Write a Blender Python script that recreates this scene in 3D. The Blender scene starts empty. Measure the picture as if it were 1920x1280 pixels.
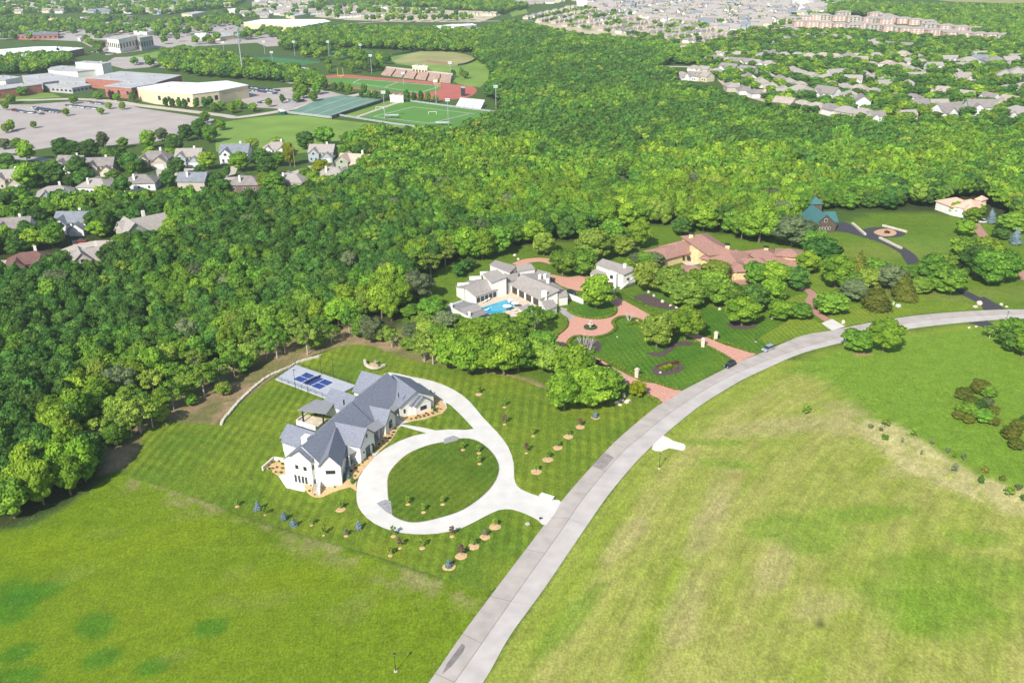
import bpy, bmesh, math, random
import numpy as np
from mathutils import Vector, Matrix
from math import sin, cos, pi, radians as RAD, hypot

# ------------------------------------------------------------------ camera, sky, sun, exposure
SC = bpy.context.scene
LK = SC.collection.objects.link
FPX, PITCH, ROLL, CAMH = 1707.0, RAD(24.5), RAD(-0.8), 140.0
cam_d = bpy.data.cameras.new("camera"); cam = bpy.data.objects.new("camera", cam_d); LK(cam)
cam_d.sensor_width = 36.0; cam_d.lens = 36.0 * FPX / 1920.0
cam_d.clip_start = 1.0; cam_d.clip_end = 12000.0
CR = (Matrix.Rotation(pi/2 - PITCH, 3, 'X') @ Matrix.Rotation(ROLL, 3, 'Z'))
cam.matrix_world = Matrix.Translation((0, 0, CAMH)) @ CR.to_4x4()
SC.camera = cam

SUN_EL, SUN_AZ = RAD(39.0), math.atan2(-.443, -.896)        # the sun stands behind the camera, to the left
w = bpy.data.worlds.new("World"); SC.world = w; w.use_nodes = True
nt = w.node_tree; bg = nt.nodes["Background"]
sky = nt.nodes.new("ShaderNodeTexSky"); sky.sky_type = 'NISHITA'; sky.sun_disc = False
sky.sun_elevation = SUN_EL; sky.sun_rotation = SUN_AZ; sky.air_density = 1.0; sky.dust_density = 1.0
nt.links.new(sky.outputs[0], bg.inputs[0]); bg.inputs[1].default_value = 0.12
sd = bpy.data.lights.new("sun", 'SUN'); sd.energy = 4.6; sd.angle = RAD(0.5); sd.color = (1.0, .955, .88)
so = bpy.data.objects.new("sun", sd); LK(so)
_sv = Vector((-.443*cos(SUN_EL), -.896*cos(SUN_EL), sin(SUN_EL)))
so.rotation_euler = _sv.to_track_quat('Z', 'Y').to_euler(); so.location = (-100, -100, 200)
SC.view_settings.view_transform = 'Standard'; SC.view_settings.look = 'None'
SC.view_settings.exposure = 0.5; SC.view_settings.gamma = 1.0
SC.cycles.max_bounces = 5; SC.cycles.diffuse_bounces = 3; SC.cycles.glossy_bounces = 2
SC.cycles.transmission_bounces = 2; SC.cycles.volume_bounces = 1; SC.cycles.caustics_reflective = False
SC.cycles.caustics_refractive = False

# ------------------------------------------------------------------ terrain and the map from the survey picture to the ground
BUMPS = []          # (x, y, amplitude, sigma)
def H(x, y):
    z = 0.0
    for bx_, by_, a_, s_ in BUMPS:
        z += a_*math.exp(-((x-bx_)**2+(y-by_)**2)/(2*s_*s_))
    return z
def HN(x, y):
    z = np.zeros_like(x)
    for bx_, by_, a_, s_ in BUMPS:
        z += a_*np.exp(-((x-bx_)**2+(y-by_)**2)/(2*s_*s_))
    return z
def P(u, v, z=None):
    d = CR @ Vector(((u-960)/FPX, -(v-640)/FPX, -1.0))
    h = 0.0 if z is None else z
    for _ in range(1 if z is not None else 12):
        t = (h-CAMH)/d.z; x, y = d.x*t, d.y*t
        if z is None: h = H(x, y)
    return Vector((x, y, h))
def P2(u, v, z=None): p = P(u, v, z); return (p.x, p.y)
_q = P(560, 925); _q2 = P(330, 640); _q3 = P(100, 620); _q4 = P(1500, 1000)
BUMPS = [(_q.x, _q.y, -2.6, 11.0), (_q2.x, _q2.y, -7.0, 38.0), (_q3.x-10, _q3.y, -5.0, 45.0), (_q4.x, _q4.y, 1.2, 50.0)]

# ------------------------------------------------------------------ helpers
R = random.Random(7)
def cmr(pts, n=5, closed=True):
    out = []; m = len(pts); rng = range(m) if closed else range(m-1)
    for i in rng:
        g = (lambda k: pts[k % m]) if closed else (lambda k: pts[max(0, min(m-1, k))])
        p0, p1, p2, p3 = g(i-1), g(i), g(i+1), g(i+2)
        for j in range(n):
            t = j/n
            out.append(tuple(.5*((2*p1[k])+(-p0[k]+p2[k])*t+(2*p0[k]-5*p1[k]+4*p2[k]-p3[k])*t*t+(-p0[k]+3*p1[k]-3*p2[k]+p3[k])*t**3) for k in range(2)))
    if not closed: out.append(tuple(pts[-1]))
    return out
def W(pts, smooth=0, closed=True):
    w_ = [P2(*p) for p in pts]
    return cmr(w_, smooth, closed) if smooth else w_
def inside(x, y, poly):
    r = np.zeros(np.shape(x), bool); m = len(poly)
    for i in range(m):
        x1, y1 = poly[i]; x2, y2 = poly[(i+1) % m]
        if y1 == y2: continue
        c = ((y1 > y) != (y2 > y)) & (x < (x2-x1)*(y-y1)/(y2-y1)+x1)
        r ^= c
    return r
def seg_dist(x, y, pts, closed=True):
    d = np.full(np.shape(x), 1e9); m = len(pts)
    for i in range(m if closed else m-1):
        x1, y1 = pts[i]; x2, y2 = pts[(i+1) % m]
        dx, dy = x2-x1, y2-y1; L = dx*dx+dy*dy or 1e-9
        t = np.clip(((x-x1)*dx+(y-y1)*dy)/L, 0, 1)
        d = np.minimum(d, np.hypot(x-x1-t*dx, y-y1-t*dy))
    return d
def vnoise(x, y, sc, seed=0, oct=3):
    tot = np.zeros_like(x); amp = 1.0; norm = 0
    for o in range(oct):
        X = x/sc*2**o; Y = y/sc*2**o; xi = np.floor(X); yi = np.floor(Y); fx = X-xi; fy = Y-yi
        fx = fx*fx*(3-2*fx); fy = fy*fy*(3-2*fy)
        def h(a, b):
            v = np.sin(a*127.1+b*311.7+seed*17.3+o*5.1)*43758.5453; return v-np.floor(v)
        tot += amp*((h(xi, yi)*(1-fx)+h(xi+1, yi)*fx)*(1-fy)+(h(xi, yi+1)*(1-fx)+h(xi+1, yi+1)*fx)*fy)
        norm += amp; amp *= .5
    return tot/norm

MATS = {}
def S(c):   # sRGB 0-255 -> linear
    return tuple(((v/255)/12.92 if v/255 <= .04045 else ((v/255+.055)/1.055)**2.4) for v in c)
def mat(name, col, rough=.8, var=.12, scale=.6, metal=0, rnd=0.0, spec=.3, bump=0, col2=None):
    if name in MATS: return MATS[name]
    m = bpy.data.materials.new(name); m.use_nodes = True; t = m.node_tree; b = t.nodes["Principled BSDF"]
    b.inputs["Roughness"].default_value = rough; b.inputs["Metallic"].default_value = metal
    b.inputs["Specular IOR Level"].default_value = spec
    g = t.nodes.new("ShaderNodeNewGeometry"); n = t.nodes.new("ShaderNodeTexNoise"); n.inputs["Scale"].default_value = scale
    n.inputs["Detail"].default_value = 5; t.links.new(g.outputs["Position"], n.inputs["Vector"])
    mx = t.nodes.new("ShaderNodeMix"); mx.data_type = 'RGBA'
    c2 = col2 or tuple(c*(1-2*var) for c in col); c1 = col if col2 else tuple(min(1, c*(1+var)) for c in col)
    mx.inputs[6].default_value = (*c2, 1); mx.inputs[7].default_value = (*c1, 1)
    rr = t.nodes.new("ShaderNodeMapRange"); rr.inputs[1].default_value = .3; rr.inputs[2].default_value = .7
    t.links.new(n.outputs[0], rr.inputs[0]); t.links.new(rr.outputs[0], mx.inputs[0])
    out = mx.outputs[2]
    if rnd:
        oi = t.nodes.new("ShaderNodeObjectInfo"); hs = t.nodes.new("ShaderNodeHueSaturation")
        mr = t.nodes.new("ShaderNodeMapRange"); mr.inputs[3].default_value = 1-rnd; mr.inputs[4].default_value = 1+rnd
        t.links.new(oi.outputs["Random"], mr.inputs[0]); t.links.new(mr.outputs[0], hs.inputs["Value"])
        t.links.new(out, hs.inputs["Color"]); out = hs.outputs[0]
    t.links.new(out, b.inputs["Base Color"])
    if bump:
        bp = t.nodes.new("ShaderNodeBump"); bp.inputs["Strength"].default_value = bump; bp.inputs["Distance"].default_value = .1
        t.links.new(n.outputs[0], bp.inputs["Height"]); t.links.new(bp.outputs[0], b.inputs["Normal"])
    MATS[name] = m; return m
def tag(o, label=None, cat=None, group=None, kind=None):
    if label: o["label"] = label
    if cat: o["category"] = cat
    if group: o["group"] = group
    if kind: o["kind"] = kind
    return o
def empty(name, loc, rz=0, label=None, cat=None, group=None):
    o = bpy.data.objects.new(name, None); LK(o); o.location = loc; o.rotation_euler = (0, 0, rz)
    o.empty_display_size = .5
    return tag(o, label, cat, group)
def mesh_np(name, V, F, m, smooth=False):
    me = bpy.data.meshes.new(name); me.from_pydata([tuple(v) for v in V], [], [tuple(f) for f in F])
    if m: me.materials.append(m)
    if smooth: me.polygons.foreach_set("use_smooth", [True]*len(me.polygons))
    me.update(); return me
def obj(name, me, parent=None, loc=None):
    o = bpy.data.objects.new(name, me); LK(o)
    if parent is not None: o.parent = parent
    if loc is not None: o.location = loc
    return o
def children(o): return [c for c in KIDS.get(o.name, [])]
KIDS = {}
class MB:
    """collects faces, then links them as ONE mesh object"""
    def __init__(s): s.V = []; s.F = []
    def poly(s, pts):
        k = len(s.V); s.V += [tuple(p) for p in pts]; s.F.append(tuple(range(k, k+len(pts))))
    def prism(s, pts, z0, z1):      # plan outline -> vertical prism; z may be lists
        n = len(pts); k = len(s.V)
        a = sum(pts[i][0]*pts[(i+1) % n][1]-pts[(i+1) % n][0]*pts[i][1] for i in range(n))
        if a < 0: pts = pts[::-1]
        s.V += [(p[0], p[1], z0) for p in pts]+[(p[0], p[1], z1) for p in pts]
        s.F.append(tuple(range(k+n-1, k-1, -1))); s.F.append(tuple(range(k+n, k+2*n)))
        for i in range(n): j = (i+1) % n; s.F.append((k+i, k+j, k+n+j, k+n+i))
    def box(s, c, ax, L, Wd, z0, z1):      # centre, unit direction of the long side
        ax = Vector((ax[0], ax[1])).normalized(); n = Vector((-ax.y, ax.x)); c = Vector((c[0], c[1]))
        s.prism([tuple(c+ax*i*L/2+n*j*Wd/2) for i, j in ((-1, -1), (1, -1), (1, 1), (-1, 1))], z0, z1)
    def slab(s, pts, th):           # a tilted panel with thickness straight down
        k = len(s.V); n = len(pts); s.V += [tuple(p) for p in pts]+[(p[0], p[1], p[2]-th) for p in pts]
        s.F.append(tuple(range(k, k+n))); s.F.append(tuple(range(k+2*n-1, k+n-1, -1)))
        for i in range(n): j = (i+1) % n; s.F.append((k+j, k+i, k+n+i, k+n+j))
    def tube(s, p, q, r0, r1=None, n=6):
        r1 = r0 if r1 is None else r1; p = Vector(p); q = Vector(q); d = (q-p).normalized()
        a = d.orthogonal().normalized(); b = d.cross(a); k = len(s.V)
        for c, r in ((p, r0), (q, r1)):
            for i in range(n): t = 2*pi*i/n; s.V.append(tuple(c+a*cos(t)*r+b*sin(t)*r))
        for i in range(n): j = (i+1) % n; s.F.append((k+i, k+j, k+n+j, k+n+i))
        s.F.append(tuple(range(k+n-1, k-1, -1))); s.F.append(tuple(range(k+n, k+2*n)))
    def blob(s, c, rx, ry, rz, seed=0, jag=.15, sub=2):
        bm = bmesh.new(); bmesh.ops.create_icosphere(bm, subdivisions=sub, radius=1); rr = random.Random(seed); k = len(s.V)
        for v in bm.verts:
            f = 1+rr.uniform(-jag, jag); s.V.append((c[0]+v.co.x*rx*f, c[1]+v.co.y*ry*f, c[2]+v.co.z*rz*f))
        s.F += [tuple(v.index+k for v in f.verts) for f in bm.faces]; bm.free()
    def build(s, name, m, parent=None, origin=None, smooth=False):
        o_ = Vector((0, 0, 0)) if origin is None else Vector(origin)
        if parent is not None and origin is None:
            o_ = parent['_org'] if '_org' in parent else (0, 0, 0); o_ = Vector(o_)
        me = mesh_np(name, [(v[0]-o_[0], v[1]-o_[1], v[2]-o_[2]) for v in s.V], s.F, m, smooth)
        o = obj(name, me, parent)
        if parent is None: o.location = o_
        if parent is not None: KIDS.setdefault(parent.name, []).append(o); o['_org'] = tuple(o_)
        return o
def root(name, p, label, cat, group=None):
    o = empty(name, (p[0], p[1], p[2]), 0, label, cat, group); o['_org'] = (p[0], p[1], p[2]); return o
def dup(r, loc, rz=0, sc=1.0, label=None, group=None, mats=None):
    c = r.copy(); LK(c); c.location = loc; c.rotation_euler = (0, 0, rz); c.scale = (sc, sc, sc) if not isinstance(sc, tuple) else sc
    if label: c['label'] = label
    if group: c['group'] = group
    for ch in children(r):
        d = ch.copy(); LK(d); d.parent = c
        for g in children(ch):
            e = g.copy(); LK(e); e.parent = d
    return c
def flat_poly(pts, off, cell=4.0):
    bm = bmesh.new(); f = bm.faces.new([bm.verts.new((x, y, 0)) for x, y in pts])
    if f.normal.z < 0 or True:
        bm.normal_update()
        if f.normal.z < 0: f.normal_flip()
    bmesh.ops.triangulate(bm, faces=bm.faces[:])
    xs = [p[0] for p in pts]; ys = [p[1] for p in pts]
    if cell:
        for ax, lo, hi in (((1, 0, 0), min(xs), max(xs)), ((0, 1, 0), min(ys), max(ys))):
            k = math.ceil(lo/cell)
            while k*cell < hi:
                co = (k*cell, 0, 0) if ax[0] else (0, k*cell, 0)
                bmesh.ops.bisect_plane(bm, geom=bm.verts[:]+bm.edges[:]+bm.faces[:], plane_co=co, plane_no=ax, dist=1e-4); k += 1
    for v in bm.verts: v.co.z = H(v.co.x, v.co.y)+off
    return bm
def sheet(name, pts, m, off=.03, kind='structure', world=False, smooth=0, label=None, cat=None, cell=4.0, closed=True):
    w_ = pts if world else W(pts, smooth)
    near = any(abs(H(x, y)) > .01 for x, y in w_)
    bm = flat_poly(w_, off, cell if near else 0)
    me = bpy.data.meshes.new(name); bm.to_mesh(me); bm.free(); me.materials.append(m)
    o = obj(name, me)
    return tag(o, label, cat, None, kind)
def offset_line(pts, d):
    out = []
    for i, p in enumerate(pts):
        a = pts[max(0, i-1)]; b = pts[min(len(pts)-1, i+1)]; dx, dy = b[0]-a[0], b[1]-a[1]; L = hypot(dx, dy) or 1
        out.append((p[0]-dy/L*d, p[1]+dx/L*d))
    return out
def ribbon(name, line, wd, m, off=.05, kind='structure', px=True, smooth=4, h=0, z0=None, label=None, cat=None):
    l = W(line, smooth, False) if px else line
    a = offset_line(l, wd/2); b = offset_line(l, -wd/2)
    mb = MB(); k = 0; n = len(l)
    for i in range(n):
        for q in (a[i], b[i]): mb.V.append((q[0], q[1], H(*q)+off+h))
    for i in range(n-1): mb.F.append((2*i+1, 2*i+3, 2*i+2, 2*i))
    if h:
        k = len(mb.V)
        for i in range(n):
            for q in (a[i], b[i]): mb.V.append((q[0], q[1], H(*q)-.1))
        for i in range(n-1):
            mb.F.append((2*i, 2*i+2, k+2*i+2, k+2*i)); mb.F.append((2*i+3, 2*i+1, k+2*i+1, k+2*i+3))
        mb.F.append((0, k, k+1, 1)); e = 2*(n-1); mb.F.append((e+1, k+e+1, k+e, e))
    o = mb.build(name, m); return tag(o, label, cat, None, kind)
# ------------------------------------------------------------------ road geometry (both edges and the seam surveyed)
RL = [(700,1420),(803,1280),(867,1188),(931,1102),(1009,999),(1049,944),(1105,879),(1150,831),(1200,787),(1241,755),(1276,734),(1356,693),(1384,679),(1429,661),(1502,630),(1560,619),(1652,601),(1740,589),(1840,582),(1920,580),(2120,578)]
RR = [(800,1425),(905,1280),(956,1192),(1021,1102),(1091,999),(1139,930),(1186,873),(1215,843),(1244,816),(1292,776),(1325,752),(1361,730),(1390,713),(1430,694),(1502,663),(1585,641),(1685,620),(1765,609),(1840,602),(1920,597),(2120,590)]
SM = [(750,1420),(852,1279),(894,1219),(958,1127),(1049,999),(1099,927),(1167,848),(1200,820),(1246,782),(1283,756),(1315,735),(1350,715),(1384,698),(1425,681),(1480,660),(1570,634),(1660,614),(1750,599),(1840,592),(1920,588.5),(2120,584)]
WL, WR_, WS = W(RL, 6, False), W(RR, 6, False), W(SM, 6, False)

LAWN_A = [(262,850),(275,800),(325,792),(385,795),(415,790),(455,752),(520,705),(590,668),(655,647),(700,650),(750,668),(850,690),(960,706),(1030,732),(1100,740),(1170,735),(1236,758)]+[(1200,788),(1150,832),(1105,880),(1049,945),(1009,1000),(965,1058),(915,1110),(820,1080),(700,1040),(600,1012),(530,990),(440,960),(330,920),(235,888)]
FIELD_G = [(1470,690),(1502,672),(1585,645),(1685,622),(1840,606),(1960,600),(2150,600),(2150,1000),(1920,925),(1850,905),(1770,860),(1700,830),(1650,800),(1600,765),(1540,715)]
STRIP = [(1630,790),(1680,800),(1760,845),(1850,895),(1960,930),(1960,985),(1860,950),(1760,905),(1680,870),(1625,820)]
LITTER = [(170,880),(168,795),(235,742),(315,706),(392,680),(475,642),(552,622),(635,606),(700,594),(750,618),(800,655),(850,680),(960,700),(1030,730),(1000,745),(900,705),(850,695),(760,672),(700,655),(650,648),(590,664),(515,705),(450,755),(410,792),(380,800),(300,800),(262,845),(225,880)]
WOOD_FLOOR = None

ys = np.concatenate([np.arange(20, 110, 15), np.arange(110, 420, 1.3), np.arange(420, 900, 8), np.arange(900, 2600, 60), [2600, 3500, 6000]])
xs = np.concatenate([[-5000, -2500, -1500, -1000, -700, -500, -400], np.arange(-330, -170, 6), np.arange(-170, 230, 1.3), np.arange(230, 420, 6), [500, 700, 1000, 1500, 2500, 5000]])
X, Y = np.meshgrid(xs, ys); Z = HN(X, Y)
def soft(poly_px, wdt, nz=0, wx=None):
    pl = W(poly_px, 3) if wx is None else wx
    ins = inside(X, Y, pl); d = seg_dist(X, Y, pl)
    d = np.where(ins, d, -d)+nz
    return np.clip(d/wdt+.5, 0, 1)
def cl(c): return np.array(S(c))
col = np.zeros(X.shape+(3,)); n1 = vnoise(X, Y, 40, 1); n2 = vnoise(X, Y, 9, 2); n3 = vnoise(X, Y, 3.2, 3, 2); n4 = vnoise(X, Y, 90, 9)
def put(mask, c):
    global col
    c = np.asarray(c); col = col*(1-mask[..., None])+c*mask[..., None]
GR = dict(base=np.array((.060, .105, .020)), meadow=np.array((.105, .180, .006)), meadow2=np.array((.145, .205, .010)), lush=np.array((.055, .140, .010)),
          dry=np.array((.335, .305, .095)), drygreen=np.array((.205, .262, .030)), tan=np.array((.40, .31, .17)), green=np.array((.125, .225, .018)), litter=np.array((.29, .205, .115)),
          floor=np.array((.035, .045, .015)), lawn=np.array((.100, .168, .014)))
col[:] = GR['base']
# meadow lower left
mead = [(-900,1100),(-100,1000),(60,985),(190,905),(235,885),(330,920),(440,960),(600,1012),(820,1085),(920,1110),(803,1280),(600,1560),(-900,1700)]
mm = soft(mead, 2.0); base_m = GR['meadow'][None, None]*(1-n1[..., None])+GR['meadow2'][None, None]*n1[..., None]
put(mm, base_m); 
q = W([(230,890),(440,965),(620,1020),(760,1075),(860,1110)], 4, False)
dd = seg_dist(X, Y, q, False); band = np.clip(1-dd/14, 0, 1)*np.clip((n2-.42)*5, 0, 1)*mm
put(np.clip((dd < 9)*1.0, 0, 1)*np.clip(1-dd/9, 0, 1)*np.clip((n3*.6+n2*.7-.66)*6, 0, 1)*mm*.7, (.28, .235, .11))
def spot(u, v, rx, ry, c, a=.8, ang=0, wob=.5):
    p = P(u, v); ca, sa = cos(ang), sin(ang)
    dx = (X-p.x)*ca+(Y-p.y)*sa; dy = -(X-p.x)*sa+(Y-p.y)*ca
    r = np.sqrt((dx/rx)**2+(dy/ry)**2)+(n2-.5)*wob; put(np.clip((1.1-r)*2.2, 0, 1)*a, c)
for u, v, rx, ry in ((180,1170,5,5),(392,1176,4,3.5),(283,1250,4,3),(190,1235,4.5,3.5),(35,1222,5,4),(20,1130,6,9),(70,1110,7,4),(30,1270,6,4)):
    spot(u, v, rx, ry, (.045, .145, .010), .72, .4)
for u, v, rx, ry in ((205,1000,7,3),(135,1080,5,3),(415,1125,4,3),(380,960,6,2.5),(730,1065,5,2),(440,1080,5,3),(520,1120,6,4),(650,1150,7,5),(330,1230,4,2),(690,1120,5,6)):
    spot(u, v, rx, ry, (.20, .21, .06), .18, .3, 1.8)
for u, v, rx, ry in ((30,1020,14,5),(120,1030,16,6),(300,1010,20,6),(560,1080,18,6)):
    spot(u, v, rx, ry, (.165, .225, .006), .4, .2, 1.2)
# pale field right of the road
fld = [(905,1280),(1021,1102),(1091,999),(1186,873),(1244,816),(1325,752),(1430,694),(1480,675),(1560,700),(1700,800),(2200,1000),(2600,1500),(700,1650)]
mf = soft(fld, 1.2)
rd = seg_dist(X, Y, WR_, False)
st = vnoise(rd*1.0, (X+Y)*.09, 5.5, 11, 3); st2 = vnoise(rd, (X-Y)*.05, 14, 12, 2)
dryness = np.clip(.33+.85*(st-.5)+.7*(st2-.5)+.45*(n1-.5)+.3*(n3-.5), 0, 1)
dryness *= np.clip(rd/9, .35, 1)
fc = GR['drygreen'][None, None]*(1-dryness[..., None])+GR['dry'][None, None]*dryness[..., None]
put(mf, fc)
for u, v, rx, ry, a in ((1600,800,22,6,0),(1500,790,26,5,.2),(1620,770,18,5,-.3),(1350,930,5,14,-.55),(1330,990,4,16,-.5),(1280,1150,5,14,-.4),(1560,1130,10,5,.3),(1180,1000,3,14,-.6),(1450,1060,4,12,-.5),(1700,880,10,4,.2)):
    spot(u, v, rx, ry, GR['tan'], .30, a, 1.3)
for u, v, rx, ry, a in ((1350,830,9,2,-.1),(1370,870,10,2,-.2),(1760,1090,24,13,.3),(1850,1010,12,5,.2),(1500,990,14,10,0),(1780,1150,14,10,0),(1650,960,12,4,.1),(1080,1150,3,16,-.6)):
    spot(u, v, rx, ry, (.135, .235, .018), .62, a, 1.1)
spot(1385,895,2.4,2.8,(.24,.20,.06),.6); spot(1536,1168,1.3,.9,(.05,.05,.03),.95,0,.2)
# green field upper right
mg = soft(FIELD_G, 9.0, (n2-.5)*7)
gg = GR['green'][None, None]*(1-n4[..., None]*.5)+np.array((.18, .265, .03))[None, None]*n4[..., None]*.5
put(mg, gg)
edge = np.clip(1-np.abs(seg_dist(X, Y, WR_, False)-3)/4, 0, 1)*mg; put(edge*.6, (.26, .28, .035))
ms = soft(STRIP, 3.0, (n2-.5)*5); put(ms*np.clip(n3*2.6-.55, 0, 1)*.9, (.47, .40, .19)); put(ms*.35, (.33, .32, .10)); 
spot(1617,664,4,2,(.34,.22,.12),.7)
# estate ground, clearings, litter and wood floor
est = [(770,560),(830,500),(960,450),(1200,420),(1500,400),(1560,425),(1640,400),(1740,400),(1960,430),(2150,470),(2150,578),(1840,582),(1652,601),(1502,630),(1384,679),(1276,734),(1236,758),(1100,740),(1030,732),(960,706),(850,690),(760,660)]
me_ = soft(est, 3); ec = GR['lawn'][None, None]*(.75+.5*n1[..., None])
put(me_, ec); spot(1760,470,26,20,(.12,.20,.025),.8); spot(1640,470,30,12,(.17,.21,.03),.6)
spot(1740,555,30,9,(.17,.21,.04),.7); spot(1880,550,30,9,(.14,.19,.03),.6)
for pg, c, wd in ((LITTER, GR['litter'], 2.5),):
    ml = soft(pg, wd, (n2-.5)*4); put(ml*np.clip(.35+1.3*n3, 0, 1), c); put(ml*np.clip((n2-.50)*6, 0, 1)*.65, (.10, .125, .025))
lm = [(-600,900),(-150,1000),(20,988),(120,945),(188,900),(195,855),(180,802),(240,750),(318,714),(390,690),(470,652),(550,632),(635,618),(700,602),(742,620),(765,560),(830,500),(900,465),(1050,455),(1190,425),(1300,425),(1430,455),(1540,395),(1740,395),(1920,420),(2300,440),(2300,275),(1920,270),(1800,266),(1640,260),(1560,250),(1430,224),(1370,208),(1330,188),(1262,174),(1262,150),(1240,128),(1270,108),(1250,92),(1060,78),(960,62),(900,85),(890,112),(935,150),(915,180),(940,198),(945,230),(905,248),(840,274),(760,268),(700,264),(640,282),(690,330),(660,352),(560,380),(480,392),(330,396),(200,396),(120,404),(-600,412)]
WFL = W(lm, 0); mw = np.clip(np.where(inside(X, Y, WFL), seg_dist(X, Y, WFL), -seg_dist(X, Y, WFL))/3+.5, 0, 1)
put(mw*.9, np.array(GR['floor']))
shp = col.shape; nv = X.size; ny, nx = X.shape
V = np.stack([X.ravel(), Y.ravel(), Z.ravel()], 1)
ii = np.arange(ny-1)[:, None]*nx+np.arange(nx-1)[None, :]
F = np.stack([ii, ii+1, ii+nx+1, ii+nx], -1).reshape(-1, 4)
me = bpy.data.meshes.new("ground"); me.vertices.add(nv); me.vertices.foreach_set("co", V.ravel())
me.loops.add(F.size); me.loops.foreach_set("vertex_index", F.ravel()); me.polygons.add(len(F))
me.polygons.foreach_set("loop_start", np.arange(0, F.size, 4)); me.update(calc_edges=True)
me.polygons.foreach_set("use_smooth", [True]*len(F))
rdall = rd; me.attributes.new("arc", 'FLOAT', 'POINT').data.foreach_set("value", rdall.ravel().astype(np.float32)); me.attributes.new("mown", 'FLOAT', 'POINT').data.foreach_set("value", mf.ravel().astype(np.float32))
ca = me.color_attributes.new("soil", 'FLOAT_COLOR', 'POINT')
ca.data.foreach_set("color", np.concatenate([col.reshape(-1, 3), np.ones((nv, 1))], 1).ravel())
def grass_mat(name, base=None, attr=None, stripes=None, fine=1.0):
    m = bpy.data.materials.new(name); m.use_nodes = True; t = m.node_tree; b = t.nodes["Principled BSDF"]; N = t.nodes.new; L = t.links.new
    b.inputs["Roughness"].default_value = .9; b.inputs["Specular IOR Level"].default_value = .1
    g = N("ShaderNodeNewGeometry")
    def noise(sc, det=4, stretch=None):
        n = N("ShaderNodeTexNoise"); n.inputs["Scale"].default_value = sc; n.inputs["Detail"].default_value = det
        if stretch:
            mp = N("ShaderNodeMapping"); mp.inputs["Scale"].default_value = stretch[:3]; mp.inputs["Rotation"].default_value = (0, 0, stretch[3])
            L(g.outputs["Position"], mp.inputs[0]); L(mp.outputs[0], n.inputs["Vector"])
        else: L(g.outputs["Position"], n.inputs["Vector"])
        return n.outputs[0]
    def mr(s, a, b_, c, d):
        n = N("ShaderNodeMapRange"); n.inputs[1].default_value = a; n.inputs[2].default_value = b_; n.inputs[3].default_value = c; n.inputs[4].default_value = d
        L(s, n.inputs[0]); return n.outputs[0]
    def mul(a, b_):
        n = N("ShaderNodeMath"); n.operation = 'MULTIPLY'; L(a, n.inputs[0])
        if isinstance(b_, float): n.inputs[1].default_value = b_
        else: L(b_, n.inputs[1])
        return n.outputs[0]
    v = mul(mr(noise(1.9*fine, 6), .3, .7, .76, 1.24), mr(noise(.23, 3), .3, .7, .88, 1.12))
    v = mul(v, mr(noise(2.4, 3, (1, .28, 1, .5)), .3, .7, .84, 1.16)); v = mul(v, mr(noise(.75, 2), .35, .65, .92, 1.08))
    if attr:     # thin mower lines that follow the road
        ar = N("ShaderNodeAttribute"); ar.attribute_name = "arc"; mo = N("ShaderNodeAttribute"); mo.attribute_name = "mown"; sx = N("ShaderNodeSeparateXYZ"); L(g.outputs["Position"], sx.inputs[0]); cb = N("ShaderNodeCombineXYZ")
        L(mul(ar.outputs["Fac"], 1.0), cb.inputs[0]); ad = N("ShaderNodeMath"); ad.operation = 'ADD'; L(sx.outputs[0], ad.inputs[0]); L(sx.outputs[1], ad.inputs[1]); L(mul(ad.outputs[0], .05), cb.inputs[1])
        n2_ = N("ShaderNodeTexNoise"); n2_.inputs["Scale"].default_value = .62; n2_.inputs["Detail"].default_value = 5; n2_.inputs["Roughness"].default_value = .65; L(cb.outputs[0], n2_.inputs["Vector"])
        lo = mr(n2_.outputs[0], .32, .68, .84, 1.16); mixv = N("ShaderNodeMix"); mixv.data_type = 'FLOAT'; L(mo.outputs["Fac"], mixv.inputs[0]); mixv.inputs[2].default_value = 1.0; L(lo, mixv.inputs[3]); v = mul(v, mixv.outputs[0])
    if stripes:
        for (ang, wl, amt) in stripes:
            amt_n = mr(noise(.05, 3), .35, .65, .25, 1.3)
            mp = N("ShaderNodeMapping"); mp.inputs["Rotation"].default_value = (0, 0, ang); L(g.outputs["Position"], mp.inputs[0])
            wv = N("ShaderNodeTexWave"); wv.wave_type = 'BANDS'; wv.bands_direction = 'X'; wv.inputs["Scale"].default_value = .3142/wl*1.0
            wv.inputs["Distortion"].default_value = .6; wv.inputs["Detail"].default_value = 2; wv.inputs["Detail Scale"].default_value = .6
            L(mp.outputs[0], wv.inputs["Vector"]); q_ = mul(mr(wv.outputs["Fac"], .25, .75, -amt, amt), amt_n); a1 = N('ShaderNodeMath'); a1.operation = 'ADD'; a1.inputs[1].default_value = 1.0; L(q_, a1.inputs[0]); v = mul(v, a1.outputs[0])
    if attr:
        a = N("ShaderNodeAttribute"); a.attribute_name = attr; src = a.outputs["Color"]
    else:
        c = N("ShaderNodeMix"); c.data_type = 'RGBA'; c.inputs[6].default_value = (*base, 1); c.inputs[7].default_value = (base[0]*1.55, base[1]*1.22, base[2]*1.2, 1)
        L(mr(noise(.045, 4), .35, .65, 0, 1), c.inputs[0]); src = c.outputs[2]
    # straw-coloured flecks
    s2 = N("ShaderNodeMix"); s2.data_type = 'RGBA'; L(src, s2.inputs[6]); s2.inputs[7].default_value = (.30, .26, .10, 1)
    L(mr(noise(.9, 8), .60, .74, 0, .38 if attr else .10), s2.inputs[0])
    hs = N("ShaderNodeHueSaturation"); L(s2.outputs[2], hs.inputs["Color"]); L(v, hs.inputs["Value"]); L(hs.outputs[0], b.inputs["Base Color"])
    bp = N("ShaderNodeBump"); bp.inputs["Strength"].default_value = .5; bp.inputs["Distance"].default_value = .12
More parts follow.
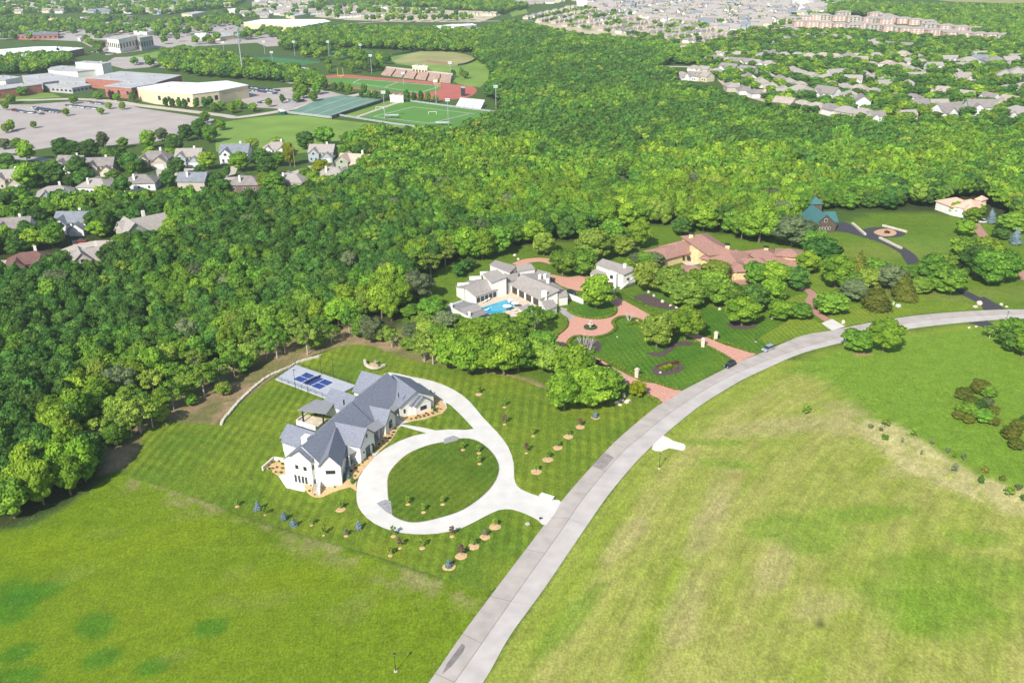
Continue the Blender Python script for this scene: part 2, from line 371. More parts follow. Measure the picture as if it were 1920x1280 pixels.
    L(noise(3.5, 5), bp.inputs["Height"]); L(bp.outputs[0], b.inputs["Normal"])
    MATS[name] = m; return m
me.materials.append(grass_mat("meadow_ground", attr="soil"))
tag(obj("ground", me), None, None, None, 'structure')

# ------------------------------------------------------------------ lawns, drives, road
A1 = grass_mat("lawn_estate", GR['lawn']*1.0, stripes=[(RAD(4), 3.0, .12), (RAD(-56), 4.4, .05)])
A2 = grass_mat("lawn_island", (.068, .128, .011), stripes=[(RAD(33), 2.4, .09), (RAD(-40), 2.4, .03)])
A3 = grass_mat("lawn_villa", (.058, .140, .012), stripes=[(RAD(-12), 2.0, .10), (RAD(62), 2.4, .05)])
A4 = grass_mat("lawn_east", (.115, .190, .018), stripes=[(RAD(-8), 1.9, .13)])
sheet("lawn", LAWN_A, A1, .03, smooth=3)
conc = mat("pale_concrete", S((204,200,192)), .85, .05, .25)
roadc = mat("road_concrete", (.425, .375, .335), .85, .09, .22); roadc2 = mat("road_concrete_light", (.48, .44, .405), .85, .07, .22)
joint = mat("joint_dark", (.22, .19, .17), .9)
sheet("road", WL+WS[::-1], roadc, .05, world=True)
sheet("road", WS+WR_[::-1], roadc2, .055, world=True)
ribbon("road_joint", WS, .13, joint, .075, px=False)
def between(A, B, k0, k1, nm, m, off):    # a crossing joint or a patch between two edges
    sheet(nm, [A[k0], B[k0], B[k1], A[k1]], m, off, world=True)
for k in range(7, len(WL)-2, 5):
    a = Vector(WL[k]); j = min(range(len(WS)), key=lambda i: (Vector(WS[i])-a).length); b = Vector(WS[j])
    d = (b-a).normalized(); n_ = Vector((-d.y, d.x))*.055
    sheet("road_joint", [tuple(a+n_), tuple(a-n_), tuple(b-n_), tuple(b+n_)], joint, .08, world=True)
    if k % 2:
        j = min(range(len(WR_)), key=lambda i: (Vector(WR_[i])-b).length); c = Vector(WR_[j]); d = (c-b).normalized(); n_ = Vector((-d.y, d.x))*.05
        sheet("road_joint", [tuple(c+n_), tuple(c-n_), tuple(b-n_), tuple(b+n_)], mat("joint_light", (.33, .31, .29)), .08, world=True)
sheet("road_patch", [(1110,873),(1134,848),(1152,858),(1130,881)], mat("road_patch", (.29, .25, .23), .9), .085)
sheet("road_shadow_patch", [(829,1263),(838,1244),(850,1228),(866,1206),(872,1211),(868,1222),(857,1236),(845,1250)], mat("road_shadow_patch", (.21, .19, .18), .9), .085)  # shadow patch on the road, painted in as a dark grey sheet
drive = [(1052,941),(1036,937),(1010,930),(985,921),(970,911),(964,895),(963,868),(953,838),(932,810),(905,782),(880,752),(850,730),(810,714),(770,706),(730,698),(715,708),(700,740),(690,800),(676,862),(684,875),(673,895),(669,915),(669,940),(678,960),(700,980),(735,995),(775,1001),(820,1000),(865,990),(905,970),(935,956),(960,955),(985,963),(1009,975),(1024,984)]
sheet("driveway", drive, conc, .06, smooth=2)
isl = [(727,918),(728,893),(740,873),(765,851),(800,836),(832,829),(869,822),(897,828),(922,848),(935,873),(930,899),(908,927),(869,955),(827,970),(784,979),(756,976),(733,963),(729,940)]
kerbm = mat("kerb_grey", (.36, .35, .33))  # even grey of the kerb rim around the island lawn
sheet("kerb", [(u+(u-830)*.008, v+(v-900)*.008) for u, v in isl], kerbm, .12, smooth=3)
sheet("lawn", isl, A2, .17, smooth=3)
sheet("lawn", [(752,795),(772,790),(795,787),(830,775),(838,765),(836,755),(845,760),(866,780),(888,804),(872,806),(840,805),(817,807),(795,802)], A1, .12)
sheet("lawn", [(700,858),(712,846),(732,828),(747,803),(752,799),(799,812),(775,817),(748,827),(722,841)], A1, .12)
bed = mat("bark_mulch_tan", S((202,168,122)), .95, .16, 2.2)
dark = mat("dark_mulch", S((88,74,70)), .95, .2, 2.0)
sheet("mulch_bed", [(496,877),(517,861),(549,862),(552,884),(522,892)], bed, .06)
sheet("mulch_bed", [(575,895),(572,915),(582,929),(600,933),(620,925),(640,918),(657,914),(669,921),(668,905),(677,886),(701,857),(690,850),(660,860),(640,880)], bed, .12, smooth=3)
sheet("mulch_bed", [(700,850),(712,846),(730,830),(744,805),(752,794),(737,795),(720,812),(702,834)], bed, .135)
sheet("mulch_bed", [(750,787),(772,790),(795,786),(828,775),(836,764),(824,747),(812,740),(806,760),(775,778),(752,780)], bed, .135, smooth=3)
sheet("mulch_bed", [(832,833),(833,823),(850,817),(861,821),(858,826)], mat("grey_gravel", (.33,.33,.33), .95, .3, 3), .19)
sheet("mulch_bed", [(706,944),(722,937),(733,940),(735,965),(726,962)], MATS["grey_gravel"], .19)
# brick drives of the white villa
brick = mat("pink_brick_paving", S((204,156,136)), .9, .10, 1.3, col2=S((184,132,114)))
pave = mat("brown_paving", S((170,130,115)), .9, .12, 1.1)
blk = mat("black_asphalt", (.055, .052, .062), .9, .1, .8)
plaza = [(1039,638),(1046,626),(1058,618),(1064,606),(1060,592),(1050,583),(1062,578),(1082,592),(1117,596),(1147,588),(1156,577),(1140,562),(1152,555),(1185,572),(1222,592),(1245,604),(1230,612),(1200,597),(1165,595),(1150,604),(1155,617),(1138,629),(1112,634),(1080,632),(1067,641),(1068,652),(1052,656)]
sheet("brick_drive", plaza, brick, .05, smooth=3)
ribbon("brick_drive", [(1052,648),(1075,662),(1105,672),(1140,693),(1175,711),(1215,730),(1258,747)], 5.2, brick, .055)
sheet("brick_drive", [(1205,716),(1252,722),(1278,733),(1243,755),(1222,735)], brick, .058)
ribbon("brick_drive", [(1225,598),(1260,609),(1305,630),(1350,650),(1400,671)], 5.0, brick, .06)
sheet("brick_drive", [(1340,655),(1372,647),(1418,664),(1382,680)], brick, .063)
sheet("brick_drive", [(1030,515),(1065,520),(1100,516),(1106,530),(1096,546),(1052,536)], brick, .05, smooth=3)
ribbon("brick_drive", [(968,497),(990,489),(1022,488),(1060,500)], 5.5, brick, .05)
sheet("stone_walk", [(1045,580),(1054,576),(1083,592),(1066,600)], mat("grey_paving", (.36,.33,.31)), .07)
sheet("lawn", [(1062,581),(1085,572),(1120,565),(1145,568),(1153,579),(1140,589),(1117,593),(1085,591)], A3, .07, smooth=3)
sheet("lawn", [(1068,654),(1072,642),(1090,637),(1115,638),(1142,632),(1158,618),(1153,606),(1165,598),(1200,600),(1235,615),(1300,637),(1376,679),(1330,705),(1277,732),(1240,722),(1170,695),(1130,675),(1100,667)], A3, .045)
sheet("lawn", [(1150,550),(1200,570),(1260,598),(1320,625),(1418,660),(1470,640),(1556,616),(1530,600),(1400,590),(1300,570),(1230,545)], A3, .04)
sheet("lawn", [(1480,600),(1520,596),(1560,617),(1505,629),(1440,650),(1425,632)], A4, .05)
sheet("lawn", [(1545,585),(1600,570),(1680,560),(1720,556),(1850,575),(1838,580),(1740,587),(1652,599),(1575,614)], A4, .05)
sheet("lawn", [(1470,560),(1522,548),(1545,560),(1525,570),(1530,588),(1480,596)], A4, .05)
sheet("lawn", [(1500,530),(1530,500),(1570,540),(1545,556)], A4, .045)
sheet("mulch_bed", [(1182,560),(1195,553),(1215,552),(1235,560),(1260,572),(1275,582),(1250,580),(1205,570)], dark, .07, smooth=3)
sheet("mulch_bed", [(1222,694),(1232,684),(1250,678),(1270,680),(1284,688),(1275,697),(1250,704),(1230,703)], dark, .09, smooth=3)
sheet("mulch_bed", [(1072,650),(1080,640),(1110,637),(1128,645),(1122,660),(1095,660)], dark, .09, smooth=3)
sheet("mulch_bed", [(1212,660),(1240,660),(1262,642),(1292,640),(1300,648),(1270,650),(1245,668),(1222,667)], dark, .09, smooth=3)
sheet("mulch_bed", [(1362,608),(1390,600),(1420,606),(1410,616),(1380,617)], dark, .09, smooth=3)
# villa of terracotta, lodge and the east drives
ribbon("brown_walk", [(1488,535),(1512,543),(1524,553),(1518,566),(1524,580),(1548,598),(1572,612)], 3.6, pave, .07)
sheet("brown_walk", [(1540,606),(1560,598),(1585,612),(1560,620)], conc, .075)
ribbon("black_drive", [(1565,422),(1600,432),(1640,446),(1670,458),(1700,475),(1712,490)], 6.0, blk, .05)
sheet("black_drive", [(1560,420),(1582,416),(1620,430),(1640,440),(1625,447),(1590,437),(1560,432)], blk, .055)
sheet("black_drive", [(1620,430),(1650,426),(1685,430),(1698,438),(1688,444),(1660,446),(1635,450),(1625,444)], blk, .057, smooth=3)
sheet("gravel_round", [(1638,436),(1650,430),(1670,430),(1681,436),(1675,442),(1655,443)], mat("tan_gravel", S((190,155,125)), .95, .1, 2), .075, smooth=3)
ribbon("black_drive", [(1700,478),(1716,500),(1745,520),(1790,540),(1830,560),(1868,580)], 5.0, blk, .06)
sheet("black_drive", [(1830,560),(1845,556),(1885,579),(1845,582)], blk, .062)
sheet("black_drive", [(1815,605),(1850,601),(1862,608),(1880,622),(1925,640),(1915,650),(1870,630),(1840,612)], blk, .06)
ribbon("brown_walk", [(1826,418),(1838,435),(1858,458),(1872,475),(1900,500),(1925,525)], 5.0, pave, .05)
sheet("rubble_patch", [(1222,842),(1232,822),(1243,816),(1262,826),(1282,832),(1285,838),(1280,845),(1255,840),(1240,846)], mat("pale_rubble", (.72,.68,.58), .95, .12, 3), .05, smooth=2)
# ------------------------------------------------------------------ foliage
def leaf_mat(name, dark_, light_, rnd=.25, hue=.014, far=False):
    m = bpy.data.materials.new(name); m.use_nodes = True; t = m.node_tree; N = t.nodes.new; L = t.links.new
    out = t.nodes["Material Output"]; b = t.nodes["Principled BSDF"]; b.inputs["Roughness"].default_value = .75; b.inputs["Specular IOR Level"].default_value = .12
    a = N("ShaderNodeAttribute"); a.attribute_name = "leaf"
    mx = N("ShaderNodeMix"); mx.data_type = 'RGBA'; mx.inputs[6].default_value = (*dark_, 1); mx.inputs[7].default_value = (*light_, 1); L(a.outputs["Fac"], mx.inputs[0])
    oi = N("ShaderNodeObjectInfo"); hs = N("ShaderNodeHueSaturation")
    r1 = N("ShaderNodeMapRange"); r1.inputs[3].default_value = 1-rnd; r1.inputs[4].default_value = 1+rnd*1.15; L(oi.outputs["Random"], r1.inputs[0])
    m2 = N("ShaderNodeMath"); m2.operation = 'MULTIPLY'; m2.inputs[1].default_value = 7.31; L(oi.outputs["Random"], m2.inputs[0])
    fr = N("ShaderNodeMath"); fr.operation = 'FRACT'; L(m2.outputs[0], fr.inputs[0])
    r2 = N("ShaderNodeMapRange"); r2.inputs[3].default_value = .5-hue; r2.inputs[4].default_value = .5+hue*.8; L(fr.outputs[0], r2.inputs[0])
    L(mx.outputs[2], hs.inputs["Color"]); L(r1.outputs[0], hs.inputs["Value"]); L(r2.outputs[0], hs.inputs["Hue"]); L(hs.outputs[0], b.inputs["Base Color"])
    tr = N("ShaderNodeBsdfTranslucent"); L(hs.outputs[0], tr.inputs["Color"]); ms = N("ShaderNodeMixShader"); ms.inputs[0].default_value = .28
    L(b.outputs[0], ms.inputs[1]); L(tr.outputs[0], ms.inputs[2]); L(ms.outputs[0], out.inputs["Surface"])
    MATS[name] = m; return m
def crown_mesh(name, seed, H_, Wd, m, nl=16, cards=2000, cs=.55, z0=.22, shape='round', flat_=1.0, core=True):
    """leaf-sized faces spread over overlapping limbs' clumps; origin at the ground"""
    g = np.random.default_rng(seed); lum = []
    for i in range(nl):
        if shape == 'cone':
            t = (i+.5)/nl; z = z0*H_+t*(1-z0)*H_*.93; rad = Wd/2*(1-t)**.85+.1; a = i*2.4; r = rad*.35*g.random(); lr = rad*.78+.12
        elif shape == 'column':
            t = (i+.5)/nl; z = z0*H_+t*(1-z0)*H_*.9; rad = Wd/2*min(1, 1.7*(1-t)+.12); a = i*2.4; r = rad*.25; lr = rad*.85+.05
        else:
            a = i*2.39996+g.random()*.6; q = ((i+.5)/nl); el = math.asin(1-1.86*q)
            r = Wd/2*.63*cos(el)*(.8+.35*g.random()); z = H_*(z0+(1-z0)*.5)+H_*(1-z0)*.5*(.66 if el > 0 else .80)*sin(el)*(.9+.22*g.random()); lr = Wd*.5*(.30+.20*g.random())
            if shape == 'open': lr *= .66; r *= 1.12
        lum.append((r*cos(a), r*sin(a), z, lr, lr*(.80 if shape in ('round', 'open') else 1.0)*flat_, .35+.65*g.random() if False else g.random()))
    if shape in ('round',): lum.append((0, 0, H_*(z0+(1-z0)*.5), Wd*.36, H_*(1-z0)*.36, .2))
    A = np.array(lum); ws = A[:, 3]**2; pick = g.choice(len(A), cards, p=ws/ws.sum())
    d = g.normal(size=(cards, 3)); d[:, 2] = np.abs(d[:, 2])*.9+d[:, 2]*.35; d /= np.linalg.norm(d, axis=1)[:, None]
    Lp = A[pick]; rad = .82+.28*g.random(cards)
    C_ = np.stack([Lp[:, 0]+d[:, 0]*Lp[:, 3]*rad, Lp[:, 1]+d[:, 1]*Lp[:, 3]*rad, Lp[:, 2]+d[:, 2]*Lp[:, 4]*rad], 1)
    keep = np.ones(cards, bool)
    for l in lum:
        q = ((C_[:, 0]-l[0])/l[3])**2+((C_[:, 1]-l[1])/l[3])**2+((C_[:, 2]-l[2])/l[4])**2; keep &= q > .52
    C_, d, pick = C_[keep], d[keep], pick[keep]; n = len(C_)
    nn = d+g.normal(size=(n, 3))*.42; nn /= np.linalg.norm(nn, axis=1)[:, None]
    t1 = np.cross(nn, g.normal(size=(n, 3))); t1 /= np.linalg.norm(t1, axis=1)[:, None]; t2 = np.cross(nn, t1)
    s1 = cs*(.6+.8*g.random(n))[:, None]*.5; s2 = cs*(.6+.8*g.random(n))[:, None]*.5
    V_ = np.stack([C_-t1*s1-t2*s2*.6, C_+t1*s1*.7-t2*s2, C_+t1*s1+t2*s2*.7, C_-t1*s1*.6+t2*s2], 1).reshape(-1, 3)
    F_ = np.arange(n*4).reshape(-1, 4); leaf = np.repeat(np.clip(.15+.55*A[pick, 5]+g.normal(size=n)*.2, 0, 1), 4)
    Vl, Fl, Ll = [V_], [list(map(tuple, F_))], [leaf]; k = len(V_)
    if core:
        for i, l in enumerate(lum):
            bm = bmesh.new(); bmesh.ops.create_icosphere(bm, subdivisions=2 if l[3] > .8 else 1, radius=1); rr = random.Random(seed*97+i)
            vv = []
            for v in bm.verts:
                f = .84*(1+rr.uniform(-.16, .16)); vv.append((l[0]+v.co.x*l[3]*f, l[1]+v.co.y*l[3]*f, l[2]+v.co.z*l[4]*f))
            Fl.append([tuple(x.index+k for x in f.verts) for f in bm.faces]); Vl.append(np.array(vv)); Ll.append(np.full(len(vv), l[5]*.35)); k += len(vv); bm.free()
    V_ = np.concatenate(Vl); F_ = sum(Fl, []); V_[:, 2] = np.maximum(V_[:, 2], .12)
    me = bpy.data.meshes.new(name); me.from_pydata(V_.tolist(), [], F_); me.materials.append(m)
    at = me.attributes.new("leaf", 'FLOAT', 'POINT'); at.data.foreach_set("value", np.concatenate(Ll).astype(np.float32)); me.update(); return me
barkm = mat("bark", (.17, .13, .095), .95, .2, 3); barkp = mat("pale_bark", (.42, .37, .31), .9, .2, 3)
def trunk_mesh(name, seed, H_, Wd, m, r=.28, top=.62, limbs=5):
    rr = random.Random(seed); mb = MB(); tp = Vector((rr.uniform(-.3, .3), rr.uniform(-.3, .3), H_*top)); md = Vector((0, 0, H_*.28))
    mb.tube((0, 0, -.4), md, r*1.25, r*.95, 7); mb.tube(md, tp, r*.95, r*.35, 6)
    for i in range(limbs):
        a = i*2.4+rr.random(); s = md.lerp(tp, rr.uniform(0, .7)); e = Vector((cos(a)*Wd*.34, sin(a)*Wd*.34, H_*rr.uniform(.5, .8)))
        mid = s.lerp(e, .5)+Vector((0, 0, .4)); mb.tube(s, mid, r*.5, r*.32, 5); mb.tube(mid, e, r*.32, r*.1, 5)
    return mesh_np(name, mb.V, mb.F, m)
LM = dict(
 bright=leaf_mat("leaf_bright", (.104,.210,.016), (.330,.490,.038)),
 mid=leaf_mat("leaf_mid", (.070,.170,.018), (.235,.410,.040)),
 dark=leaf_mat("leaf_dark", (.036,.104,.018), (.130,.265,.040)),
 pale=leaf_mat("leaf_pale", (.130,.215,.026), (.340,.455,.060)),
 grey=leaf_mat("leaf_grey_green", (.095,.135,.055), (.215,.270,.115)),
 yellow=leaf_mat("leaf_yellow", (.170,.230,.006), (.380,.420,.012)),
 olive=leaf_mat("leaf_cedar_olive", (.090,.115,.014), (.240,.255,.038)),
 blue=leaf_mat("leaf_blue_spruce", (.120,.190,.200), (.300,.390,.400), .12, .01),
 purple=leaf_mat("leaf_purple", (.040,.022,.024), (.120,.060,.060), .2),
 hedge=leaf_mat("leaf_hedge", (.060,.110,.010), (.170,.240,.022), .1),
 sapb=leaf_mat("leaf_sapling", (.130,.230,.025), (.290,.420,.050), .1),
 sapg=leaf_mat("leaf_sapling_grey", (.150,.190,.090), (.300,.340,.180), .1),
 sapp=leaf_mat("leaf_sapling_purple", (.150,.085,.075), (.280,.160,.130), .1),
 red=leaf_mat("leaf_red", (.10,.02,.02), (.28,.07,.05), .1))
PR = {}
def proto(key, H_, Wd, tone, shape='round', nv=3, **k):
    tm = k.pop('tm', barkm); tr = k.pop('tr', .28); lim = k.pop('limbs', 5)
    PR[key] = [(crown_mesh(key+"_crown", hash_(key)+i*13, H_, Wd, LM[tone], shape=shape, **k), trunk_mesh(key+"_trunk", hash_(key)+i, H_, Wd, tm, r=tr, limbs=lim), H_, Wd) for i in range(nv)]
def hash_(s): return sum((i+1)*ord(c) for i, c in enumerate(s)) % 9973
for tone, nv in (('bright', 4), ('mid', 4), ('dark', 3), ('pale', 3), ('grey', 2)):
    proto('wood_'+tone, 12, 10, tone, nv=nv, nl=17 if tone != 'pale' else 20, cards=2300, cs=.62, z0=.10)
proto('wood_olive', 12, 10, 'olive', nv=2, nl=17, cards=2300, cs=.62, z0=.05)
proto('yellow', 6, 6, 'yellow', nv=2, nl=12, cards=1500, cs=.36, z0=.08)
proto('cedar', 11, 9, 'olive', 'cone', nv=3, nl=12, cards=1900, cs=.45, z0=.03)
proto('spruce', 8, 6.5, 'blue', 'cone', nv=2, nl=12, cards=1600, cs=.36, z0=.03)
proto('open', 12, 10, 'pale', 'open', nv=3, nl=18, cards=1500, cs=.5, z0=.30, tm=barkp, tr=.24, limbs=9, core=False)
proto('openg', 12, 10, 'mid', 'open', nv=3, nl=18, cards=1600, cs=.5, z0=.30, tm=barkp, tr=.26, limbs=9, core=False)
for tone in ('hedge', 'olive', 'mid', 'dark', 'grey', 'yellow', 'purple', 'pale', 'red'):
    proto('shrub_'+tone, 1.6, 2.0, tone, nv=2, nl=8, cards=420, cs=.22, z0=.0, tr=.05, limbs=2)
proto('column', 4, 1.3, 'dark', 'column', nv=1, nl=8, cards=500, cs=.2, z0=.02, tr=.06, limbs=0)
for tone, tm_ in (('bright', 'sapb'), ('purple', 'sapp'), ('grey', 'sapg'), ('mid', 'sapb')):
    proto('sap_'+tone, 3.0, 1.7, tm_, 'open', nv=2, nl=9, cards=520, cs=.32, z0=.22, tr=.05, limbs=4, core=False)
proto('baby_spruce', 2.3, 1.5, 'blue', 'cone', nv=2, nl=8, cards=420, cs=.2, z0=.02, tr=.05, limbs=0)
TREE_XY = []
def plant(kind, u, v, h, wd, name, label, cat, group=None, pos=None, lean=0, trunk=True):
    p = P(u, v) if pos is None else Vector((*pos, H(*pos))); cr, tk, H0, W0 = R.choice(PR[kind])
    o = bpy.data.objects.new(name, None); LK(o); o.location = p; o.rotation_euler = (lean, 0, R.uniform(0, 6.28)); o.scale = (wd/W0, wd/W0*R.uniform(.92, 1.08), h/H0)
    tag(o, shortlab(label), cat, group); c = obj('crown', cr, o)
    if trunk: obj('trunk', tk, o)
    TREE_XY.append((p.x, p.y, wd)); return o
def shortlab(l):
    w_ = l.split(); return ' '.join(w_[:16])

# -- trees of the gardens: kind, u, v of the base, height, width, label
T = [
('wood_bright',1118,578,13,12,'big round bright green tree on the hedged oval before the white villa'),
('wood_mid',1055,517,12,11,'round green tree left of the two beside the villa courtyard'),
('wood_mid',1090,516,12,11,'darker round tree beside the villa courtyard, next to the small annexe'),
('wood_pale',1112,490,15,14,'broad yellow green tree behind the villa courtyard'),
('wood_bright',878,490,15,11,'tall bright green tree left behind the white villa'),
('wood_bright',905,488,14,10,'bright green tree behind the left wing of the white villa'),
('wood_mid',935,478,13,11,'green tree directly behind the white villa roof'),
('wood_pale',1020,480,11,9,'pale tree behind the curve of the upper brick drive'),
('open',835,500,11,9,'grey leafless-looking tree left of the white villa'),
('open',808,520,11,9,'thin greyish tree standing in the wood edge left of the villa'),
('wood_grey',785,565,12,11,'grey green tree at the dark wood edge left of the villa'),
('wood_mid',812,600,9,9,'low green tree beside the pale boulder left of the pool terrace'),
('wood_grey',835,625,8,9,'grey green bushy tree below the pool terrace'),
('wood_pale',800,640,8,8,'pale loose tree at the lawn edge behind the farmhouse'),
('open',796,678,11,9,'pale-trunked open tree at the lawn edge, left one of the pair'),
('open',812,683,10,9,'pale-trunked open tree at the lawn edge, right one of the pair'),
('wood_bright',850,690,13,11,'yellow green tree at the left end of the big clump below the pool'),
('wood_bright',880,703,14,11,'bright tree in front of the big clump below the pool'),
('wood_bright',912,698,13,11,'bright tree in the middle of the big clump below the pool'),
('wood_bright',945,704,15,12,'tallest bright tree of the big clump below the pool'),
('wood_mid',972,698,13,10,'greener tree right of the middle in the clump below the pool'),
('wood_mid',1000,690,11,9,'green tree at the right end of the clump below the pool'),
('wood_bright',890,655,10,10,'bright tree directly below the low terrace wall by the pool'),
('wood_bright',930,645,9,9,'bright tree touching the pool edge'),
('wood_mid',965,650,9,9,'green tree below the white parasols'),
('openg',1003,630,12,8,'slender open tree with a pale trunk right of the pool'),
('wood_mid',1015,665,9,9,'green tree between the clump and the brick plaza'),
('wood_pale',1035,700,10,10,'pale olive tree behind the three round trees by the brick drive'),
('wood_bright',1058,770,13,11,'leftmost of the three round trees where the brick drive meets the lawn'),
('wood_bright',1075,725,14,12,'hindmost of the three round trees by the lower brick drive'),
('wood_bright',1105,762,13,13,'middle one of the three round trees by the lower brick drive'),
('wood_mid',1138,752,11,10,'right round tree beside the lower stone gate piers'),
('wood_grey',1194,500,6,8,'low silvery tree behind the white annexe'),
('wood_grey',1225,503,7,8,'silvery bush tree left of the terracotta villa'),
('wood_pale',1213,546,12.5,10.5,'pale willowy tree above the dark mulch bed'),
('wood_pale',1255,556,12,12,'broad pale tree between the mulch bed and terracotta villa'),
('wood_pale',1287,576,11,13,'wide pale tree in front of the terracotta villa, nearest the lawn'),
('wood_mid',1338,572,14,12,'tall dark green tree before the terracotta villa door'),
('wood_pale',1342,528,9,11,'light feathery tree in front of the terracotta villa middle'),
('wood_bright',1303,540,8,7,'small bright tree in front of the terracotta villa left wing'),
('wood_mid',1374,578,10,10,'green tree right of the terracotta villa entrance court'),
('wood_bright',1390,610,11,11,'round bright tree standing forward on the striped lawn'),
('wood_dark',1413,588,12,9,'dark tree behind the round bright lawn tree'),
('wood_mid',1417,538,11,9,'green tree right of the terracotta villa forecourt'),
('wood_bright',1451,542,12,11,'bright tree close to the terracotta garage'),
('wood_bright',1445,574,12,10,'yellow green tree below the terracotta garage'),
('wood_dark',1491,544,10,9,'dark tree at the brown walk, left side'),
('wood_bright',1463,600,7.5,9,'bright bushy tree over the pale boulder by the brown walk'),
('wood_mid',1500,598,6.5,8,'low dark rounded tree at the lower brown walk'),
('wood_bright',1512,515,10.5,8.5,'bright round tree at the right end of the terracotta garage'),
('wood_mid',1556,586,8,12.5,'wide dark rounded tree right of the brown walk'),
('wood_pale',1231,652,12.5,10,'left pale tree of the pair inside the villa lawn'),
('wood_bright',1284,638,13,10,'right green tree of the pair inside the villa lawn'),
('wood_mid',1262,620,8,7,'small tree behind the pair on the villa lawn'),
('wood_bright',1198,467,14,9,'lone egg-shaped tree on the lawn left of the terracotta villa'),
('wood_bright',1318,434,14,14,'big bright tree behind the terracotta villa ridge'),
('wood_dark',1277,440,8,9,'low dark tree behind the terracotta villa left wing'),
('wood_bright',1423,455,17,15,'largest bright tree behind the terracotta villa'),
('wood_mid',1390,450,14,9,'narrow green tree left of the largest bright tree'),
('wood_grey',1485,462,14,19,'broad grey green tree between garage and green-roofed lodge'),
('wood_dark',1358,432,13,9,'dark tree behind the terracotta chimney'),
('wood_dark',1537,500,13,14,'dark broad tree before the green-roofed lodge'),
('wood_bright',1565,540,14,11,'layered bright tree right of the brown walk'),
('cedar',1608,523,13,8,'brownish cedar below the black drive'),
('cedar',1640,577,10,12,'wide olive cedar at the edge of the striped lawn'),
('wood_grey',1599,563,8,10,'grey green bush tree beside the wide olive cedar'),
('cedar',1693,560,11,10,'conical olive cedar at the end of the striped lawn'),
('wood_grey',1668,546,11,10,'silvery tree between the two olive cedars'),
('wood_mid',1640,522,8,12,'low green tree under the black drive'),
('wood_mid',1705,535,9,8,'green tree right behind the conical cedar'),
('wood_mid',1743,537,13,12,'green tree beside the reddish bare patch'),
('open',1766,525,11,9,'half-bare grey tree in the clump east of the cedars'),
('wood_mid',1782,553,12,11,'dark green tree overhanging the lower black drive'),
('wood_mid',1803,500,14,12,'leftmost crown of the massed oaks beside the lower black drive'),
('wood_dark',1828,520,14,13,'front crown of the massed oaks beside the lower black drive'),
('wood_mid',1852,533,14,13,'front right crown of the massed oaks near the road'),
('wood_mid',1880,530,13,11,'rightmost crown of the massed oaks near the road'),
('wood_bright',1845,498,13,12,'bright rear crown of the massed oaks'),
('wood_mid',1885,505,9,9,'small crown behind the massed oaks, at the right'),
('wood_dark',1876,448,5,7,'low dark shrubby tree left of the upright blue spruce'),
('wood_bright',1808,443,8,9,'bushy bright tree at the meadow end of the brown drive'),
('wood_bright',1822,418,8,8,'bright tree left of the white pickup'),
('wood_mid',1895,435,9,12,'green tree behind the upright blue spruce'),
('wood_mid',1607,660,8.5,9,'rounded dark tree at the road bend, left of the taller one'),
('wood_bright',1655,661,12.5,10.5,'taller bright tree at the road bend'),
('openg',1855,634,5,4.5,'little tree beside the lower black side drive'),
('wood_mid',1892,648,10,10,'dark green tree at the right frame edge below the road'),
('wood_bright',1917,668,11,9,'bright tree cut by the right edge below the road'),
('wood_dark',1900,660,9,9,'dark tree between the two at the right frame edge'),
]
for k, u, v, h, wd, lb in T:
    wd *= 1.22; h *= 1.08
    nm = 'cedar_tree' if k == 'cedar' else 'garden_tree'
    plant(k, u, v, h, wd, nm, lb, 'cedar' if k == 'cedar' else 'tree', 'trees of the villa gardens')
plant('spruce',1903,458,8.5,6.5,'blue_spruce','upright blue spruce beside the brown drive at the right','spruce','blue spruces by the brown drive')
plant('spruce',1860,420,8.5,5.5,'blue_spruce','leaning blue spruce behind the white pickup','spruce','blue spruces by the brown drive', lean=.25)
plant('yellow',1195,743,5.5,6,'golden_shrub','glowing yellow green shrub by the lower stone gate piers','shrub')
for u, v, h, wd, k, lb in [(775,600,7,8,'wood_mid','green tree at the wood corner left of the boulder'),(790,618,6,7,'wood_pale','pale bush tree under the pale boulder'),(815,575,5,6,'wood_mid','low tree left of the pool terrace'),(822,590,5,6,'wood_bright','bright bush tree against the terrace wall'),(850,612,5,7,'wood_mid','green bush tree under the terrace wall'),(868,622,6,8,'wood_bright','bright bush tree under the terrace corner'),(818,645,8,9,'wood_mid','green tree left of the clump below the pool'),(845,660,9,9,'wood_bright','bright tree behind the clump left end'),(905,625,7,8,'wood_bright','bright tree close below the pool'),(940,618,7,8,'wood_mid','green tree close below the parasols'),(985,612,6,7,'wood_bright','small bright tree right of the parasols'),(1030,600,4,5,'wood_mid','low tree at the villa right corner'),(860,520,6,5,'wood_dark','dark slim tree behind the villa left wing'),(870,512,6,5,'wood_dark','second dark slim tree behind the villa left wing'),(882,505,6,5,'wood_dark','third dark slim tree behind the villa left wing'),(960,462,12,10,'wood_mid','tree behind the upper drive bend'),(1000,458,12,11,'wood_bright','bright tree behind the upper drive bend'),(1150,460,13,12,'wood_mid','tree left of the lone lawn tree'),(1165,480,10,10,'wood_pale','pale tree right behind the annexe'),(1210,505,8,8,'wood_mid','tree between annexe and terracotta villa'),(1180,505,5,6,'wood_bright','bright low tree at the annexe stair'),(1588,545,9,9,'wood_mid','green tree left of the wide olive cedar'),(1625,540,9,9,'wood_pale','pale tree behind the olive cedars'),(1520,470,11,12,'wood_mid','tree left below the lodge'),(1760,548,8,9,'wood_mid','low green tree in the east clump'),(1725,550,7,8,'wood_pale','pale low tree by the conical cedar')]:
    plant(k, u, v, h, wd*1.15, 'garden_tree', lb, 'tree', 'trees of the villa gardens')
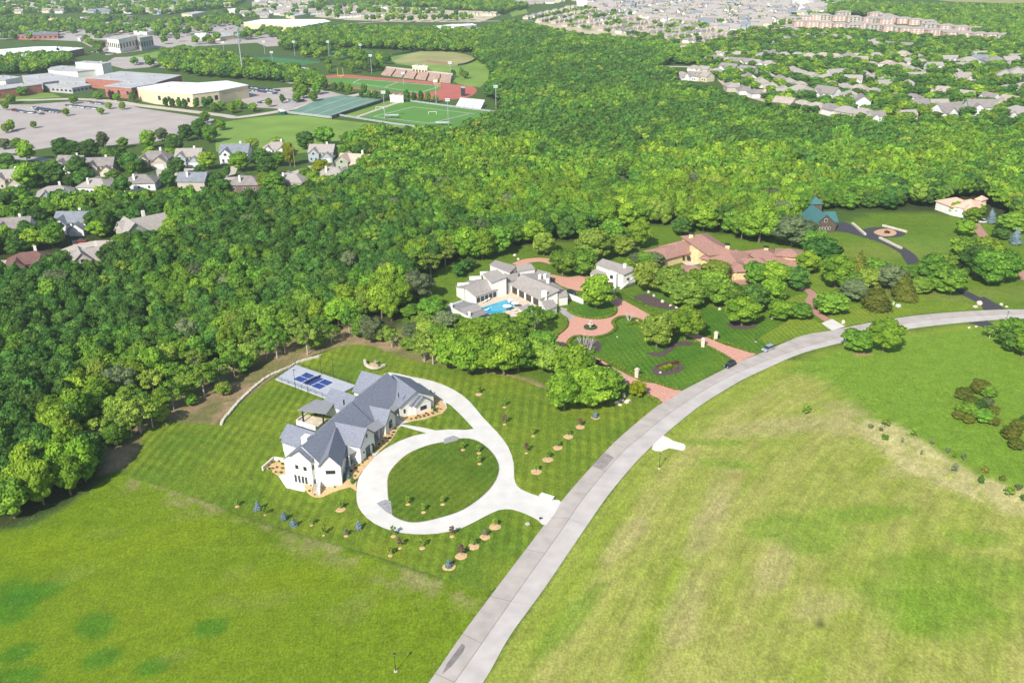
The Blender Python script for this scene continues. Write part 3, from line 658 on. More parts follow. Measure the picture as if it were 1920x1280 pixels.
# trees of the bare slope
E = [(264,811,12,12,'open','wide forked open tree on the brown slope behind the farmhouse lawn'),(287,802,10,7,'openg','thin tree right of the wide forked one on the brown slope'),(326,768,11,9,'openg','open tree midway along the brown slope'),
 (384,745,13,10,'openg','tall tree with a pale straight trunk on the brown slope'),(412,724,11,9,'openg','slim tree at the upper end of the brown slope'),(186,832,9,8,'open','nearly bare tree with forked stems at the lawn corner'),
 (247,818,9,8,'open','loose small tree left of the wide forked one'),(520,672,12,9,'openg','open tree above the left end of the stone edging'),(535,663,10,8,'openg','slim open tree left of the pale-barked one'),(577,665,13,10,'open','pale-barked tree with a spreading crown above the stone edging'),
 (440,706,11,9,'openg','tree where the brown slope narrows'),(468,690,10,9,'wood_pale','olive tree at the narrow end of the brown slope'),(735,652,8,7,'open','small open tree on the leaf litter behind the farmhouse'),(700,640,10,10,'wood_grey','grey green tree behind the stone seat wall'),
 (655,622,10,9,'openg','tree at the wood edge above the sport court'),(350,745,9,8,'wood_pale','pale bushy tree on the slope between two thin ones'),(230,790,9,9,'wood_pale','pale tree at the top of the brown slope, far left'),(305,770,8,8,'wood_bright','small bright tree behind the wide forked tree'),(215,835,7,7,'wood_mid','low dark tree by the lawn corner')]
E += [(250,770,10,9,'openg','open tree at the slope back, far left'),(290,745,11,10,'open','open pale tree at the slope back'),(330,725,10,9,'openg','open tree at the slope back, left of middle'),(372,705,11,10,'open','pale open tree at the slope back, middle'),(432,682,10,9,'openg','open tree at the slope back, right of middle'),(480,662,10,9,'open','pale open tree at the slope back, right'),(515,648,11,9,'openg','open tree behind the edging right end'),(560,640,10,9,'open','pale open tree behind the edging end'),(605,632,9,9,'openg','open tree over the sport court'),(215,790,9,8,'open','pale open tree at the slope back by the frame left')]
E += [(u, v, h, wd, k, lb) for (u, v, h, wd, k), lb in zip([(360,760,4,5,'wood_mid'),(300,790,5,6,'wood_pale'),(420,740,5,6,'wood_pale'),(345,728,9,9,'openg'),(275,775,8,7,'openg'),(395,722,9,8,'wood_pale'),(455,700,8,8,'wood_mid'),(500,672,9,9,'openg'),(245,800,6,7,'wood_mid'),(595,655,7,7,'wood_pale'),(622,645,8,8,'openg'),(680,632,9,9,'wood_mid'),(715,640,7,7,'wood_pale'),(765,655,5,6,'wood_pale'),(775,640,8,8,'wood_grey'),(208,812,7,6,'open'),(232,826,5,5,'wood_bright')],
 ['low green tree in the middle of the brown slope','low pale tree right of the forked tree base','low pale tree near the stone edging start','thin tree at the back of the brown slope','thin tree behind the forked tree','pale tree at the back of the narrow slope','small green tree where slope meets lawn','open tree at the slope end near the court','low tree left of the forked tree','pale tree above the edging right end','thin tree above the edging right end','green tree behind the lawn top','pale tree at the lawn top','low pale tree left of the open pair','grey tree behind the open pair','leafless young tree at the lawn corner','bright little tree at the lawn corner'])]
for u, v, h, wd, k, lb in E: plant(k, u, v, h, wd, 'slope_tree', lb, 'tree', 'open trees on the slope behind the farmhouse')
# saplings with mulch rings round the farmhouse
ring_m = MATS["bark_mulch_tan"]; nring = 0
def ring(u, v, r):
    p = P(u, v); mb = MB(); n = 18; k = len(mb.V); mb.V.append((p.x, p.y, p.z+.26))
    for q, (rf, z) in enumerate(((.7, .24), (1, .16))):
        for i in range(n): a = 2*pi*i/n; f = r*rf*(1+R.uniform(-.09, .09)); x, y = p.x+cos(a)*f, p.y+sin(a)*f; mb.V.append((x, y, H(x, y)+z))
    for i in range(n): j = (i+1) % n; mb.F.append((0, 1+i, 1+j)); mb.F.append((1+i, 1+n+i, 1+n+j, 1+j))
    tag(mb.build("mulch_ring", ring_m), kind='structure'); return p
SAP = [('shrubby',639,956.5,1.45,'b','by itself left of the drive loop'),(1006,885,'x')]
S1 = [(639,956,1.35,'bright',2.6,'leafy green sapling alone on its mulch ring left of the drive loop'),
(1006,885,1.6,'bright',2.5,'green sapling on the lowest of the five big mulch rings beside the road'),(1027,862,1.6,'mid',2.9,'green sapling on the second big mulch ring up from the drive mouth'),(1046,840,1.5,'mid',2.6,'sapling on the third big mulch ring along the upper road'),
(1065.6,819,1.5,'mid',2.8,'sapling on the fourth big mulch ring along the upper road'),(1088,801,1.45,'purple',3.0,'purple sapling on the big ring next below the spruce by the road'),(898,740,1.15,'bright',3.4,'bright sapling on its ring above the farmhouse right corner'),
(946,764,.65,'bright',3.3,'green sapling on a small ring right of the curved drive, upper'),(946,796,.6,'purple',3.6,'purple sapling directly below the upper green one right of the curved drive'),(1000,818,.6,'bright',3.3,'green sapling on a small ring in the middle of the right lawn'),(987,850,.55,'purple',3.6,'purple sapling lowest of the small ones right of the curved drive'),
(868,844,.65,'bright',2.8,'sapling on the island lawn at its top'),(898,850,.7,'bright',2.8,'sapling on the island lawn, upper right'),(899,870,.65,'bright',2.8,'sapling on the island lawn, right, lower of two'),(765,946,.65,'mid',2.8,'sapling on the island lawn at its lower left'),(794,961,.65,'bright',3.0,'sapling on the island lawn, lowest of three'),(830,946,.65,'bright',2.8,'sapling on the island lawn, right of the lowest'),
(928,988,1.5,'mid',2.4,'sapling on the topmost of four rings in a row below the drive'),(909.5,1006.7,1.4,'grey',2.0,'sparse sapling on the second ring of the row below the drive'),(887.5,1025,1.5,'mid',2.8,'green sapling on the third ring of the row below the drive'),(865,1043,1.5,'purple',3.4,'purple sapling in the row of rings below the drive'),
(737.6,1006,.7,'bright',3.3,'pale sapling right at the lower edge of the drive loop'),(750,1028,.55,'purple',3.2,'purple sapling below the drive loop, left'),(791.5,1028,.75,'bright',3.2,'bright sapling below the drive loop, middle'),(847.6,1006,.6,'purple',3.2,'purple sapling at the lower right edge of the drive loop'),(732,1042,.6,'mid',2.8,'lowest green sapling left below the drive loop'),
(445,950,.6,'mid',2.0,'leftmost sapling along the lower lawn boundary'),(497,966,.4,'bright',2.6,'yellow green sapling between two spruces along the lawn boundary'),(607,1004,.4,'bright',3.0,'bright bushy sapling by the lower lawn boundary'),(649,1005.6,.6,'grey',2.2,'grey sapling by the lower lawn boundary'),(584.6,985,.5,'mid',2.2,'small dark sapling right of the spruces')]
for u, v, r, tn, h, lb in S1:
    ring(u, v, r); plant('sap_'+tn, u, v-2, h, 1.7 if r > 1 else 1.5, 'sapling', lb, 'sapling', 'saplings on mulch rings around the farmhouse')
for u, v, r, h, lb in [(841.7,1063,1.55,2.3,'little blue spruce on the lowest mulch ring of the row'),(1116.5,783,1.45,2.3,'little blue spruce on the topmost mulch ring beside the road'),(673,992,.6,2.6,'narrow blue spruce below the left of the drive loop'),(550,987,0,2.5,'lowest right of three blue spruces near the lawn boundary'),(533,974,0,2.6,'middle one of three blue spruces near the lawn boundary'),(484,956,0,2.9,'leftmost and largest of three blue spruces near the lawn boundary')]:
    if r: ring(u, v, r)
    plant('baby_spruce', u, v, h, 1.9, 'young_spruce', lb, 'spruce', 'young blue spruces around the farmhouse')
# shrub clumps and saplings in the right fields
for u, v, rp, tn, lb in [(1805,748,60,'olive','reddish brown bush at the top left of the clump'),(1837,738,72,'olive','tall olive bush at the top of the clump'),(1852,745,60,'mid','green bush on the upper right of the clump'),(1820,763,55,'olive','olive bush in the middle left of the clump'),(1808,778,68,'mid','round green bush at the left of the clump'),
 (1797,785,45,'olive','small olive bush at the lower left of the clump'),(1835,770,55,'dark','dark green bush in the middle of the clump'),(1815,793,46,'yellow','yellowish bush at the foot of the clump'),(1842,792,72,'mid','big round green bush at the foot of the clump'),(1863,797,42,'olive','small bush at the lower right end of the clump'),(1862,778,46,'olive','olive bush on the right of the clump'),(1850,765,52,'grey','greyish bush inside the clump')]:
    s = (v+138)/154; plant('wood_'+{'yellow': 'olive', 'purple': 'olive'}.get(tn, tn), u, v, rp*2/4/s*.8, rp*2/4/s*1.0, 'field_bush', lb, 'bush', 'bushes of the clump in the green field', trunk=False)
for u, v, rp, tn, lb in [(1892,823,74,'olive','large olive bush near the right edge, left one of two'),(1903,842,60,'olive','olive bush near the right edge, lower one'),(1908,805,55,'olive','yellowish olive bush near the right edge, upper one'),(1921,790,34,'dark','dark bush cut by the right edge')]:
    s = (v+138)/154; plant('wood_'+tn, u, v, rp*2/4/s*.75, rp*2/4/s, 'field_bush', lb, 'bush', 'bushes near the right frame edge', trunk=False)
def strip_xy(x, y): return 1600+x/5.82, 760+y/5.82
for x, y, kd, h, wd, lb in [(345,238,'sap_mid',4.0,3.0,'leafy sapling at the upper end of the dry strip'),(190,245,'shrub_grey',1.3,1.6,'grey bush at the upper left tip of the dry strip'),(300,280,'shrub_grey',1.2,1.3,'smaller grey bush below the leafy sapling'),(345,375,'shrub_mid',1.8,2.2,'rounded green bush on a bare ring in the dry strip'),
 (655,348,'sap_bright',3.6,2.3,'bright topped sapling beside the dry strip'),(530,413,'sap_grey',2.2,1.0,'twiggy sapling in the dry strip, upper'),(855,432,'sap_grey',2.4,1.3,'nearly bare forked sapling right of the dry strip'),(738,552,'sap_grey',2.4,.8,'thin bare whip in the middle of the dry strip'),
 (1030,515,'shrub_grey',1.8,1.2,'first of three small grey bushes in a row'),(1100,572,'shrub_mid',1.8,1.1,'middle of three small bushes in a row'),(1195,592,'shrub_grey',2.2,1.5,'last of three small grey bushes in a row'),(1098,738,'sap_grey',3.4,1.8,'grey sapling with a dark stem in the dry strip'),(1440,733,'shrub_olive',1.9,2.2,'olive bush upper right of the dry strip'),
 (1390,838,'column',2.6,1.5,'narrow blue green evergreen on a bare ring'),(1620,822,'shrub_olive',1.6,1.9,'yellow olive bush near the end of the strip'),(1700,995,'sap_mid',3.6,2.8,'dense green sapling at the lower right of the strip'),(1795,925,'shrub_grey',2.0,2.0,'grey green bush beside the dense sapling'),(1865,1045,'shrub_dark',2.2,2.2,'dark bush cut by the right edge at the strip end')]:
    u, v = strip_xy(x, y); plant(kd, u, v, h, wd, 'field_sapling', lb, 'sapling' if kd[:3] == 'sap' else 'bush', 'young plants along the dry strip')
plant('sap_bright', 1511, 777, 3.6, 2.6, 'field_sapling', 'lone bright sapling on the pale field', 'sapling')
# ------------------------------------------------------------------ the wood
CLEAR = []      # world discs kept free of woodland (filled by the houses of the quarter, too)
def clr(u, v, r): p = P(u, v); CLEAR.append((p.x, p.y, r))
for u, v, r in [(20,345,14),(107,376,13),(136,320,9),(192,325,13),(185,358,15),(292,308,15),(272,350,14),(357,308,14),(372,350,13),(445,302,13),(463,355,13),(550,350,11),(522,290,12),(607,300,12),(665,315,14),(625,335,12),
    (32,445,13),(140,432,13),(272,445,16),(60,505,14),(175,495,13),(105,440,7),(150,470,9),(170,478,9),(205,460,8),(230,462,8),(1546,415,14),(1529,375,5),(1560,425,12),(1810,384,12),(1812,398,7),(1860,415,9)]: clr(u, v, r)
for l, r in (([(-60,500),(0,492),(50,488),(95,478),(140,465),(190,455),(235,462)], 8), ([(180,345),(235,340),(290,335),(350,322),(400,330),(450,333),(520,330),(560,320),(600,305),(640,320)], 8), ([(0,415),(60,410),(100,440)], 5)):
    for q in cmr([P2(*x) for x in l], 8, False): CLEAR.append((q[0], q[1], r))
ARE = [dict(poly=lm, sp=7.3, h=(10, 15.5))]
def scatter(poly, sp, seed, world=False):
    pl = poly if world else W(poly); A = np.array(pl); g = np.random.default_rng(seed); out = []
    x0, y0 = A.min(0); x1, y1 = A.max(0); x0 = max(x0, -1350); x1 = min(x1, 1350); y1 = min(y1, 2400)
    ny = int((y1-y0)/(sp*.87))+1; nx = int((x1-x0)/sp)+1
    i, j = np.meshgrid(np.arange(nx), np.arange(ny)); x = x0+(i+.5*(j % 2))*sp; y = y0+j*sp*.87
    x = (x+g.uniform(-.34, .34, x.shape)*sp).ravel(); y = (y+g.uniform(-.34, .34, y.shape)*sp).ravel()
    k = inside(x, y, pl)
    k &= np.abs(x) < (y*.91+58)*.585+45          # what the photograph could plausibly see, with a margin
    return x[k], y[k]
x, y = scatter(lm, 6.8, 5)
keep = np.ones(len(x), bool)
for cx, cy, r in CLEAR: keep &= ~((np.abs(x-cx) < r*.95) & (y-cy > -r*1.15-(6 if r > 8.5 else 2)) & (y-cy < r*.9))
for cx, cy, wd in TREE_XY:
    if wd > 3: keep &= (x-cx)**2+(y-cy)**2 > (wd*.42)**2
hole = [W([(1160,100),(1164,96),(1172,97),(1170,101)]), W([(1228,146),(1240,131),(1266,128),(1252,146)])]
for h_ in hole: keep &= ~inside(x, y, h_)
x, y = x[keep], y[keep]
nn = vnoise(x, y, 60, 21); nm_ = vnoise(x, y, 16, 22, 2); g = np.random.default_rng(3); rr_ = g.random(len(x))
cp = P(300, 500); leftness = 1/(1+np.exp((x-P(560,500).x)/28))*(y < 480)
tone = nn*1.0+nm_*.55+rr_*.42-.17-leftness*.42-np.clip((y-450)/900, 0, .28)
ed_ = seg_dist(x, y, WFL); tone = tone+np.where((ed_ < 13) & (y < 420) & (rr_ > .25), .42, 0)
order = np.argsort(np.hypot(x, y))
names = ['dark', 'mid', 'bright', 'pale', 'grey']
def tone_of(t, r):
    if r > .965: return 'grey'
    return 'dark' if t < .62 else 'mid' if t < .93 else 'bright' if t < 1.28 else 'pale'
regions = [((x_, y_), lb) for x_, y_, lb in [(*P2(60,900), 'over the meadow'), (*P2(60,700), 'at the left frame edge'), (*P2(230,640), 'above the brown slope'), (*P2(420,600), 'behind the farmhouse lawn'), (*P2(620,560), 'left of the white villa'), (*P2(300,520), 'below the left houses')]]
near = set(order[:292].tolist()); sel = []
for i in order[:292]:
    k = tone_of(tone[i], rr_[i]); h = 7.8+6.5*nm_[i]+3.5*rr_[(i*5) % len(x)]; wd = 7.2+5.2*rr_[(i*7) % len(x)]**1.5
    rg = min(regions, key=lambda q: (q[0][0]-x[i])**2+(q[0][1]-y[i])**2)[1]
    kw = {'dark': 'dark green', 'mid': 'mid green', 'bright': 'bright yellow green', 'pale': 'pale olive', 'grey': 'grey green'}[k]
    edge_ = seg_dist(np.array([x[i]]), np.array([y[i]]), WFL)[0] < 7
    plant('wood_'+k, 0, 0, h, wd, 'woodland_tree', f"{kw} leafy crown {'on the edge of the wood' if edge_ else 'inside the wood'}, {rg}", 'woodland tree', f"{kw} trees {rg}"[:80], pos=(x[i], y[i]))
rest = order[292:]
# source trees for the woodland mass live outside the scene
src = bpy.data.collections.new("tree_sources"); SRC = []
def source(k, i, far=False):
    cr, tk, H0, W0 = PR['wood_'+k][i]; o = bpy.data.objects.new(f"src_{len(SRC):02d}", cr); src.objects.link(o); SRC.append(k); return o
for k in names:
    for i in range(min(3, len(PR['wood_'+k]))): source(k, i)
for i in range(2): o = bpy.data.objects.new(f"src_{len(SRC):02d}", PR['open'][i][0]); src.objects.link(o); SRC.append('bare')
for k, tn in (('dark','dark'),('mid','mid'),('bright','bright'),('pale','pale')):     # lighter meshes for far away
    for i in range(2):
        m_ = crown_mesh("far_"+k, 900+i*7+hash_(k), 12, 10, LM[tn], nl=11, cards=420, cs=1.35); o = bpy.data.objects.new(f"src_{len(SRC):02d}", m_); src.objects.link(o); SRC.append('far_'+k)
by = {}
for i, k in enumerate(SRC): by.setdefault(k, []).append(i)
def mass(name, pts, label=None):
    """pts: x, y, kind, height, width -> ONE object that carries all these crowns"""
    me = bpy.data.meshes.new(name); n = len(pts); me.vertices.add(n)
    co = np.zeros((n, 3)); idx = np.zeros(n, np.int32); sc = np.zeros((n, 3)); ro = np.zeros((n, 3))
    gg_ = np.random.default_rng(n)
    for j, (a, b, k, h, wd) in enumerate(pts):
        co[j] = (a, b, H(a, b)-.3); idx[j] = by[k][gg_.integers(len(by[k]))]; sc[j] = (wd/10, wd/10, h/12); ro[j, 2] = gg_.random()*6.28
    me.vertices.foreach_set("co", co.ravel())
    me.attributes.new("pick", 'INT', 'POINT').data.foreach_set("value", idx)
    me.attributes.new("size", 'FLOAT_VECTOR', 'POINT').data.foreach_set("vector", sc.ravel())
    me.attributes.new("turn", 'FLOAT_VECTOR', 'POINT').data.foreach_set("vector", ro.ravel())
    o = obj(name, me); md = o.modifiers.new("crowns", 'NODES'); md.node_group = scatter_nodes()
    return tag(o, label, None, None, 'stuff')
_sn = []
def scatter_nodes():
    if _sn: return _sn[0]
    t = bpy.data.node_groups.new("crowns_on_points", 'GeometryNodeTree')
    t.interface.new_socket("Geometry", in_out='INPUT', socket_type='NodeSocketGeometry'); t.interface.new_socket("Geometry", in_out='OUTPUT', socket_type='NodeSocketGeometry')
    N = t.nodes.new; L = t.links.new; gi = N("NodeGroupInput"); go = N("NodeGroupOutput"); ip = N("GeometryNodeInstanceOnPoints"); ci = N("GeometryNodeCollectionInfo")
    ci.inputs[0].default_value = src; ci.inputs["Separate Children"].default_value = True; ci.inputs["Reset Children"].default_value = True
    def at(nm, ty):
        a = N("GeometryNodeInputNamedAttribute"); a.data_type = ty; a.inputs[0].default_value = nm; return next(s for s in a.outputs if s.enabled)
    L(gi.outputs[0], ip.inputs["Points"]); L(ci.outputs[0], ip.inputs["Instance"]); ip.inputs["Pick Instance"].default_value = True
    L(at("pick", 'INT'), ip.inputs["Instance Index"]); L(at("turn", 'FLOAT_VECTOR'), ip.inputs["Rotation"]); L(at("size", 'FLOAT_VECTOR'), ip.inputs["Scale"])
    L(ip.outputs[0], go.inputs[0]); _sn.append(t); return t
pts = []
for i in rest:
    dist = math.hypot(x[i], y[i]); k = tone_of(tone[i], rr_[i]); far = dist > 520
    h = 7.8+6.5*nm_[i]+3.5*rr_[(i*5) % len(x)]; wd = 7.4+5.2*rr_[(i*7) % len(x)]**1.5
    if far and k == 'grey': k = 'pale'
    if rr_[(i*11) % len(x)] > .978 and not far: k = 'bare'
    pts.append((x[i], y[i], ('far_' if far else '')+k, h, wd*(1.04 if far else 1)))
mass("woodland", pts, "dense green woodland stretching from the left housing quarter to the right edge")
print("WOOD", len(x))
# ------------------------------------------------------------------ building kit
white = mat("white_wall", S((216,214,207)), .8, .03, .8); cream = mat("cream_wall", S((214,206,186)), .8, .04, .8)
slate = mat("slate_roof", (.200,.215,.260), .7, .16, 2.6); slate2 = mat("metal_roof_grey", (.255,.255,.262), .6, .04, .6)
glass = mat("window_glass", (.028,.036,.044), .12, .05, 1, spec=.6); blackm = mat("black_frame", (.03,.03,.032), .6, .1)
taup = mat("taupe_shingles", (.335,.300,.270), .85, .12, 1.4); taupe_d = mat("taupe_flat_roof", (.245,.235,.235), .85, .08, 1)
terra = mat("terracotta_tiles", S((170,130,114)), .85, .13, 1.6, col2=S((136,102,92))); sand = mat("sandstone_wall", S((215,190,145)), .9, .12, 1.2)
stone = mat("pale_stone", S((200,190,170)), .9, .14, 1.4); conc2 = mat("weathered_concrete", (.45,.42,.38), .9, .1, .8)
iron = mat("black_iron", (.03,.03,.03), .5, .1, metal=.3); bronze = mat("bronze_roof", (.17,.13,.10), .6)
Z3 = lambda p, z: (p[0], p[1], z)
class Bld:
    def __init__(s, name, p, label, cat, wall, roof, trim=None, group=None):
        s.r = root(name, p, label, cat, group); s.w = MB(); s.f = MB(); s.wm, s.fm, s.tm = wall, roof, trim or wall; s.t = MB(); s.org = p
    def wing(s, p, q, hw, ze, zr, zb=-3.5, over=.45, kind='gable', th=.28, rf=None, ends=(1, 1)):
        p = Vector((p[0], p[1])); q = Vector((q[0], q[1])); a = (q-p).normalized(); n = Vector((-a.y, a.x))
        c = [p-n*hw, q-n*hw, q+n*hw, p+n*hw]
        s.w.prism([tuple(v) for v in c], zb, ze-.12)
        f = rf or s.f; sl = (zr-ze)/hw; oz = sl*over
        if kind == 'gable':
            P_, Q_ = p-a*over*ends[0], q+a*over*ends[1]
            for sg in (1, -1):
                e0, e1 = P_+n*sg*(hw+over), Q_+n*sg*(hw+over)
                pts = [Z3(P_, zr), Z3(Q_, zr), Z3(e1, ze-oz), Z3(e0, ze-oz)]
                f.slab(pts if sg < 0 else pts[::-1], th)
            for e, d in ((p, 1), (q, -1)):   # gable infill
                k = len(s.w.V); e2 = e+a*.25*d; z_ = th*.9
                for v in (e, e2): s.w.V += [(*(v-n*hw), ze-z_), (*(v+n*hw), ze-z_), (*v, zr-z_)]
                s.w.F += [(k, k+1, k+2), (k+5, k+4, k+3), (k, k+3, k+4, k+1), (k+1, k+4, k+5, k+2), (k+2, k+5, k+3, k)]
        elif kind == 'hip':
            ho = hw+over; A_, B_ = p-a*over, q+a*over; L = (B_-A_).length; k = min(ho, L/2*.98)
            r0, r1 = A_+a*k, B_-a*k
            cs = [A_-n*ho, B_-n*ho, B_+n*ho, A_+n*ho]; zc = ze-oz
            f.slab([Z3(cs[0], zc), Z3(cs[1], zc), Z3(r1, zr), Z3(r0, zr)], th); f.slab([Z3(cs[2], zc), Z3(cs[3], zc), Z3(r0, zr), Z3(r1, zr)], th)
            f.slab([Z3(cs[1], zc), Z3(cs[2], zc), Z3(r1, zr)], th); f.slab([Z3(cs[3], zc), Z3(cs[0], zc), Z3(r0, zr)], th)
            k = len(f.V); f.V += [Z3(v, zc-th+.02) for v in cs]; f.F.append((k+3, k+2, k+1, k))
        elif kind == 'flat':
            f.prism([tuple(v) for v in (p-n*(hw+over)-a*over, q-n*(hw+over)+a*over, q+n*(hw+over)+a*over, p+n*(hw+over)-a*over)], ze-.1, zr)
    def window(s, p, n, z, w_, h, fm=None, gm=None, name='window', sill=False, mull=0):
        n = Vector((n[0], n[1])).normalized(); t = Vector((-n.y, n.x)); c = Vector((p[0], p[1])); m = MB()
        o = c+n*.03; fr = .09
        for a_, b_, z0, z1 in ((-w_/2, -w_/2+fr, z, z+h), (w_/2-fr, w_/2, z, z+h), (-w_/2+fr, w_/2-fr, z, z+fr), (-w_/2+fr, w_/2-fr, z+h-fr, z+h)):
            cc = o+t*(a_+b_)/2; m.box(cc, t, b_-a_, .16, z0, z1)
        for i in range(mull): m.box(o+t*(-w_/2+w_*(i+1)/(mull+1)), t, .07, .15, z+fr, z+h-fr)
        f = m.build(name, fm or blackm, s.r); g = MB(); g.box(o, t, w_-2*fr, .06, z+fr, z+h-fr)
        g.build('pane', gm or glass, f, origin=s.org)
        return f
    def plain(s, name, m, mt, parent=None): return m.build(name, mt, parent or s.r, origin=s.org)
    def done(s, wl=None, rl=None):
        w_ = s.w.build('wall', s.wm, s.r); f_ = s.f.build('roof', s.fm, s.r) if s.f.V else None
        return w_, f_
def dirn(u): return Vector((u[0], u[1])).normalized()
def onto(c, n, off): return (c[0]+n[0]*off, c[1]+n[1]*off)

# ------------------------------------------------------------------ the modern farmhouse
B0 = P(640, 860); A_ = Bld('farmhouse', (B0.x, B0.y, 0), 'large white modern farmhouse with steep slate grey gables inside the concrete drive loop', 'house', white, slate)
m0, m1 = P(566, 835, 9.9), P(725, 699, 9.9); a = dirn((m1-m0)[:2]); b = Vector((a.y, -a.x)); g = Vector((.81, .587)).normalized(); n = Vector((g.y, -g.x))
A_.wing(m0, m1, 6.7, 4.3, 9.9, kind='gable', over=.35, ends=(.4, 1))
def cross(E, back, hw, ze, zr, dr, zb=-3.5, over=.4):
    E = Vector((E.x, E.y)); A_.wing(tuple(E), tuple(E-dr*back), hw, ze, zr, zb=zb, over=over, ends=(1, 0)); return E
c1 = cross(P(686, 802.5, 9.3), 11, 4.0, 5.7, 9.3, b, zb=-.5); c2 = cross(P(730, 767.5, 7.3), 7, 3.1, 4.2, 7.3, b, zb=-.5)
c3 = cross(P(616, 852, 8.6), 15, 2.9, 5.4, 8.7, Vector((0.03, -1)), zb=-3.5)
c4 = cross(P(560.5, 842, 9.3), 6, 3.4, 6.7, 9.3, -a)
l0, l1 = P(548, 796, 8.0), P(596, 812, 8.0); A_.wing(l0, l1, 4.4, 4.9, 8.0, ends=(1, 0)); l2 = P(545, 796, 7.2); A_.wing(P(541, 794, 7.0), P(552, 797, 7.0), 3.6, 4.6, 7.0, ends=(1, 0))
A_.wing(P(680, 695, 9.0), P(722, 706, 9.0), 5.2, 4.4, 9.0, ends=(1, 0)); A_.wing(P(623, 727, 7.4), P(668, 742, 7.4), 4.2, 4.3, 7.4, ends=(1, 0))
g0 = P(780, 732.5, 7.6); g0v = Vector((g0.x, g0.y)); A_.wing(tuple(g0v), tuple(g0v-n*15), 6.2, 4.2, 7.6, zb=-.5, ends=(1, 0))
g1 = P(792.5, 742.5, 5.9); g1v = Vector((g1.x, g1.y)); A_.wing(tuple(g1v), tuple(g1v-n*5), 2.8, 3.7, 5.9, zb=-.5, ends=(1, 0))
g2v = g1v-g*1.1-n*.9; A_.wing(tuple(g2v-n*0), tuple(g2v-n*4), 2.9, 4.0, 6.3, zb=-.5, ends=(1, 0))
A_.done()
pr = MB()
def quad(mb, pts, th=.18): mb.slab([tuple(P(*p)) for p in pts], th)
quad(pr, [(682,803,4.9),(712,782,4.9),(722,797,3.5),(698,812,3.5)]); quad(pr, [(640,822,5.2),(662,828,5.2),(676,842,3.7),(643,858,3.7)]); quad(pr, [(718,757,5.0),(746,741,5.0),(754,758,3.6),(736,774,3.6)])
pr.build('porch_roof', slate2, A_.r)
pt = MB(); quad(pt, [(557,768,4.3),(592,748,4.5),(628,754,4.7),(612,775,4.6)], .3); pt.build('patio_roof', slate2, A_.r)
col_ = MB()
for u, v in ((565,771),(588,757),(603,775)):
    q = P(u, v, 4.1); q.x += .3; col_.box((q.x, q.y), a, .4, .4, -.5, 4.2)
col_.build('patio_posts', blackm, A_.r)
pf = MB(); q = [P2(556, 790, .6), P2(575, 776, .6), P2(612, 785, .6), P2(592, 802, .6)]; pf.prism(q, -2, .5); pf.build('patio_floor', mat('patio_tan', S((205,190,165))), A_.r)
pw = MB()
for i, j in ((0, 1), (0, 3)):
    c = (Vector(q[i])+Vector(q[j]))/2; d = Vector(q[j])-Vector(q[i]); pw.box(c, d, d.length, .35, -1.8, 1.2)
pw.build('patio_wall', white, A_.r)
for nm, e, hw in (('gable_trim', c1, 4.0), ('gable_trim', c2, 3.1)): pass
def gtrim(E, dr, hw, ze, zr):     # dark fascia boards along the rakes of a front gable
    t_ = Vector((-dr[1], dr[0])); m = MB(); E = Vector((E[0], E[1]))+Vector(dr)*.47; ov = .4; sl = (zr-ze)/hw
    for sg in (1, -1):
        e = E+t_*sg*(hw+ov); m.slab([(*E, zr+.02), (*e, ze-sl*ov+.02), (*(e+Vector(dr)*.08), ze-sl*ov+.02), (*(E+Vector(dr)*.08), zr+.02)][::sg], .34)
    m.build('fascia', mat('fascia_dark', (.12,.13,.15)), A_.r)
gtrim(c1, b, 4.0, 5.7, 9.3); gtrim(c2, b, 3.1, 4.2, 7.3); gtrim(c3, Vector((0.03, -1)), 2.9, 5.4, 8.7); gtrim(c4, -a, 3.4, 6.7, 9.3); gtrim(g1v, n, 2.8, 3.7, 5.9); gtrim(g0v, n, 6.2, 4.2, 7.6)
# fronts: windows and doors
t3 = Vector((1, .03)); f3 = c3+Vector((.03, -1))*.02
A_.window(f3, (0.03, -1), 2.4, 2.6, 1.1, mull=3)
for k, zz in ((-1.6, 2.7), (1.4, 2.7)): A_.window(c4-a*.02+b*(k*.9), -a, zz, 1.0, 1.2, mull=1)
for k in (-2.3, -1.1, .1, 1.2): A_.window(c4-a*.02+b*k, -a, -1.7, .7, 2.2, name='window')
e4 = c4+a*3+b*3.42; A_.window(e4-a*2.2, b, 3.2, .8, 1.3); A_.window(e4-a*2.0, b, -1.5, .9, 1.3)
wl = Vector(l0[:2])+a*-4.42+b*2.2; A_.window(wl, -a, 2.6, .8, 1.3); A_.window(wl, -a, -.9, .8, 1.3); A_.window(wl+b*3.2, -a, 2.6, .8, 1.3)
d = MB(); dc = c1+b*.06; d.box(dc, a, 2.3, .14, 0.05, 3.3); dd_ = d.build('front_door', mat('door_blue_grey', (.06,.08,.11), .4), A_.r)
hd = MB(); hd.box(dc+b*.12+a*.8, a, .08, .1, 1.2, 1.9); hd.build('handle', iron, dd_, origin=A_.org)
A_.window(c1+b*.02, b, 6.2, .7, 1.1, name='window')
for k in (-2.3, 2.3):
    m = MB(); m.box(c1+b*.15+a*k, a, .25, .25, 2.3, 2.9); m.build('wall_lantern', iron, A_.r)
A_.window(c2+b*.02, b, 1.0, 1.9, 2.5, mull=1)
A_.window(g1v+n*.02, n, 1.2, 2.2, 1.3, mull=2)
for k in (-4.6,): A_.window(g0v+n*.02+g*k, n, 1.2, .6, 1.4)
for k in (9.5, 11.6, 14.2, 24.5, 26.6, 34.0): A_.window(Vector(m0[:2])+a*k+b*6.93, b, .9, 1.7, 2.1, mull=1)
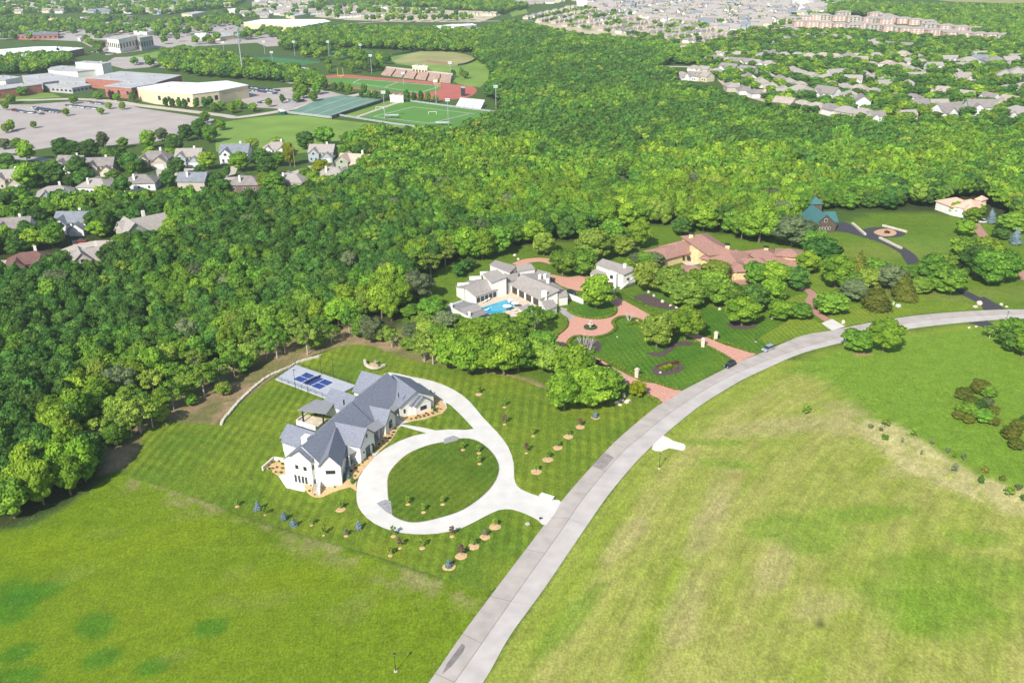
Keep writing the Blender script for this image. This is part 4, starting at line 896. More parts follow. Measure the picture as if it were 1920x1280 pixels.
for k in (8.6, 12.9, 21.5, 25.5): 
    m = MB(); m.box(Vector(m0[:2])+a*k+b*9.2, a, .35, .35, -.5, 3.6); m.build('porch_post', white, A_.r)
m = MB(); 
for k0, k1 in ((8.3, 13.4), (21.0, 26.8), (30.5, 35.5)): m.box(Vector(m0[:2])+a*(k0+k1)/2+b*8.2, a, k1-k0, 2.6, -.6, .22)
m.build('porch_floor', mat('porch_grey', (.34,.36,.40)), A_.r)
ch = MB(); q = P(577, 825, 9.6)
m = MB(); cc = Vector(m0[:2])+a*3.2-b*1.4; m.box(cc+b*.3+a*.6, a, 2.2, 2.0, 6, 10.7); m.build('dormer_chimney', white, A_.r)
m = MB(); cc = P(604, 808, 9.2); m.box((cc.x-.4, cc.y-.8), a, 1.1, .9, 6.5, 9.1); m.build('flue', white, A_.r)
for u, v in ((645, 751), (644, 752), (747, 738)):
    q = P(u, v, 8.5); m = MB(); m.tube((q.x, q.y, 7.2), (q.x, q.y, 8.9), .16); m.build('vent_pipe', iron, A_.r)
m = MB()                      # the ridge step on the main roof
k0 = Vector(m0[:2])+a*26.5; m.slab([(*(k0), 10.1), (*(k0+a*.35), 10.1), (*(k0+a*.35+b*6.7), 4.5), (*(k0+b*6.7), 4.5)], .3); m.build('roof_ridge_step', mat('fascia_dark', (.12,.13,.15)), A_.r)
# retaining wall, terrace and stair at the lower end
rt = MB(); pts_ = [P2(549, 864, 0), P2(513, 859, 0), P2(493, 880, -.5)]
for i in range(2):
    c = (Vector(pts_[i])+Vector(pts_[i+1]))/2; d_ = Vector(pts_[i+1])-Vector(pts_[i]); rt.box(c, d_, d_.length+.3, .45, -3.2, .55)
tag(rt.build('retaining_wall', cream, origin=(pts_[1][0], pts_[1][1], -1)), 'low white retaining wall bending around the mulch bed left of the farmhouse', 'wall')
sheet("terrace", [(522,892),(552,884),(571,905),(585,906),(577,911),(571,922),(537,915)], mat('terrace_white', S((222,218,208))), .10)
wq = MB(); w0, w1 = P(603, 903), P(599, 928); c = (w0+w1)/2; d_ = Vector((w1-w0)[:2]); wq.box((c.x, c.y), d_, d_.length, .5, -3.2, .2)
tag(wq.build('stair_wall', white, origin=(c.x, c.y, -2)), 'white cheek wall beside the garden stair below the front gable', 'wall')
rs = root('garden_stair', tuple(P(592, 918)), 'short grey garden stair with iron rail between mulch and cheek wall', 'stairs')
s0, s1 = P(596, 903), P(592, 926); dv = Vector((s1-s0)[:2]); L_ = dv.length; dv.normalize(); m = MB()
for i in range(8): c = Vector(s0[:2])+dv*(i+.5)*L_/8; m.box(c, dv, L_/8, 1.4, H(*c)-.5, H(*s0[:2])*(1-i/8)+H(*s1[:2])*(i/8)+.35-.02*i)
m.build('steps', conc2, rs); m = MB(); h0 = Vector(s0[:2])+Vector((dv.y, -dv.x))*.8; h1 = Vector(s1[:2])+Vector((dv.y, -dv.x))*.8
m.tube((*h0, H(*h0)+1.3), (*h1, H(*h1)+1.2), .05); 
for k in range(5): q = h0.lerp(h1, k/4); m.tube((*q, H(*q)), (*q, H(*q)+1.3), .04)
m.build('handrail', iron, rs)
# planting round the house
k = 0
for u, v, h in [(584,900,2.6),(611,903,2.8),(688,857,3.0),(701,846,3.0),(657,872,2.4),(661,906,2.6),(815,771,2.6),(808,742,2.6),(711,692,2.6)]:
    lb = ['columnar evergreen against the left gable wall','columnar evergreen under the front gable window','slim evergreen left of the front door','slim evergreen right of the front door','slim evergreen at the porch corner','slim evergreen beside the blue spruce in the front bed','slim evergreen right of the garage gable','slim evergreen behind the garage corner','slim evergreen inside the stone seat wall'][k]
    plant('column', u, v, h, 1.1, 'columnar_evergreen', lb, 'evergreen', 'columnar evergreens round the farmhouse'); k += 1
plant('baby_spruce', 652, 895, 2.8, 2.3, 'young_spruce', 'blue spruce in the front mulch bed of the farmhouse', 'spruce', 'young blue spruces around the farmhouse')
SH = [(503,873),(509,868),(515,866),(523,866),(529,870),(537,868),(544,866),(511,879),(519,877),(529,879),(538,878),(546,876),(517,886),(527,886),(505,880),
 (584,910),(590,928),(580,921),(600,911),(618,907),(628,914),(645,902),(640,890),(665,893),(671,885),(667,878),(673,873),(678,868),(683,864),(689,861),(664,871),(659,884),(695,855),(663,905),
 (708,842),(714,838),(720,833),(726,829),(731,822),(735,817),(738,811),(741,805),(711,834),(718,828),(724,822),(729,815),
 (763,783),(771,786),(780,785),(788,783),(795,781),(803,779),(811,776),(819,773),(826,768),(784,780),(799,776),(815,768),(760,777)]
for i, (u, v) in enumerate(SH):
    where = 'inside the retaining wall bed' if i < 15 else 'in the front bed by the drive' if i < 34 else 'in the narrow bed under the porch' if i < 46 else 'in the bed below the garage gable'
    tn = R.choice(['hedge', 'olive', 'mid', 'hedge', 'yellow', 'red' if i > 33 else 'olive'])
    plant('shrub_'+tn, u, v, R.uniform(.4, .75), R.uniform(.6, 1.1), 'bed_shrub', f'tiny round shrub {where}', 'shrub', f'small shrubs {where}', trunk=False)
# stone edging wall, curved seat wall
rk = MB(); ln = [P2(*p) for p in cmr([(415,797),(419,788),(430,775),(450,752),(470,733),(490,716),(510,703),(530,695),(545,688),(560,680),(583,673),(602,668)], 6, False)]
for i in range(len(ln)-1):
    p_, q_ = Vector(ln[i]), Vector(ln[i+1]); d_ = q_-p_; kk = max(1, int(d_.length/1.5))
    for j in range(kk): c = p_.lerp(q_, (j+.5)/kk); rk.box(c, (d_.x+R.uniform(-.25, .25), d_.y+R.uniform(-.25, .25)), d_.length/kk*.98, R.uniform(.8, 1.15), H(*c)-.4, H(*c)+R.uniform(.5, .75))
tag(rk.build('stone_edging', stone, origin=(*ln[30], 0)), 'long curved edging of pale limestone blocks along the top of the farmhouse lawn', 'wall')
rk = MB(); ln = [P2(*p) for p in cmr([(684,681),(686,688),(693,692),(702,694),(712,692),(722,688)], 5, False)]
for i in range(len(ln)-1):
    p_, q_ = Vector(ln[i]), Vector(ln[i+1]); d_ = q_-p_; rk.box((p_+q_)/2, d_, d_.length*1.05, .9, -.2, .65)
tag(rk.build('seat_wall', stone, origin=(*ln[10], 0)), 'curved pale stone seat wall on the lawn behind the farmhouse', 'wall')
rr_ = root('garden_fire_bowl', tuple(P(705, 684)), 'small grey garden fire bowl inside the curved seat wall', 'fire bowl'); m = MB(); q = P(705, 684)
m.tube((q.x, q.y, 0), (q.x, q.y, .7), .35, .75, 10); m.build('bowl', conc2, rr_); m = MB(); m.tube((q.x, q.y, .7), (q.x, q.y, 1.5), .3, .2, 6); m.build('cover', mat('teal_cover', (.16,.24,.25)), rr_)
sheet("mulch_bed", [(686,684),(700,680),(716,686),(700,693)], bed, .07, smooth=2)
# sport court
cs = [P(519, 721), P(555, 695), P(652, 722), P(616, 750)]
ct = root('sport_court', tuple(P(590, 720)), 'pale court slab with a blue pickleball court and white lines', 'sport court')
m = MB(); m.prism([P2(518,723), P2(556,697), P2(668,726), P2(618,752)], -.4, .10); m.build('slab', mat('court_slab', (.40,.42,.45), .8, .05), ct)
o_ = P(550, 721.3); e1 = (P(612.5, 740) - o_); e1 = Vector(e1[:2]).normalized(); e2 = Vector((-e1.y, e1.x)); o2 = Vector(o_[:2]); LL, WW = 13.4, 6.4
def rect(mb, x0, x1, y0, y1, z0, z1): mb.prism([tuple(o2+e1*x+e2*y_) for x, y_ in ((x0, y0), (x1, y0), (x1, y1), (x0, y1))], z0, z1)
m = MB(); rect(m, 0, LL, 0, WW, .09, .114); m.build('playing_surface', mat('court_blue', (.030,.060,.22), .7, .05), ct)
m = MB(); 
for x0, x1, y0, y1 in ((-.05, .05, 0, WW), (LL-.05, LL+.05, 0, WW), (4.4, 4.6, 0, WW), (LL-4.6, LL-4.4, 0, WW), (0.05, 4.4, WW/2-.08, WW/2+.08), (LL-4.4, LL-.05, WW/2-.08, WW/2+.08), (.05, 4.4, -.05, .05), (4.6, LL-4.6, -.05, .05), (LL-4.4, LL-.05, -.05, .05), (.05, 4.4, WW-.05, WW+.05), (4.6, LL-4.6, WW-.05, WW+.05), (LL-4.4, LL-.05, WW-.05, WW+.05)): rect(m, x0, x1, y0, y1, .115, .122)
m.build('court_lines', mat('line_white', (.8,.8,.8), .8, .02), ct)
m = MB(); rect(m, LL/2-.04, LL/2+.04, -.4, WW+.4, .2, 1.0); m.build('net', mat('net_dark', (.05,.06,.10)), ct)
fr_ = root('court_fence', tuple(P(540, 705)), 'low dark mesh fence with slim posts around the blue sport court', 'fence')
cor = [Vector(P2(518, 723)), Vector(P2(556, 697)), Vector(P2(668, 726)), Vector(P2(618, 752))]
for i in (0, 1, 3):
    p_, q_ = cor[i], cor[(i+1) % 4]; kk = 8 if i != 0 else 5; d_ = q_-p_
    m = MB()
    for z in (.5, .8, 1.1, 1.4): m.tube((*p_, z), (*q_, z), .018, n=4)
    m.build('mesh_panel', iron, fr_)
    for j in range(kk+1 if i == 3 else kk): c = p_.lerp(q_, j/kk); m = MB(); m.tube((*c, 0), (*c, 1.6), .06); m.build('post', iron, fr_)
for u, v, lb in ((555.5,737,'front left light pole of the sport court'),(578,741.5,'front right light pole of the sport court'),(604,710,'rear left light pole of the sport court'),(627,715,'rear right light pole of the sport court')):
    q = P(u, v); rp_ = root('light_pole', tuple(q), 'slim black '+lb, 'light pole', 'light poles of the sport court'); m = MB(); m.tube((q.x, q.y, 0), (q.x, q.y, 7.2), .09, .06); m.build('pole', iron, rp_)
    m = MB(); m.box((q.x+.2, q.y), (1, 0), .8, .3, 7.1, 7.25); m.build('lamp_head', iron, rp_)
# ------------------------------------------------------------------ white villa with the pool
B1 = P(950, 540); V_ = Bld('white_villa', (B1.x, B1.y, 0), 'rambling white villa with low taupe roofs around a blue swimming pool', 'house', white, taup)
def pw_(x, y, z): return P(820+x/8, 470+y/8, z)
def shed(bl, hi0, hi1, lo1, lo0, zh, zl, th=.4, zb=-.5, wall=True, rf=None, m=None):
    """a lean-to or monopitch: high edge hi0-hi1 at zh, low edge lo0-lo1 at zl (plan points), walls below"""
    hi0, hi1, lo1, lo0 = [Vector(p[:2]) for p in (hi0, hi1, lo1, lo0)]; c = (hi0+hi1+lo0+lo1)/4
    pts = [(*hi0, zh), (*hi1, zh), (*lo1, zl), (*lo0, zl)]
    ar = sum(pts[i][0]*pts[(i+1) % 4][1]-pts[(i+1) % 4][0]*pts[i][1] for i in range(4))
    (rf or bl.f).slab(pts if ar > 0 else pts[::-1], th)
    if wall:
        s_ = [p.lerp(c, .06) for p in (hi0, hi1, lo1, lo0)]; zz = [zh-th, zh-th, zl-th, zl-th]; k = len(bl.w.V)
        zz = [z_+.06*((zl if z_ > zl else zh)-z_)*.5 for z_ in zz]
        if ar < 0: s_ = s_[::-1]; zz = zz[::-1]
        bl.w.V += [(*p, zb) for p in s_]+[(*p, z_) for p, z_ in zip(s_, zz)]
        bl.w.F += [(k+i, k+(i+1) % 4, k+4+(i+1) % 4, k+4+i) for i in range(4)]+[(k+4, k+5, k+6, k+7)]
bw = V_
L1 = [pw_(400,545,6.2), pw_(720,425,6.2), pw_(965,560,3.3), pw_(575,690,3.3)]; shed(bw, L1[0], L1[1], L1[2], L1[3], 6.2, 3.3)
shed(bw, pw_(400,550,6.1), pw_(705,430,6.1), pw_(560,410,4.4), pw_(270,530,4.4), 6.05, 4.4)       # slope away at the back
shed(bw, pw_(900,280,8.2), pw_(1045,390,8.2), pw_(810,480,6.9), pw_(670,330,6.9), 8.2, 6.9)        # upper storey block
shed(bw, pw_(780,205,7.5), pw_(870,140,7.5), pw_(1190,230,6.4), pw_(1090,330,6.4), 7.5, 6.4)
shed(bw, pw_(1180,215,7.0), pw_(1400,190,7.0), pw_(1470,270,6.0), pw_(1200,310,6.0), 7.0, 6.0)
shed(bw, pw_(1260,355,6.2), pw_(1830,590,6.2), pw_(1540,730,3.5), pw_(1090,500,3.5), 6.2, 3.5)
shed(bw, pw_(1260,350,6.1), pw_(1830,580,6.1), pw_(1920,580,4.8), pw_(1480,330,4.8), 6.1, 4.8)
shed(bw, pw_(1500,280,4.4), pw_(1700,330,4.4), pw_(1690,440,4.0), pw_(1450,380,4.0), 4.4, 4.0)
shed(bw, pw_(1560,740,3.9), pw_(1740,735,3.9), pw_(1800,830,3.2), pw_(1640,900,3.2), 3.9, 3.2)
shed(bw, pw_(1215,850,3.2), pw_(1370,790,3.2), pw_(1440,850,2.7), pw_(1290,910,2.7), 3.2, 2.7)
shed(bw, pw_(1800,590,4.6), pw_(1935,590,4.6), pw_(1960,680,3.8), pw_(1830,700,3.8), 4.6, 3.8)
shed(bw, pw_(1000,330,5.6), pw_(1230,300,5.6), pw_(1200,430,4.9), pw_(1050,480,4.9), 5.6, 4.9)
# low pool house at the left: roofs of two tones with parapets
shed(bw, pw_(340,870,3.0), pw_(600,790,3.0), pw_(680,880,2.5), pw_(400,960,2.5), 3.0, 2.5)
fl = MB(); fl.slab([tuple(pw_(150,830,2.2)), tuple(pw_(400,960,2.2)), tuple(pw_(600,790,2.2)), tuple(pw_(400,760,2.2))], .3); fl.slab([tuple(pw_(400,960,2.1)), tuple(pw_(520,1020,2.1)), tuple(pw_(760,930,2.1)), tuple(pw_(680,880,2.1))], .3)
fl.build('flat_roof', taupe_d, V_.r)
for p_, q_ in ((pw_(150,830,2.4), pw_(400,965,2.4)), (pw_(400,965,2.4), pw_(520,1025,2.4)), (pw_(150,830,2.4), pw_(380,750,2.4))):
    d_ = Vector((q_-p_)[:2]); c = (p_+q_)/2; V_.w.box((c.x, c.y), d_, d_.length, .4, -.5, 2.75)
for x_, y_, z_ in ((210,840,4.0), (480,960,3.8)): q = pw_(x_, y_, 2.5); V_.w.box((q.x, q.y), (1, .3), .9, .8, 1, z_)
for p_, q_, z_ in ((pw_(300,500,5.3), pw_(480,495,5.3), 5.6), (pw_(480,405,5.6), pw_(660,400,5.6), 6.0), (pw_(640,335,6.8), pw_(760,330,6.8), 7.2)):   # stepped white fascias at the back left
    d_ = Vector((q_-p_)[:2]); c = (p_+q_)/2; V_.w.box((c.x, c.y), d_, d_.length, 1.6, z_-1.2, z_)
q = pw_(1610,650,5); V_.w.box((q.x, q.y), (1, -.45), 2.4, 1.6, -.5, 6.4)
for x_, y_ in ((1540,400), (1620,390), (1665,460)):
    q = pw_(x_, y_, 6.0); m = MB(); m.box((q.x, q.y), (1, -.45), 1.2, 1.2, 3, 7.3); m.build('chimney', white, V_.r)
V_.done()
def wline(bl, p0, p1, cnt, w_, h, z, out, mull=0, name='window', gm=None):
    p0, p1 = Vector(p0[:2]), Vector(p1[:2]); d_ = (p1-p0).normalized(); nn_ = Vector((d_.y, -d_.x))*out
    for i in range(cnt): bl.window(p0.lerp(p1, (i+.5)/cnt), nn_, z, w_, h, mull=mull, name=name, gm=gm)
def lowline(hi0, hi1, lo1, lo0):
    ps = [Vector(p[:2]) for p in (hi0, hi1, lo1, lo0)]; c = sum(ps, Vector((0, 0)))/4; return ps[3].lerp(c, .058), ps[2].lerp(c, .058)
e0, e1_ = lowline(*L1); wline(V_, e0, e1_, 6, 1.7, 2.0, .4, 1, 1)
p0, p1 = lowline(pw_(1260,355,6.2), pw_(1830,590,6.2), pw_(1540,730,3.5), pw_(1090,500,3.5)); wline(V_, p0, p1, 4, 3.6, 2.7, .15, 1, 3, gm=mat('dim_glass', (.05,.045,.035), .15, spec=.6))
p0, p1 = Vector(pw_(825,490,5)[:2]), Vector(pw_(1035,400,5)[:2]); wline(V_, p0, p1, 2, 1.5, 1.5, 4.9, 1, 1)
p0, p1 = Vector(pw_(1100,345,5.4)[:2]), Vector(pw_(1370,295,5.4)[:2]); wline(V_, p0, p1, 4, 1.7, .8, 5.2, 1, 0)
p0, p1 = pw_(300,700,1), pw_(540,770,1); 
q0, q1 = Vector(pw_(290,560,3.6)[:2]), Vector(pw_(565,690,3.2)[:2]); cz = (q1-q0).normalized(); wline(V_, q0+cz*.8, q1-cz*.5, 3, .9, 1.9, .5, 1)
# terrace, pool, parasols, loungers
sheet("pool_terrace", [(877,572),(868,578),(886,596),(912,598),(985,592),(1010,570),(957,535),(940,541),(893,560)], mat('terrace_tan', S((205,188,165)), .9, .08, 1), .06)
pool = [P2(903,577.5), P2(949,562.5), P2(963,571), P2(961,579), P2(930,590), P2(915,589)]
rp_ = root('swimming_pool', (*P2(935,577), 0), 'bright blue swimming pool on the tan terrace of the white villa', 'swimming pool')
m = MB(); m.prism([tuple(Vector(p).lerp(Vector(P2(935,577)), -.06)) for p in pool], -.3, .12); m.build('coping', stone, rp_)
m = MB(); m.prism(pool, -.2, .15); wt = mat('pool_water', (.02,.36,.52), .06, .12, .5, spec=.5); m.build('water', wt, rp_)
for i, (u, v, r_) in enumerate(((951,583,1.9), (966,577,1.7), (957,571,1.2))):
    q = P(u, v); pr_ = root('parasol', tuple(q), ['large round white parasol open over the front edge of the pool', 'tilted white parasol at the right end of the pool', 'small white parasol by the far corner of the pool'][i], 'parasol', 'parasols by the pool')
    m = MB(); m.tube((q.x, q.y, 0), (q.x, q.y, 2.6), .05); m.build('pole', iron, pr_); m = MB(); n_ = 8
    for j in range(n_): a0, a1 = 2*pi*j/n_, 2*pi*(j+1)/n_; m.poly([(q.x, q.y, 2.75), (q.x+cos(a0)*r_, q.y+sin(a0)*r_, 2.2), (q.x+cos(a1)*r_, q.y+sin(a1)*r_, 2.2)])
    m.build('canopy', mat('canvas_white', (.8,.8,.8)), pr_)
def lounger(u, v, rz, lb, first=[]):
    q = P(u, v)
    if not first:
        r_ = root('pool_lounger', (0, 0, 0), lb, 'sun lounger', 'loungers around the pool'); m = MB(); m.box((0, 0), (1, 0), 1.5, .8, .3, .42); m.build('seat', mat('canvas_white', (.8,.8,.8)), r_)
        m = MB(); m.slab([(.7, -.4, .42), (1.5, -.4, .95), (1.5, .4, .95), (.7, .4, .42)], .1); m.build('backrest', MATS['canvas_white'], r_)
        m = MB(); [m.box((x_, y_), (1, 0), .08, .08, 0, .3) for x_ in (-.6, .6) for y_ in (-.33, .33)]; m.build('legs', iron, r_); first.append(r_); r_.location = (q.x, q.y, .08); r_.rotation_euler = (0, 0, rz)
    else: dup(first[0], (q.x, q.y, .08), rz, label=lb)
for u, v, rz, lb in ((907,567.5,.6,'white lounger nearest the villa wall, left'),(913,564,.6,'white lounger second along the villa wall'),(922,558,.6,'white lounger by the middle of the villa wall'),(932,553,.6,'white lounger near the inner terrace corner'),(955,568,-.6,'white lounger at the right of the pool'),(963,583,-.4,'white lounger before the large parasol'),(910,583,.2,'white lounger at the left front corner of the pool')): lounger(u, v, rz, lb)
# the annexe
G_ = Bld('white_annexe', (*P2(1160,530), 0), 'two-storey white annexe with taupe roof and an outside stair, beyond the courtyard', 'house', white, taup)
def pc(x, y, z): return P(780+x/4, 440+y/4, z)
shed(G_, pc(1400,178,7.4), pc(1660,255,7.4), pc(1560,300,6.3), pc(1345,220,6.3), 7.4, 6.3, zb=-.5); shed(G_, pc(1345,235,4.4), pc(1440,275,4.4), pc(1430,330,3.6), pc(1305,290,3.6), 4.4, 3.6)
G_.w.box(tuple(pc(1480,330,3)[:2]), (.9, -.4), 4.2, 5.5, -.5, 6.0); q = pc(1565,235,7.6); G_.w.box((q.x, q.y), (1, 0), 1.3, 1.1, 5, 8.6)
G_.done(); q = pc(1480,330,3); 
fc_ = Vector((-.45, -.9)); c = Vector(q[:2])+Vector((-.40, -.91)).normalized()*2.8; G_.window(c, (-.406, -.914), 4.0, 1.3, 1.5, mull=1); m = MB(); m.box(c, (.914, -.406), 1.9, .15, .1, 2.4); m.build('door', mat('door_brown', (.16,.07,.04)), G_.r)
G_.window(pc(1590,330,5), (.5, -.86), 4.4, 1.2, .9); m = MB()
for k in range(9): s_ = pc(1640,310,5.5).lerp(pc(1540,400,.3), k/8); m.box(s_[:2], (.7, .7), 1.6, .7, s_.z-.5, s_.z)
m.build('outside_stair', white, G_.r)
gw = MB()
for u0, v0, u1, v1, h in ((1062,558,1094,570,2.2), (1145,545,1152,553,2.4)):
    p_, q_ = P(u0, v0), P(u1, v1); c = (p_+q_)/2; d_ = Vector((q_-p_)[:2]); gw.box(c[:2], d_, d_.length, .5, -.2, h)
    tag(gw.build('garden_wall', white, origin=(c.x, c.y, 0)), 'white garden wall running from the villa to the round tree' if u0 < 1100 else 'short white gate wall by the dark brick corner', 'wall'); gw = MB()
# hedges
def hedge(line, lb, wd=1.3, h=1.0, sm=5):
    ln = W(line, sm, False); g_ = np.random.default_rng(len(line)*7+int(line[0][0])); pts_ = []
    mb = MB(); dens = []
    for i in range(len(ln)-1):
        p_, q_ = Vector(ln[i]), Vector(ln[i+1]); L_ = (q_-p_).length; kk = max(1, int(L_/.9))
        for j in range(kk): c = p_.lerp(q_, (j+.5)/kk); mb.blob((c.x, c.y, H(*c)+h*.42), wd*.55+.25, wd*.55, h*.6, R.randrange(999), .13, 1); dens.append(c)
    me_ = mesh_np('hedge', mb.V, mb.F, LM['hedge']); at = me_.attributes.new("leaf", 'FLOAT', 'POINT'); at.data.foreach_set("value", g_.random(len(mb.V)).astype(np.float32))
    return tag(obj('hedge', me_), lb, 'hedge', 'clipped hedges of the villa gardens')
hedge([(1032,640),(1040,632),(1052,622),(1061,613),(1062,603),(1058,596)], 'clipped hedge left of the brick plaza')
hedge([(1067,658),(1066,643),(1080,632),(1112,634),(1138,629),(1154,617),(1150,605),(1162,596),(1180,596)], 'S-shaped clipped hedge between brick plaza and lawn')
hedge([(1066,583),(1083,593),(1115,598),(1140,595),(1153,587),(1153,577)], 'hedge hugging the oval under the round tree')
hedge([(1070,658),(1085,664),(1105,670)], 'short hedge at the narrow end of the plaza')
hedge([(1128,675),(1150,683),(1180,697),(1210,709),(1240,722),(1270,731)], 'straight hedge along the lower brick drive, lawn side', 1.1)
hedge([(1160,548),(1185,560),(1205,571),(1222,583)], 'hedge along the upper brick drive behind the plaza', 1.1)
hedge([(1312,626),(1340,638),(1370,649),(1412,662)], 'hedge on the far side of the upper gate drive', 1.0)
hedge([(1302,641),(1328,653),(1353,665),(1375,679)], 'hedge on the near side of the upper gate drive', 1.0)
hedge([(1205,737),(1222,747),(1237,757)], 'short hedge below the golden shrub', 1.0)
# gate piers
for i, (u, v) in enumerate(((1318,650),(1342,638),(1168,724),(1194,707))):
    q = P(u, v); r_ = root('gate_pier', tuple(q), ['pale stone pier left of the upper gate drive','pale stone pier right of the upper gate drive','pale stone pier beside the three round trees','pale stone pier behind the golden shrub'][i], 'gate pier', 'stone piers at the brick drives')
    m = MB(); m.box(q[:2], (1, -.5), 1.25, 1.05, -.2, 3.1); m.build('shaft', stone, r_); m = MB(); m.box(q[:2], (1, -.5), 1.55, 1.35, 3.1, 3.35); m.box(q[:2], (1, -.5), .8, .7, 3.35, 3.7); m.build('cap', stone, r_)
# fountain
q = P(1107, 614); fr_ = root('fountain', tuple(q), 'tiered white fountain in the middle of the brick plaza', 'fountain')
m = MB(); m.tube((q.x, q.y, 0), (q.x, q.y, .45), 2.6, 2.6, 18); m.build('planted_rim', mat('fountain_green', (.05,.08,.025)), fr_); m = MB(); m.tube((q.x, q.y, .4), (q.x, q.y, 1.3), .5, .3, 8); m.tube((q.x, q.y, 1.3), (q.x, q.y, 1.5), .3, 1.2, 12); m.tube((q.x, q.y, 1.5), (q.x, q.y, 2.4), .2, .15, 8); m.tube((q.x, q.y, 2.4), (q.x, q.y, 2.6), .2, .7, 10); m.tube((q.x, q.y, 2.6), (q.x, q.y, 3.3), .15, .1, 6); m.build('basins', stone, fr_)
# white multi-stemmed shrubs
def twiggy(u, v, h, lb, seed):
    q = P(u, v); rr = random.Random(seed); m = MB()
    for i in range(9):
        a_ = i*.7+rr.random(); e = Vector((q.x+cos(a_)*h*.42, q.y+sin(a_)*h*.42, h*rr.uniform(.75, 1))); s_ = Vector((q.x+cos(a_)*.2, q.y+sin(a_)*.2, 0)); md = s_.lerp(e, .45); m.tube(s_, md, .12, .09, 5); m.tube(md, e, .09, .03, 5)
        for k in range(2): e2 = md.lerp(e, .4)+Vector((rr.uniform(-.8, .8), rr.uniform(-.8, .8), h*.25)); m.tube(md.lerp(e, .2), e2, .06, .02, 4)
    tag(m.build('bare_shrub', mat('white_bark', (.46,.44,.42)), origin=tuple(q)), lb, 'shrub', 'bare white stems on the villa lawn')
twiggy(1093, 652, 5.5, 'bare white multi-stemmed shrub, left of the pair beside the plaza', 1); twiggy(1106, 657, 5.2, 'bare white multi-stemmed shrub, right of the pair beside the plaza', 2)
twiggy(1180, 603, 4, 'bare white shrub among boulders above the lawn', 3); twiggy(1212, 606, 3, 'small bare white shrub at the drive bend', 4)
# flower bed, boulders
FL = [(1241,692,'yellow',2.6),(1248,690,'yellow',2.2),(1255,687,'yellow',2.4),(1246,695,'hedge',2.2),(1256,693,'hedge',2.4),(1266,689,'hedge',2.2),(1236,689,'red',1.6),(1262,682,'red',1.8),(1269,681,'red',1.8),(1251,684,'red',1.5)]
for u, v, tn, wd in FL: plant('shrub_'+tn, u, v, .9, wd, 'flower_clump', {'yellow': 'yellow flower clump in the kidney bed on the villa lawn', 'hedge': 'low green clump in the kidney bed on the villa lawn', 'red': 'dark red clump at the back of the kidney bed'}[tn], 'flowers', {'yellow': 'yellow flowers in the kidney bed', 'hedge': 'green clumps in the kidney bed', 'red': 'red clumps in the kidney bed'}[tn], trunk=False)
for u, v, tn, wd in ((1180,608,'mid',3),(1190,606,'yellow',2.2),(1200,607,'yellow',2),(1112,655,'grey',3),(1085,655,'grey',2.4),(1128,688,'purple',3),(1118,680,'purple',3.2),(1140,690,'purple',2.4),(1108,662,'mid',3)): plant('shrub_'+tn, u, v, 1.1, wd, 'lawn_shrub', f"{ {'mid':'green','yellow':'yellow green','grey':'grey green','purple':'wine-red'}[tn]} low shrub near the bare white stems", 'shrub', f'{tn} shrubs beside the brick drives', trunk=False)
BO = [(797,600,3.2,5,'tall pale boulder left of the pool terrace'),(1216,549,1,1.2,'boulder at the top of the dark mulch bed'),(1226,556,1,1.2,'boulder beside the dark mulch bed, upper'),(1242,567,1.1,1.4,'squared boulder below the dark mulch bed'),(1257,574,1,1,'small boulder right of the squared one'),(1268,578,1,1,'boulder at the foot of the wide pale tree'),
 (1349,581,1,1.1,'boulder under the dark green tree'),(1448,598,1.2,1.3,'pale boulder by the bright bushy tree'),(1502,543,1.3,1.2,'boulder at the upper brown walk'),(1194,604,1.2,1.2,'tan boulder between bare white shrubs'),(1238,699,.8,.9,'white stone in the kidney bed, left'),(1261,692,.8,.9,'white stone in the kidney bed, right'),
 (1157,632,.6,.5,'small white stone on the villa lawn'),(965,480,1.3,1.2,'pale boulder above the upper drive'),(972,487,1.2,1,'pale boulder beside the upper drive'),(885,492,2,2.4,'pinkish boulder behind the villa'),(1836,571,2.0,2,'large standing stone at the black drive mouth'),(1828,576,1.6,.9,'low flat stone at the black drive mouth'),(1877,572,1.2,1,'stone right of the black drive'),(1887,576,1,.8,'small stone near the road right of the black drive'),
 (1581,606,1.1,1.6,'pale marker stone by the brown walk entrance'),(1817,615,.9,.7,'small stone left of the lower black side drive'),(1830,613,.8,.6,'second small stone left of the lower black side drive')]
for i, (u, v, w2, h, lb) in enumerate(BO):
    q = P(u, v); m = MB(); m.blob((q.x, q.y, h*.32), w2*.6, w2*.5, h*.55, i, .22, 2); tag(m.build('boulder', stone, origin=tuple(q)), lb, 'boulder')
for i, (u, v, h) in enumerate(((1157,756,1.3),(1166,752,1.1),(1170,746,2.6),(1175,755,1.4),(1162,759,.9),(1178,751,1.0))):
    q = P(u, v); m = MB(); m.blob((q.x, q.y, h*.35), .5+h*.3 if h < 2 else .5, .6, h*.6, 50+i, .25, 2); tag(m.build('boulder', stone, origin=tuple(q)), 'upright stone of the white rock pile on the lawn' if h > 2 else 'low white rock of the pile left of the stone piers', 'boulder', 'low rocks of the pile' if h < 2 else None)
